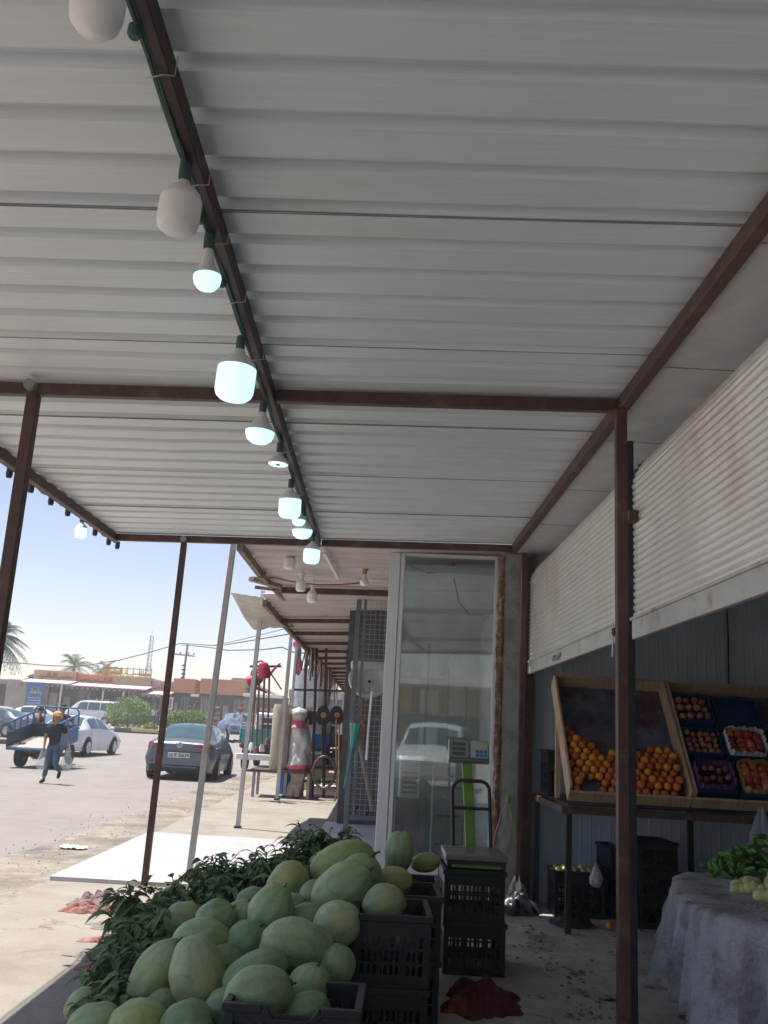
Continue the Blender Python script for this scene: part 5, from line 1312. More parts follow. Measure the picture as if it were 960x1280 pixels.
VAN = [(0.0, .42, .78, .7, .86, 1.10, .84, 1.70, .74, 1.78), (.05, .32, .84, .7, .90, 1.12, .88, 1.84, .76, 1.92), (.3, .28, .86, .7, .92, 1.12, .9, 1.88, .77, 1.98), (3.0, .28, .86, .7, .92, 1.12, .9, 1.88, .77, 1.98), (3.6, .28, .86, .7, .92, 1.10, .9, 1.80, .76, 1.9), (4.35, .28, .86, .7, .92, 1.08, .88, 1.18, .78, 1.24), (4.75, .3, .84, .66, .88, .92, .82, .98, .7, 1.02), (4.9, .38, .76, .6, .8, .74, .72, .78, .6, .8)]
PICK = [(0.0, .55, .80, .75, .88, .98, .86, 1.0, .84, 1.0), (.05, .45, .84, .75, .9, 1.0, .88, 1.04, .85, 1.04), (1.75, .42, .86, .75, .92, 1.02, .89, 1.05, .86, 1.05), (1.80, .42, .86, .75, .92, 1.06, .89, 1.10, .80, 1.12), (1.95, .42, .86, .75, .92, 1.06, .89, 1.62, .68, 1.68), (2.4, .42, .86, .75, .92, 1.06, .89, 1.72, .66, 1.78), (3.1, .42, .86, .75, .92, 1.05, .89, 1.68, .67, 1.74), (3.75, .42, .86, .75, .92, 1.04, .89, 1.16, .80, 1.2), (4.6, .44, .86, .72, .91, .98, .86, 1.06, .78, 1.1), (4.95, .48, .82, .68, .86, .84, .8, .9, .7, .92), (5.05, .55, .76, .66, .8, .76, .72, .8, .6, .8)]
SUVS = [(0.0, .5, .78, .75, .88, 1.05, .85, 1.5, .7, 1.56), (.06, .38, .86, .75, .93, 1.08, .9, 1.66, .72, 1.74), (.4, .35, .88, .75, .94, 1.1, .91, 1.76, .72, 1.84), (2.6, .35, .88, .75, .94, 1.1, .91, 1.78, .72, 1.86), (3.0, .35, .88, .75, .94, 1.1, .91, 1.66, .74, 1.74), (3.6, .35, .88, .75, .94, 1.1, .91, 1.18, .82, 1.22), (4.5, .36, .88, .74, .93, 1.02, .88, 1.10, .8, 1.13), (4.75, .42, .84, .7, .88, .9, .82, .95, .7, .98), (4.85, .5, .78, .68, .82, .8, .74, .84, .6, .86)]
def car(loc, rz, ST, paint, name, label, cat, side_windows, rear=None, front=None, wheels=(.9, 3.55), wr=.325, plate=None, group=None, detail=True, tail=None, s=1.0, roofbar=False):
    t = thing(name, loc, label, cat, group, rz=rz); t.scale = (s, s, s)
    ys = [q[0] for q in ST]; L = ys[-1]
    def stat(y):
        y = min(max(y, ys[0]), ys[-1])
        for i in range(len(ys) - 1):
            if ys[i] <= y <= ys[i + 1]: break
        f = (y - ys[i]) / max(1e-6, ys[i + 1] - ys[i]); f = f * f * (3 - 2 * f) * .35 + f * .65
        return [a + (b - a) * f for a, b in zip(ST[i], ST[i + 1])]
    def surf(y, v, sd, off=0):
        q = stat(y)
        P = [(0, q[1]), (q[2], q[1]), (q[4], q[3]), (q[6], q[5]), (q[8], q[7]), (q[8] * .45, q[9] - .012), (0, q[9])]
        K = [0, .12, .34, .54, .80, .92, 1.0]
        for i in range(6):
            if v <= K[i + 1]: break
        f = (v - K[i]) / (K[i + 1] - K[i])
        x = P[i][0] + (P[i + 1][0] - P[i][0]) * f; z = P[i][1] + (P[i + 1][1] - P[i][1]) * f
        if .12 < v < .54: x += .022 * math.sin((v - .12) / .42 * PI)
        if .54 < v < .80: x += .018 * math.sin((v - .54) / .26 * PI)
        p = V((sd * x, y - L / 2, z))
        if off:
            e = 1e-3
            a = surf(min(y + .02, L), v, sd) - surf(max(y - .02, 0), v, sd); b = surf(y, min(1, v + .01), sd) - surf(y, max(0, v - .01), sd)
            n = a.cross(b); n = n.normalized() if n.length > 1e-9 else V((0, 0, 1))
            c = V((0, y - L / 2, .7))
            if n.dot(p - c) < 0: n = -n
            p = p + n * off
        return p
    NV = [0, .06, .12, .18, .25, .34, .42, .50, .54, .60, .67, .74, .80, .86, .92, 1.0]
    NY = sorted(set([L * k / 60 for k in range(61)] + ys))
    mb = MB()
    for sd in (-1, 1):
        mb.grid(lambda u, v: surf(NY[int(round(u * (len(NY) - 1)))], NV[int(round(v * (len(NV) - 1)))], sd), len(NY) - 1, len(NV) - 1)
    for y in (0, L):
        mb.add([surf(y, v, 1) for v in NV] + [surf(y, v, -1) for v in reversed(NV)], [tuple(range(2 * len(NV)))])
    body = mb.build('body', paint, t, world=False, smooth=38)
    def patch(nm, y0, y1, v0, v1, m, sd=0, off=.007, slant0=0, slant1=0, par=None, nu=10, nv=6):
        b = MB()
        for q in ((-1, 1) if sd == 0 else (sd,)):
            b.grid(lambda u, v: surf(y0 + (y1 - y0) * u + (slant0 * (1 - u) + slant1 * u) * v, v0 + (v1 - v0) * v, q, off), nu, nv)
        return b.build(nm, m, par or t, world=False, smooth=40)
    for (a, b, s0, s1) in side_windows:
        for sd in (-1, 1): patch('side_window', a, b, .565, .775, CGLASS, sd, slant0=s0, slant1=s1)
    if rear: patch('rear_window', rear[0], rear[1], .815, 1.0, CGLASS)
    if front: patch('windscreen', front[0], front[1], .815, 1.0, CGLASS)
    for wy in wheels:
        for sd in (-1, 1):
            Mw = Matrix.Rotation(PI / 2, 3, 'Y'); c = V((sd * (ST[3][4] - .075), wy - L / 2, wr))
            MB().lathe([(.001, -.02), (wr + .05, -.02), (wr + .05, .02), (.001, .02)], V((sd * (ST[3][4] + .004), wy - L / 2, wr + .02)), 26, Mw).build('wheel_arch', TRIM, t, world=False)
            w = MB().lathe([(.001, -.10), (wr * .66, -.10), (wr * .9, -.105), (wr, -.07), (wr, .07), (wr * .9, .105), (wr * .66, .10), (.001, .10)], c + V((sd * .02, 0, 0)), 28, Mw).build('wheel', TYRE, t, world=False)
            rm = MB().lathe([(.001, -.01), (wr * .62, -.01), (wr * .66, .012), (.05, .02), (.001, .02)], c + V((sd * .128, 0, 0)), 20, Mw)
            for k in range(5):
                a = k * 2 * PI / 5
                rm.bar(c + V((sd * .14, 0, 0)), c + V((sd * .14, math.cos(a) * wr * .6, math.sin(a) * wr * .6)), .05, .02, up=V((1, 0, 0)))
            rm.build('rim', RIM, w, world=False)
    if detail:
        tl = tail or (.74, .94, .0, .42)
        for sd in (-1, 1):
            # wrap-round tail lamp: a shallow curved box at the corner
            q = stat(.1)
            b = MB(); z0, z1 = tl[0], tl[1]
            b.grid(lambda u, v: V((sd * (q[4] * (.46 + .50 * u) - (.02 * v * u)), -L / 2 - .012 + .22 * max(0, u - .62) ** 1.1 + .03 * v, z0 + (z1 - z0) * (v * (.6 + .4 * u) + .2 * (1 - u)))), 12, 4)
            b.build('tail_lamp', TAIL, t, world=False, smooth=60, thick=.02)
            q2 = stat(L - .12)
            MB().grid(lambda u, v: V((sd * q2[4] * (.5 + .45 * u), L / 2 - .10 - .25 * u * u + .02, .58 + .12 * v)), 8, 3).build('headlight', HEADL, t, world=False, smooth=60, thick=.02)
            m_ = MB().ball((sd * (ST[3][6] + .13), ys[-1] * .66 - L / 2, ST[5][5] + .06), .10, .06, .065); m_.bar((sd * (ST[3][6] - .02), L * .66 - L / 2, ST[5][5] + .02), (sd * (ST[3][6] + .08), L * .66 - L / 2, ST[5][5] + .03), .04, .03)
            m_.build('mirror', paint, t, world=False)
            for k, (a, b_, _, _) in enumerate(side_windows[:2]):
                p = surf((a + b_) / 2 - .35, .48, sd, .015); MB().box(p.x - .015, p.x + .015, p.y - .09, p.y + .09, p.z - .015, p.z + .015).build('door_handle', CHROME, t, world=False, bevel=.005)
                b = MB(); b.grid(lambda u, v: surf(a - .03 + .012 * u, .16 + .38 * v, sd, .003), 1, 10); b.build('door_gap', TRIM, t, world=False)
        q = stat(.02)
        MB().box(-q[4] + .06, q[4] - .06, -L / 2 - .025, -L / 2 + .10, ST[1][1] - .02, ST[1][1] + .14).build('bumper', TRIM, t, world=False, bevel=.03)
        pl = MB().box(-.29, .29, -L / 2 - .035, -L / 2 - .022, .575, .70).build('number_plate', PLATE, t, world=False, bevel=.004)
        if plate:
            tm = text_mesh(plate, .115); xf(tm, Matrix.Translation((0, -L / 2 - .041, .637)) @ Matrix.Rotation(PI / 2, 4, 'X')); tm.build('plate_lettering', PTXT, pl, world=False, smooth=0)
    return t, surf, L
GREYC = mat('grey_car_paint', (.135, .16, .195), .28, .35, .06, 4, spec=.6)
WHITEC = mat('white_car_paint', (.66, .68, .70), .3, 0, .04, 4, spec=.5)
SILV = mat('silver_car_paint', (.52, .55, .60), .3, .2, .05, 4, spec=.5)
BLUEC = mat('blue_pickup_paint', (.13, .20, .32), .45, .1, .2, 5)
SW = [(1.22, 2.02, -.0, .0), (2.10, 3.02, 0, -.22)]
g_ = gat(246, 27.4)
gc, sf, L = car((g_.x, 27.4, 0), R(1.5), SEDAN, GREYC, 'parked_sedan', 'dark grey saloon car parked at the road edge, seen from behind between two poles', 'car', [(.86, 1.16, .36, .06), (1.2, 2.02, .02, .0), (2.10, 3.12, 0, -.42)], rear=(.64, 1.34), front=(2.75, 3.4), plate='22 B 26639', tail=(.80, .96, 0, 0))
# badge, seam lines and aerial of the grey saloon
MB().lathe([(.075, -.008), (.075, .010), (.056, .010), (.056, -.008)], (0, -L / 2 - .012, .90), 18, Matrix.Rotation(PI / 2, 3, 'X')).build('badge_ring', CHROME, gc, world=False)
bd = MB(); bd.bar((-.022, -L / 2 - .016, .868), (-.012, -L / 2 - .016, .932), .012, .01); bd.bar((.012, -L / 2 - .016, .868), (.022, -L / 2 - .016, .932), .012, .01); bd.bar((-.02, -L / 2 - .016, .898), (.02, -L / 2 - .016, .902), .012, .01)
bd.build('badge_letter', CHROME, gc, world=False)
MB().box(-.62, .62, -L / 2 - .018, -L / 2 + .01, .728, .738).build('boot_seam', TRIM, gc, world=False)
MB().box(-.5, .5, -L / 2 - .03, -L / 2 + .05, .325, .36).build('bumper_lip', GREYC, gc, world=False, bevel=.01)
MB().prism([(0, -.75, 1.455), (0, -.60, 1.46), (0, -.72, 1.535)], (.015, 0, 0)).build('aerial_fin', GREYC, gc, world=False)
for sd in (-1, 1): MB().box(sd * .72 - .05, sd * .72 + .05, -L / 2 - .02, -L / 2 + .06, .44, .52).build('reflector', TAIL, gc, world=False, bevel=.01)
# driven cars
g_ = gat(102, 36.8); car((g_.x, 36.8, gz(0, 36.8)), R(-5), SEDAN, WHITEC, 'moving_sedan', 'white saloon car driving away on the road beside the blue cart', 'car', SW, rear=(.64, 1.34), front=(2.75, 3.4), plate=None, tail=(.76, .98, 0, 0))
g_ = gat(4, 56); car((g_.x, 56, gz(0, 56)), R(-78), SEDAN, SILV, 'parked_sedan', 'silver saloon seen from the side at the left edge behind the cart', 'car', SW, rear=(.64, 1.34), front=(2.75, 3.4), wheels=(.85, 3.6))
g_ = gat(45, 66); car((g_.x, 66, gz(0, 66)), R(-70), SEDAN, WHITEC, 'parked_sedan', 'white saloon half hidden behind the silver one at the left', 'car', SW, rear=(.64, 1.34), front=(2.75, 3.4))
g_ = gat(-8, 50); car((g_.x, 50, gz(0, 50)), R(80), SEDAN, GREYC, 'parked_sedan', 'dark car just entering at the left edge of the street', 'car', SW, rear=(.64, 1.34), front=(2.75, 3.4))
g_ = gat(116, 82); car((g_.x, 82, gz(0, 82)), R(82), VAN, WHITEC, 'parked_van', 'white minivan parked side on in front of the tan shop across the street', 'van', [(.25, 1.5, 0, 0), (1.58, 2.6, 0, 0), (2.68, 3.6, 0, -.2)], wheels=(.95, 3.9), wr=.33, detail=True, s=1.02)
g_ = gat(296, 62); car((g_.x, 62, gz(0, 62)), R(20), PICK, BLUEC, 'parked_pickup', 'dusty blue pickup beyond the grey saloon, with a load in its open back', 'pickup', [(2.05, 2.85, 0, 0), (2.92, 3.6, 0, -.3)], rear=(1.82, 2.0), front=(3.15, 3.7), wheels=(.95, 4.0), wr=.38)
heap('pickup_load', (g_.x + .1, 60.6, gz(0, 62) + 1.02), .8, .7, .7, mat('load_cloth', (.16, .20, .28), .9, 0, .3, 3), 'bundled load heaped in the back of the blue pickup', 'load', 7)
# small white lorry with a teal body
g_ = gat(344, 34)
tr = thing('cargo_truck', (g_.x, 34, gz(0, 34)), 'small white lorry with teal side panels parked beyond the red watering cans', 'lorry')
def trb(nm, x0, x1, y0, y1, z0, z1, m, par=None, bv=.03): return MB().box(x0, x1, y0, y1, z0, z1).build(nm, m, par or tr, world=False, bevel=bv)
trb('cargo_bed', -.9, .9, -2.2, .9, .75, .85, TRIM); trb('white_bumper', -.95, .95, -2.35, -2.2, .36, .56, WHITEP); trb('chassis', -.5, .5, -2.19, 2.2, .45, .74, TRIM); bdy = trb('side_panel', -.92, -.86, -2.2, .9, .86, 1.35, TEAL); trb('side_panel', .86, .92, -2.2, .9, .86, 1.35, TEAL); trb('tailgate', -.855, .855, -2.2, -2.14, .86, 1.35, TEAL)
cb_ = trb('cab', -.85, .85, 1.0, 2.5, .45, 1.95, WHITEC, bv=.12); trb('rear_window', -.6, .6, .985, 1.0, 1.35, 1.75, CGLASS, bv=.01); trb('windscreen', -.7, .7, 2.5, 2.515, 1.2, 1.8, CGLASS, bv=.01)
for sd in (-1, 1):
    trb('side_window', sd * .86 - .01, sd * .86 + .01, 1.3, 2.2, 1.25, 1.75, CGLASS, bv=.005)
    trb('tail_lamp', sd * .75 - .1, sd * .75 + .1, -2.23, -2.205, .72, .84, TAIL, bv=.01)
    for y in (-1.3, 1.9): MB().lathe([(.001, -.1), (.36, -.1), (.38, -.06), (.38, .06), (.36, .1), (.001, .1)], (sd * .78, y, .38), 24, Matrix.Rotation(PI / 2, 3, 'Y')).build('wheel', TYRE, tr, world=False)
for z in (1.55, 1.85):
    for a, b in (((-.9, -2.17, z), (.9, -2.17, z)), ((-.9, -2.17, z), (-.9, .9, z)), ((.9, -2.17, z), (.9, .9, z))): MB().bar(a, b, .05, .05).build('rail', WHITEP, tr, world=False)
for x in (-.9, 0, .9): MB().bar((x, -2.17, 1.35), (x, -2.17, 1.85), .05, .05).build('rail_post', WHITEP, tr, world=False)
# white 4x4 behind the camera, seen mirrored in the showcase glass
car((-.75, -7.5, 0), R(3), SUVS, WHITEC, 'parked_suv', 'white off-road car parked behind the viewer, mirrored in the showcase glass', 'car', [(.4, 1.4, 0, 0), (1.5, 2.3, 0, 0), (2.4, 3.2, 0, -.3)], rear=None, front=(3.02, 3.56), wheels=(.95, 3.9), wr=.38)

# ---------------------------------------------------------------- people
def person(loc, rz, J, shirt, trou, skinm, hair, label, h=1.0, cap=None, shoes=None, name='person', fingers=True, slim=1.0):
    t = thing(name, loc, label, 'person', rz=rz)
    q = lambda k: V(J[k]) * h
    g = slim * h
    def hand(w, e, sd):
        d = (w - e).normalized(); s_ = d.cross(V((0, 1, 0))).normalized() * sd; f_ = d.cross(s_).normalized()
        palm = w + d * .055 * h
        ch = [[(w, .028 * g), (palm, .034 * g)]]
        if fingers:
            for k, (o_, l_) in enumerate(((-.027, .062), (-.009, .074), (.009, .070), (.026, .055))):
                b_ = palm + f_ * o_ * h + d * .03 * h
                ch.append([(palm, .034 * g), (b_, .0095 * g), (b_ + d * l_ * .55 * h + s_ * .008 * h, .009 * g), (b_ + d * l_ * .9 * h + s_ * .028 * h, .008 * g)])
            th = w + d * .035 * h - f_ * .03 * h
            ch.append([(palm, .034 * g), (th - f_ * .012 * h, .011 * g), (th - f_ * .025 * h + d * .04 * h, .009 * g)])
        return ch
    bones = [[(q('pelvis'), .115 * g), (q('waist'), .105 * g), (q('chest'), .125 * g), (q('neck0'), .062 * g), (q('neck1'), .048 * g), (q('chin'), .068 * g), (q('head'), .088 * g), (q('crown'), .070 * g)]]
    for s in 'LR':
        bones.append([(q('chest'), .125 * g), (q('sh' + s), .056 * g), (q('el' + s), .040 * g), (q('wr' + s), .027 * g)])
        bones += hand(q('wr' + s), q('el' + s), 1 if s == 'L' else -1)
        bones.append([(q('pelvis'), .115 * g), (q('hip' + s), .088 * g), (q('kn' + s), .056 * g), (q('an' + s), .036 * g), (q('to' + s), .030 * g)])
    body = skin(bones, 1).build('body', skinm, t, world=False, smooth=80)
    sh = [[(q('pelvis') - V((0, 0, .06 * h)), .15 * g), (q('waist'), .135 * g), (q('chest'), .142 * g), (q('neck0') - V((0, 0, .015 * h)), .066 * g)]]
    for s in 'LR': sh.append([(q('chest'), .142 * g), (q('sh' + s), .068 * g), (q('sh' + s).lerp(q('el' + s), .72), .060 * g)])
    skin(sh, 1).build('shirt', shirt, t, world=False, smooth=80)
    tr_ = [[(q('waist'), .122 * g), (q('pelvis'), .130 * g)]]
    for s in 'LR': tr_.append([(q('pelvis'), .126 * g), (q('hip' + s), .102 * g), (q('kn' + s), .072 * g), (q('kn' + s).lerp(q('an' + s), .88), .060 * g)])
    skin(tr_, 1).build('trousers', trou, t, world=False, smooth=80)
    fwd = (q('nose') - q('head')); fwd.z *= .3; fwd.normalize(); side = fwd.cross(V((0, 0, 1))).normalized(); hd = q('head')
    f = MB().ball(hd + fwd * .098 * h + V((0, 0, -.018 * h)), .013 * h, .02 * h, .022 * h); f.build('nose', skinm, body, world=False)
    for sd in (-1, 1):
        MB().ball(hd + fwd * .082 * h + side * .033 * h * sd + V((0, 0, .012 * h)), .013 * h).build('eye', DARKST, body, world=False)
        MB().ball(hd + side * .090 * h * sd + V((0, 0, -.005 * h)), .012 * h, .02 * h, .030 * h).build('ear', skinm, body, world=False)
    MB().ball(hd + fwd * .082 * h + V((0, 0, -.055 * h)), .024 * h, .012 * h, .008 * h).build('mouth', mat('lip', (.30, .12, .10), .6), body, world=False)
    if hair:
        hb2 = MB().ball(hd - fwd * .014 * h + V((0, 0, .036 * h)), .100 * h, .104 * h, .086 * h, bumpy=.12, seed=3); hb2.build('hair', hair, t, world=False)
    if cap:
        cp = MB().ball(hd + V((0, 0, .050 * h)), .108 * h, .112 * h, .080 * h).build('cap', cap, t, world=False)
        MB().ball(hd + fwd * .12 * h + V((0, 0, .03 * h)), .075 * h, .075 * h, .012 * h).build('cap_brim', cap, cp, world=False)
    if shoes:
        for s in 'LR':
            a, b = q('an' + s), q('to' + s); d = (b - a).normalized()
            skin([[(a - d * .04 * h + V((0, 0, -.01)), .046 * g), (a.lerp(b, .5) + V((0, 0, -.01)), .048 * g), (b + d * .03 * h, .036 * g)]], 1).build('shoe', shoes, t, world=False, smooth=80)
    return t
WALK = dict(pelvis=(0, 0, .86), waist=(0, -.02, 1.0), chest=(0, -.03, 1.2), neck0=(0, -.03, 1.36), neck1=(0, -.04, 1.41), chin=(0, -.06, 1.45), head=(0, -.05, 1.53), crown=(0, -.04, 1.59), nose=(.35, -.9, 1.45),
            shL=(.17, -.02, 1.30), elL=(.265, .03, 1.06), wrL=(.36, -.04, .86), shR=(-.17, -.02, 1.30), elR=(-.235, .02, 1.03), wrR=(-.21, -.06, .82),
            hipL=(.085, 0, .84), knL=(.12, -.16, .47), anL=(.17, .12, .26), toL=(.18, .02, .14), hipR=(-.085, 0, .84), knR=(-.10, -.04, .45), anR=(-.15, .02, .075), toR=(-.17, -.12, .035))
SKN = mat('skin', (.32, .19, .13), .55, 0, .08, 6); HAIR = mat('black_hair', (.018, .015, .014), .6)
NAVY = mat('navy_shirt', (.022, .03, .045), .8, 0, .25, 8, bump=.3, bscale=20); JEAN = mat('blue_jeans', (.075, .115, .16), .85, 0, .25, 9, bump=.3, bscale=20)
g_ = gat(72, 21.7)
boy = person((g_.x, 21.7, 0), R(2), WALK, NAVY, JEAN, SKN, HAIR, 'boy in a tan cap, navy shirt and jeans walking with two clear bags', h=.965, cap=mat('tan_cap', (.60, .36, .14), .8, 0, .2, 9), shoes=mat('dark_shoe', (.03, .03, .03), .6))
SHOPBAG = mat('clear_shopping_bag', (.70, .72, .72), .25, 0, .1, 9, alpha=.26)
for sx, lab, sd in ((-.205, 'clear plastic bag in the right hand of the walking boy, nearer the cart wheel', 3), (.37, 'clear plastic bag in the left hand of the walking boy, on the open road side', 9)):
    zz = (.80 if sx < 0 else .83) * .965
    bag('shopping_bag', (g_.x + sx * .98, 21.62, zz - .50), .27, .50, lab, SHOPBAG, sd)
SIT = dict(pelvis=(0, 0, .86), waist=(0, .05, 1.0), chest=(0, .10, 1.22), neck0=(0, .13, 1.38), neck1=(0, .14, 1.43), chin=(0, .17, 1.47), head=(0, .16, 1.55), crown=(0, .15, 1.62), nose=(.1, 1, 1.5),
           shL=(.19, .10, 1.32), elL=(.30, .30, 1.12), wrL=(.32, .55, 1.08), shR=(-.19, .10, 1.32), elR=(-.30, .30, 1.12), wrR=(-.32, .55, 1.08),
           hipL=(.10, .02, .84), knL=(.20, .40, .72), anL=(.22, .30, .32), toL=(.22, .42, .28), hipR=(-.10, .02, .84), knR=(-.20, .40, .72), anR=(-.22, .30, .32), toR=(-.22, .42, .28))
STAND = dict(pelvis=(0, 0, .92), waist=(0, 0, 1.06), chest=(0, 0, 1.28), neck0=(0, 0, 1.46), neck1=(0, 0, 1.51), chin=(0, -.03, 1.55), head=(0, -.02, 1.63), crown=(0, -.01, 1.70), nose=(.3, -1, 1.6),
             shL=(.18, 0, 1.40), elL=(.24, .03, 1.12), wrL=(.24, -.03, .88), shR=(-.18, 0, 1.40), elR=(-.24, .03, 1.12), wrR=(-.24, -.03, .88),
             hipL=(.09, 0, .9), knL=(.10, -.02, .5), anL=(.11, .03, .08), toL=(.12, -.12, .03), hipR=(-.09, 0, .9), knR=(-.10, -.02, .5), anR=(-.11, .03, .08), toR=(-.12, -.12, .03))
DRK = mat('dark_clothes', (.035, .03, .035), .85, 0, .2, 6); LGT = mat('pale_shirt', (.45, .46, .48), .85, 0, .1, 6); RDC = mat('red_shirt', (.32, .04, .05), .85)

# ---------------------------------------------------------------- cargo tricycle
BLUEM = mat('blue_cart_paint', (.035, .13, .27), .5, 0, .25, 9, bump=.1)
NAVYM = mat('navy_cart_paint', (.022, .04, .08), .55, 0, .2, 8)
ca = gat(12, 26.6); cbx = gat(74, 26.6)
Wc = cbx.x - ca.x
t = thing('cargo_tricycle', ((ca.x + cbx.x) / 2, 26.6, 0), 'blue three wheeled cargo cart with an open wooden bed and railings, driving away', 'cargo cart')
w2 = Wc / 2; Lc = 1.9; z0 = .54; z1 = .94; z2 = 1.24
TB = Matrix.Translation((0, 0, z0)) @ Matrix.Rotation(R(8.5), 4, 'X') @ Matrix.Translation((0, 0, -z0))
xf(MB().box(-w2, w2, 0, Lc, z0 - .07, z0 - .006), TB).build('frame', BLUEM, t, world=False, bevel=.01)
xf(MB().box(-w2 + .04, w2 - .04, .02, Lc - .03, z0 - .005, z0 + .02), TB).build('wooden_floor', mat('worn_floor', (.42, .33, .28), .85, c2=(.52, .44, .38), scale=5, stretch=(1, 4, 1)), t, world=False)
for x in (-w2, w2 - .03): xf(MB().box(x, x + .03, .0, Lc, z0 + .001, z1), TB).build('side_panel', NAVYM if x < 0 else BLUEM, t, world=False)
xf(MB().box(-w2 + .031, w2 - .031, Lc - .03, Lc, z0 + .001, z1), TB).build('front_panel', NAVYM, t, world=False)
for x in (-w2 + .015, w2 - .015):
    rl = xf(MB().bar((x, 0, z2 - .02), (x, Lc, z2 + .02), .045, .045), TB).build('side_rail', BLUEM, t, world=False)
    for k in range(5):
        y = .02 + k * (Lc - .05) / 4; xf(MB().bar((x, y, z1), (x, y, z2 - .02), .04, .04), TB).build('rail_post', BLUEM, rl, world=False)
fr = xf(MB().tube([(-w2 + .02, Lc - .02, z1), (-w2 + .02, Lc - .02, z2 + .1), (-w2 + .12, Lc - .02, z2 + .2), (w2 - .12, Lc - .02, z2 + .2), (w2 - .02, Lc - .02, z2 + .1), (w2 - .02, Lc - .02, z1)], .024, 8), TB).build('headboard_rail', BLUEM, t, world=False)
for k in range(1, 4): xf(MB().bar((-w2 + k * Wc / 4, Lc - .02, z1), (-w2 + k * Wc / 4, Lc - .02, z2 + .19), .03, .03), TB).build('rail_post', BLUEM, fr, world=False)
for x in (-w2 + .26, w2 - .22):
    w = MB().lathe([(.001, -.09), (.22, -.09), (.31, -.10), (.335, -.06), (.335, .06), (.31, .10), (.22, .09), (.001, .09)], (x, .55, .335), 26, Matrix.Rotation(PI / 2, 3, 'Y')).build('wheel', TYRE, t, world=False)
    MB().lathe([(.001, -.095), (.16, -.097), (.16, .097), (.001, .095)], (x, .55, .335), 18, Matrix.Rotation(PI / 2, 3, 'Y')).build('rim', DARKST, w, world=False)
MB().tube([(-w2 + .34, .55, .335), (w2 - .30, .55, .335)], .05, 10).build('axle', DARKST, t, world=False)
MB().ball((.05, .55, .36), .15, .13, .14).build('differential', DARKST, t, world=False)
MB().box(-.4, .4, .3, 1.6, .40, .52).build('leaf_spring', DARKST, t, world=False, bevel=.02)
fk = MB().bar((0, Lc - .3, .62), (0, Lc + 1.3, .62), .14, .14).build('front_frame', NAVYM, t, world=False)
MB().lathe([(.001, -.05), (.24, -.05), (.30, -.06), (.30, .06), (.24, .05), (.001, .05)], (0, Lc + 1.55, .30), 24, Matrix.Rotation(PI / 2, 3, 'Y')).build('wheel', TYRE, t, world=False)
MB().tube([(0, Lc + 1.55, .30), (0, Lc + 1.25, 1.02)], .05, 8).build('fork', DARKST, t, world=False)
MB().tube([(-.38, Lc + 1.0, 1.12), (-.15, Lc + 1.2, 1.08), (.15, Lc + 1.2, 1.08), (.38, Lc + 1.0, 1.12)], .022, 8).build('handlebar', DARKST, t, world=False)
MB().box(-.25, .25, Lc + .12, Lc + .62, .72, .86).build('seat', DARKST, t, world=False, bevel=.05)
tx = (ca.x + cbx.x) / 2
dr = person((tx + .35, 26.6 + Lc + .38, .08), 0, SIT, mat('maroon_shirt', (.10, .03, .035), .85), JEAN, SKN, HAIR, 'driver in a dark maroon shirt with black hair, seated on the blue cart', h=1.05)
dr.location.x = at(77, 890, y=28.9).x
ps = person((at(48, 890, y=31).x, 31.2, 0), R(150), STAND, DRK, DRK, SKN, HAIR, 'thin dark dressed person standing beyond the left end of the blue cart', h=.98)
ps = person((gat(191, 86).x, 86, gz(0, 86)), R(10), STAND, LGT, DRK, SKN, HAIR, 'man in a pale shirt and dark trousers standing before the shop across the street', h=1.02, fingers=False)
ps = person((gat(197, 88).x, 88, gz(0, 88)), R(-30), STAND, DRK, DRK, SKN, HAIR, 'person in dark clothes behind the man in the pale shirt', h=1.0, fingers=False)
ps = person((gat(305, 60).x - .3, 61.0, gz(0, 62) + .9), R(40), SIT, RDC, DRK, SKN, HAIR, 'person in a red top sitting on the load of the blue pickup', h=.9, fingers=False)
# ---------------------------------------------------------------- the shops across the street
YB = 94.0; ZB = gz(0, YB)
def bx_(px): return gat(px, YB).x
def zpx(px, py): return at(px, py, y=YB).z
CONCW = two_tone('grey_shop_wall', (.33, .30, .28), (.42, .39, .365), (.26, .23, .215), .5, .35, rough=.9, bump=.2, th=(.45, .7))
BRICKO = two_tone('orange_brick', (.46, .21, .11), (.53, .265, .15), (.40, .24, .16), 1.5, .5, rough=.9, bump=.3, th=(.5, .75))
TANF = two_tone('tan_fascia', (.38, .27, .15), (.45, .33, .19), (.31, .21, .13), .8, .4, rough=.85, bump=.2, th=(.5, .7))
ORF = two_tone('orange_fascia', (.52, .19, .08), (.57, .25, .12), (.44, .25, .16), .8, .6, rough=.8, bump=.1, th=(.5, .7))
BEIF = two_tone('beige_fascia', (.47, .30, .17), (.53, .37, .22), (.44, .23, .14), .8, .5, rough=.8, bump=.1, th=(.5, .7))
REDF = mat('red_white_fascia', (.40, .16, .16), .7, c2=(.46, .40, .38), scale=1.2)
SHOPD = mat('painted_shop_gloom', (.07, .075, .085), .8, 0, .4, 1.2); GL2 = mat('shop_window_glass', (.07, .09, .10), .1, 0, .2, 1, spec=.8)  # first colour paints the gloom inside open shops
YELL = mat('yellow_sign_letters', (.60, .40, .06), .6); REDL = mat('red_sign_letters', (.45, .12, .09), .7); WHL = mat('white_sign_letters', (.72, .72, .72), .6); YGL = mat('yellow_green_letters', (.45, .50, .10), .6)
DKL = mat('brown_sign_letters', (.25, .09, .06), .7)
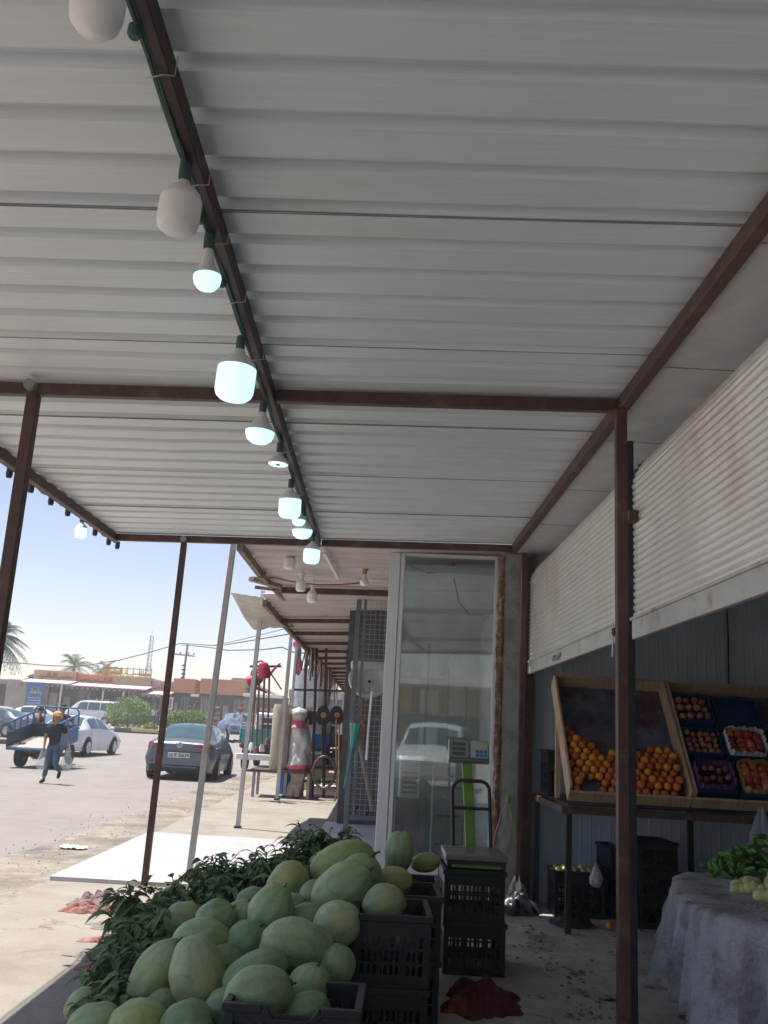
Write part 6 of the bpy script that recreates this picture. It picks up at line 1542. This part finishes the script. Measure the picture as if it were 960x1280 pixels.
def script(x0, x1, z0, z1, y, seed, thick=.03):
    """a line of cursive sign writing, too far off in the photograph to read: baseline strokes, tall stems, loops and dots"""
    rnd = random.Random(seed); m = MB(); h = z1 - z0; x = x1; w = h * .13
    m.bar((x0, y, z0 + h * .25), (x1 - h * .2, y, z0 + h * .25), thick, w)
    while x > x0 + h * .3:
        k = rnd.choice('slsdtlo')
        if k == 's': m.bar((x, y, z0 + h * .25), (x, y, z0 + h * .5), thick, w, up=V((1, 0, 0))); st_ = h * .26
        elif k == 'l': m.bar((x, y, z0 + h * .2), (x, y, z1), thick, w, up=V((1, 0, 0))); st_ = h * .30
        elif k == 'd': m.box(x - w * .6, x + w * .6, y - thick / 2, y + thick / 2, z0 + h * .62, z0 + h * .62 + w); m.box(x - w * .5, x + w * .5, y - thick / 2, y + thick / 2, z0, z0 + w); st_ = h * .22
        elif k == 't': m.tube([(x, y, z0 + h * .25), (x - h * .06, y, z0 + h * .02), (x - h * .25, y, z0 - h * .02)], w * .5, 5); st_ = h * .34
        else:
            m.tube([(x + h * .14 * math.cos(a), y, z0 + h * .38 + h * .14 * math.sin(a)) for a in [i * PI / 5 for i in range(11)]], w * .5, 5); st_ = h * .42
        x -= st_
    return m
def shop_front(pa, pb, ptop, fascia, label, fpy=None, awn=None, wallm=CONCW, posts=(), writing=None, dy=0, depth=7, name='shop_building', bays=3, doorw=True, roof=None):
    x0, x1 = bx_(pa), bx_(pb); zt = zpx((pa + pb) / 2, ptop); y = YB + dy
    t = thing(name, ((x0 + x1) / 2, y, ZB), label, 'shop building', 'shops across the street')
    f = fpy if fpy is not None else ptop + 15
    zf = zpx((pa + pb) / 2, f)
    MB().box(x0, x1, y + 1.2, y + depth, ZB - .2, zt - .05).build('wall', wallm, t)
    MB().box(x0 + .02, x1 - .02, y + 1.15, y + 1.19, ZB, zf).build('opening_shade_panel', SHOPD, t)  # flat dark sheet on the wall, painted as the shade inside an opening
    fa = MB().box(x0, x1 - .05, y - .05, y + 1.3, zf, zt).build('fascia', fascia, t, bevel=.03)
    if writing:
        wx0, wx1, m_ = writing; script(x0 + (x1 - x0) * wx0, x0 + (x1 - x0) * wx1, zf + (zt - zf) * .22, zf + (zt - zf) * .78, y - .09, int(pa), .05).build('sign_writing', m_, fa, smooth=0)
    n = bays
    for i in range(n):
        a = x0 + (x1 - x0) * (i + .08) / n; b = x0 + (x1 - x0) * (i + .92) / n
        if (i + int(pa)) % 3 == 0:
            w = MB().box(a, b, y + 1.06, y + 1.13, ZB + .7, zf - .35).build('window', GL2, t)
            MB().box(a - .05, b + .05, y + 1.0, y + 1.13, ZB + .55, ZB + .69).build('sill', WHITEP, w)
            for q in range(3): MB().box(a + (b - a) * q / 2 - .04, a + (b - a) * q / 2 + .04, y + 1.02, y + 1.055, ZB + .7, zf - .35).build('frame', GREYST, w)
        elif (i + int(pa)) % 3 == 1:
            s_ = thing  # goods on display stay part of the shop front at this distance
            for q in range(4):
                z = ZB + .3 + q * .55
                MB().box(a, b, y + .7, y + 1.12, z, z + .06).build('display_shelf', OLDWD, t)
                for r_ in range(4):
                    xx = a + (b - a) * (r_ + .1) / 4
                    MB().box(xx, xx + (b - a) * .18, y + .75, y + 1.1, z + .061, z + random.uniform(.2, .45)).build('goods', (TANF, WHITEP, DARKST, ORF, GREYST)[random.randrange(5)], t)
        else:
            d = MB().box(a, a + (b - a) * .55, y + 1.05, y + 1.13, ZB, ZB + 2.3).build('door', (GREYST, BROWN)[i % 2], t)
            MB().box(a + .08, a + .14, y + .98, y + 1.045, ZB + 1.0, ZB + 1.2).build('handle', ALU, d)
    if awn:
        za = zpx((pa + pb) / 2, awn)
        a_ = MB().prism([(x0 - .3, y - 2.6, za - .15), (x0 - .3, y - .06, za + .25), (x0 - .3, y - .06, za + .33), (x0 - .3, y - 2.6, za - .05)], (x1 - x0 + .5, 0, 0)).build('awning', OLDSH, t)
        k = int((x1 - x0) / .5)
        MB().add([], []); fr_ = MB()
        for i in range(k): fr_.box(x0 - .2 + i * .5, x0 + .1 + i * .5, y - 2.63, y - 2.605, za - .40, za - .06)
        fr_.build('awning_fringe', OLDWD, a_)
        for pp in posts:
            xx = bx_(pp); MB().box(xx - .08, xx + .08, y - 2.55, y - 2.40, ZB - .1, za - .06).build('awning_post', GALV, t)
    return t
shop_front(-90, 2, 846, CONCW, 'low grey rendered building at the far left edge of the street', wallm=CONCW, fpy=852, bays=6)
t = shop_front(2, 36, 849, CONCW, 'plain grey rendered shop wall left of the blue sign', wallm=CONCW, fpy=892, bays=1)
t = shop_front(36, 90, 838, BEIF, 'shop with a beige written fascia and sloping white roof edge beside the blue sign', fpy=852, awn=854, posts=(84,), writing=(.12, .95, DKL), dy=-.4)
t = shop_front(90, 137, 843, ORF, 'shop with an orange written fascia next to the tan fascia', fpy=856, awn=858, posts=(134,), writing=(.08, .92, DKL))
t = shop_front(137, 185, 846, TANF, 'shop with a blank tan fascia and yellow letters on its roof', fpy=859, awn=861, posts=(160,), dy=-.3)
t = shop_front(185, 212, 851, REDF, 'narrow shop with a red and white fascia behind the brown pole', fpy=866, awn=868, writing=(.1, .9, REDL))
t = shop_front(212, 240, 848, BRICKO, 'orange brick shop behind the utility pole with a poster in front', fpy=866, wallm=BRICKO)
t = shop_front(246, 302, 849, BRICKO, 'orange brick shop with a plain parapet between the two poles', fpy=868, wallm=BRICKO, bays=4)
t = shop_front(303, 352, 868, mat('white_canopy_edge', (.66, .66, .66), .7), 'shop with a long white canopy edge behind the red watering cans', fpy=872, bays=3, dy=-1)
t = shop_front(356, 425, 862, CONCW, 'grey shop far behind the goods rack', fpy=872, bays=3, dy=2)
shop_front(425, 640, 860, CONCW, 'long grey shop far behind the hardware shop', fpy=872, bays=6, dy=4)
# gable of the brick shop and a pitched metal roof
x0, x1 = bx_(278), bx_(312); z0 = zpx(290, 852); z1 = zpx(290, 846)
tag(MB().prism([(x0, YB + 2, z0), (x1 + 2.2, YB + 2, zpx(312, 866)), (x1 + 1.0, YB + 2, zpx(308, 859)), ((x0 + x1) / 2 + .3, YB + 2, z1), (x0 + .3, YB + 2, z1)], (0, 6, 0)).build('pitched_roof', GREYST), 'grey pitched sheet roof behind the orange brick parapet', 'roof')
# roof sign with yellow letters in a frame
x0, x1 = bx_(119), bx_(181); z0 = zpx(150, 845); z1 = zpx(150, 835)
rs = thing('roof_sign', ((x0 + x1) / 2, YB + .5, z0), 'yellow lettered sign in a wire frame on the roof of the tan shop', 'sign')
script(x0 + .1, x1 - .2, z0 + .1, z1 - .1, YB + .4, 77, .12).build('sign_writing', YELL, rs, smooth=0)
for z in (z0 + .02, z1): MB().bar((x0, YB + .6, z), (x1, YB + .6, z), .07, .07).build('frame_bar', OLDWD, rs)
for k in range(9): MB().bar((x0 + (x1 - x0) * k / 8, YB + .6, z0), (x0 + (x1 - x0) * k / 8, YB + .6, z1 + .2), .06, .06, up=V((0, 1, 0))).build('frame_bar', OLDWD, rs)
MB().box(x0, x0 + (x1 - x0) * .38, YB + .44, YB + .5, z0 + .12, z1 - .25).build('yellow_panel', YELL, rs); MB().box(x0 + (x1 - x0) * .75, x1, YB + .44, YB + .5, z0 + .12, z1 - .45).build('yellow_panel', YELL, rs)
# upright blue sign
x0, x1 = bx_(43), bx_(64); y = YB - 3.2
sg_ = thing('blue_sign_board', ((x0 + x1) / 2, y, ZB), 'tall blue sign board with a yellow green word and white lines of text', 'sign')
zt = zpx(53, 855); zl = zpx(53, 889)
MB().box(x0, x1, y, y + .12, zl, zt).build('board', mat('blue_sign', (.05, .13, .36), .5, 0, .1, 2), sg_)
script(x0 + .35, x1 - .1, zl + (zt - zl) * .58, zl + (zt - zl) * .82, y - .04, 5, .05).build('yellow_word', YGL, sg_, smooth=0)
for k in range(5): script(x0 + .15 + .1 * (k % 2), x1 - .15, zl + (zt - zl) * (.06 + .095 * k), zl + (zt - zl) * (.12 + .095 * k), y - .04, 30 + k, .04).build('white_text_line', WHL, sg_, smooth=0)
for x in (x0 + .1, x1 - .1): MB().box(x - .06, x + .06, y + .13, y + .25, ZB - .2, zt - .1).build('post', GALV, sg_)
# sign boards and poster
for (pa, pb, ya, yb_, m_, lab, lm_) in ((211, 219, 872, 887, WHL, 'white framed poster standing before the orange brick shop', REDL), (240, 250, 868, 871, WHL, 'small white lit strip sign under the brick parapet', DKL), (197, 203, 868, 871, WHL, 'small white strip sign on the narrow red shop', DKL), (66, 76, 866, 886, OLDWD, 'board of small notices beside the blue sign', WHL)):
    x0, x1 = bx_(pa), bx_(pb); z0, z1 = zpx(pa, yb_), zpx(pa, ya); y = YB - 1.9
    t = thing('sign_board', ((x0 + x1) / 2, y, z0), lab, 'sign')
    MB().box(x0, x1, y, y + .1, z0, z1).build('board', m_, t)
    if z1 - z0 > .8: MB().box(x0 + .1, x1 - .1, y - .03, y - .002, z0 + .12, z1 - .12).build('picture', mat('poster_print', (.20, .14, .20), .6, c2=(.40, .30, .32), scale=2.5), t); MB().box((x0 + x1) / 2 - .05, (x0 + x1) / 2 + .05, y + .02, y + .1, ZB - .1, z0 - .001).build('leg', GREYST, t)
# clutter on the roofs at the left
for i, (pa, pb, ya, yb_, m_, lab) in enumerate(((16, 24, 841, 848, DARKST, 'dark box on the roof of the grey building'), (24, 31, 843, 848, WHITEP, 'white tank on the roof of the grey building'), (10, 16, 844, 849, WHITEP, 'small white box at the left on the grey roof'))):
    x0, x1 = bx_(pa), bx_(pb); z0, z1 = zpx(pa, yb_), zpx(pa, ya)
    t = thing('roof_tank', ((x0 + x1) / 2, YB + 3, z0 - .3), lab, 'tank')
    MB().box(x0, x1, YB + 2.5, YB + 3.5, z0 - .3, z1).build('body', m_, t, bevel=.1); MB().box(x0 + .2, x1 - .2, YB + 2.7, YB + 3.3, z1, z1 + .12).build('lid', GREYST, t)

# ---------------------------------------------------------------- bushes, palms, poles
BUSH = mat('bush_leaf', (.10, .19, .02), .6, c2=(.19, .30, .045), scale=1.5); PALM = mat('palm_frond', (.05, .085, .04), .6, c2=(.09, .13, .06), scale=2)
TRNK = mat('palm_trunk', (.17, .13, .10), .9, 0, .3, 6, bump=.6)
def bush(c, rx, rz_, label, n, seed):
    rnd = random.Random(seed); m = MB()
    t = thing('round_bush', c, label, 'bush', 'clipped bushes on the traffic island')
    for i in range(n):
        a = rnd.uniform(0, 2 * PI); ph = math.acos(rnd.uniform(-.9, 1)); q = rnd.uniform(.6, 1.02)
        k = 1 + .18 * noise.noise(V((math.cos(a) * 2 + seed, math.sin(a) * 2, ph * 2)))
        p = V(c) + V((math.sin(ph) * math.cos(a) * rx * q * k, math.sin(ph) * math.sin(a) * rx * q * k, rz_ * (.95 + math.cos(ph) * q * k)))
        u_ = V((rnd.uniform(-1, 1), rnd.uniform(-1, 1), rnd.uniform(-1, 1))).normalized(); w_ = u_.cross(V((rnd.uniform(-1, 1), rnd.uniform(-1, 1), 1))).normalized(); s = rnd.uniform(.05, .10)
        m.add([p - u_ * s, p + w_ * s * .5, p + u_ * s, p - w_ * s * .5], [(0, 1, 2, 3)])
    m.build('foliage', BUSH, t, smooth=0)
    MB().tube([V(c), V(c) + V((.05, 0, rz_ * .8)), V(c) + V((.3, .1, rz_ * 1.4))], .07, 6, r2=.02).build('stem', TRNK, t)
for i, (px, y, w, h, lab) in enumerate(((160, 72, 1.75, 1.28, 'large round green bush on the island beside the white van'), (224, 74, 1.2, .85, 'left bright green bush behind the grey saloon'), (243, 74, 1.35, .9, 'right bright green bush behind the grey saloon'), (189, 70, .55, .35, 'small yellowing plant at the kerb of the island'))):
    c = gat(px, y); bush(c, w, h, lab, 5200 if w > 1 else 700, i + 1)
def palm(c, h, crown, label, nf, seed, tw_=.16):
    rnd = random.Random(seed); t = thing('palm_tree', c, label, 'palm tree', 'palm trees behind the shops')
    MB().tube([V(c), V(c) + V((.1, 0, h * .5)), V(c) + V((0, 0, h))], tw_ * 1.3, 10, r2=tw_).build('trunk', TRNK, t)
    m = MB(); top = V(c) + V((0, 0, h))
    for i in range(nf):
        a = 2 * PI * i / nf + rnd.uniform(-.3, .3); el = rnd.uniform(-.5, 1.25); l = crown * rnd.uniform(.8, 1.1)
        d = V((math.cos(a) * math.cos(el), math.sin(a) * math.cos(el), math.sin(el))); sd = V((-math.sin(a), math.cos(a), 0))
        n = 12; pts = [top + d * l * k / n + V((0, 0, -.52 * l * (k / n) ** 2.2)) for k in range(n + 1)]
        m.tube(pts, .03, 4, r2=.008)
        for k in range(2, n + 1):
            p = pts[k]; f = (pts[k] - pts[k - 1]).normalized(); ll = crown * .26 * math.sin(PI * (.12 + .8 * k / n))
            for q in (-1, 1):
                for r_ in range(2):
                    e = p - f * r_ * l / n / 2; tip = e + (sd * q * .8 + f * .75 + V((0, 0, -.35 + rnd.uniform(-.15, .15)))) * ll
                    m.add([e - f * .035, e + f * .035, tip], [(0, 1, 2)])
    m.build('crown', PALM, t, smooth=0)
c = gat(-24, 62); palm(c, at(-24, 797, y=62).z - c.z, 2.6, 'tall palm with a drooping crown cut by the left edge', 80, 1, .22)
c = gat(84, 118); palm(c, at(84, 832, y=118).z - c.z, 3.4, 'palm crown rising over the beige fascia', 30, 2)
c = gat(126, 135); palm(c, at(126, 836, y=135).z - c.z, 2.6, 'smaller palm crown behind the yellow roof sign', 22, 3)
c = gat(117, 140); palm(c, at(117, 838, y=140).z - c.z, 2.2, 'smallest palm crown left of the yellow roof sign', 18, 4)
# utility pole
c = gat(222, 104); zt = at(226, 804, y=104).z
up_ = thing('utility_pole', c, 'wooden utility pole with a crossarm and insulators behind the brown canopy post', 'utility pole')
MB().tube([V(c), V((c.x + .25, 104, zt))], .17, 10, r2=.11).build('shaft', OLDWD, up_)
for py, w in ((820, .85), (818, .85)): pass
za = at(225, 819, y=104).z
MB().bar((c.x - 1.2, 103.8, za + .1), (c.x + 1.2, 103.8, za - .05), .14, .14).build('crossarm', OLDWD, up_)
for dx in (-1.1, -.4, .5, 1.1): MB().lathe([(.05, 0), (.09, .1), (.06, .22), (.001, .26)], (c.x + dx, 103.8, za + .10), 10).build('insulator', DARKST, up_)
for k in range(5): MB().box(c.x - .1, c.x + .35, 103.7, 103.9, za - 1.2 - k * .45, za - 1.05 - k * .45).build('step_iron', DARKST, up_)
def wire(pts, r_, label):
    P = [at(px, py, y=y) for px, py, y in pts]; Q = []
    for a, b in zip(P, P[1:]):
        for k in range(10): Q.append(a.lerp(b, k / 10) + V((0, 0, -.0)))
    Q.append(P[-1]); tag(MB().tube(Q, r_, 5).build('overhead_wire', DARKST, None), label, 'overhead wire')
wire([(-40, 826, 104), (28, 829, 104), (60, 832, 104), (100, 833, 104), (150, 825, 104), (185, 816, 104), (226, 804, 104)], .055, 'thick overhead wire sagging from the left to the utility pole')
wire([(226, 804, 104), (250, 806, 96), (275, 807, 88), (300, 803, 80), (330, 798, 72), (400, 786, 60)], .045, 'upper overhead wire from the utility pole towards the canopies')
wire([(226, 806, 104), (260, 809, 90), (285, 813, 84), (330, 812, 72), (353, 809, 66), (366, 815, 62), (420, 820, 58)], .045, 'lower overhead wire from the utility pole, dipping behind the poles')
wire([(266, 807, 85), (300, 800, 78), (340, 790, 70), (420, 770, 55)], .03, 'thin overhead wire rising to the right behind the poles')
# mast
c = gat(178, 250); c.z = gz(0, 250); mz = at(180, 794, y=250).z
ms = thing('lattice_mast', c, 'thin pale lattice radio mast far behind the shops', 'mast')
PALE = mat('pale_mast', (.42, .44, .48), .6)
for a in range(3):
    an = a * 2 * PI / 3; MB().tube([V((c.x + .9 * math.cos(an), 250 + .9 * math.sin(an), c.z)), V((c.x + .5 * math.cos(an), 250 + .5 * math.sin(an), mz))], .14, 6).build('mast_leg', PALE, ms)
lat = MB()
for k in range(22):
    z = c.z + (mz - c.z) * k / 22; z2_ = c.z + (mz - c.z) * (k + 1) / 22; r1 = .9 - .4 * k / 22
    for a in range(3):
        an, a2 = a * 2 * PI / 3, (a + 1) * 2 * PI / 3
        lat.tube([V((c.x + r1 * math.cos(an), 250 + r1 * math.sin(an), z)), V((c.x + r1 * math.cos(a2), 250 + r1 * math.sin(a2), z2_))], .07, 4)
lat.build('lattice', PALE, ms)
MB().tube([V((c.x, 250, mz - .2)), V((c.x, 250, mz + 1.5))], .08, 6).build('aerial', PALE, ms)
MB().lathe([(.001, 0), (.8, 0), (.8, .4), (.001, .45)], V((c.x, 250, c.z + (mz - c.z) * .62)), 12).build('dish', PALE, ms)
# buildings behind the viewer so that the showcase glass has a street to mirror
t = thing('shop_building', (-8, -40, 0), 'plain beige building behind the viewer, mirrored in the showcase glass', 'shop building')
MB().box(-22, 6, -48, -40, 0, 4.2).build('wall', TANF, t); MB().box(-20, 4, -39.98, -39.9, 0, 2.6).build('opening_shade_panel', SHOPD, t); MB().box(-22.5, 6.5, -42, -39.5, 4.2, 4.5).build('roof', GREYST, t)  # opening is a sheet painted dark, with no room behind
# ---------------------------------------------------------------- dusty air
hz = bpy.data.materials.new('dusty_air'); hz.use_nodes = True; t = hz.node_tree
for n in list(t.nodes): t.nodes.remove(n)
o = t.nodes.new('ShaderNodeOutputMaterial'); pv = t.nodes.new('ShaderNodeVolumePrincipled'); pv.inputs['Color'].default_value = (.93, .94, .97, 1); pv.inputs['Density'].default_value = .0013; pv.inputs['Anisotropy'].default_value = .2
t.links.new(pv.outputs[0], o.inputs['Volume'])
h_ = MB().box(-420, 420, -90, 300, -1.4, 24).build('haze', hz, None, smooth=0); tag(h_, 'thin pale dusty air over the street', 'haze', kind='stuff')
S.cycles.volume_bounces = 1
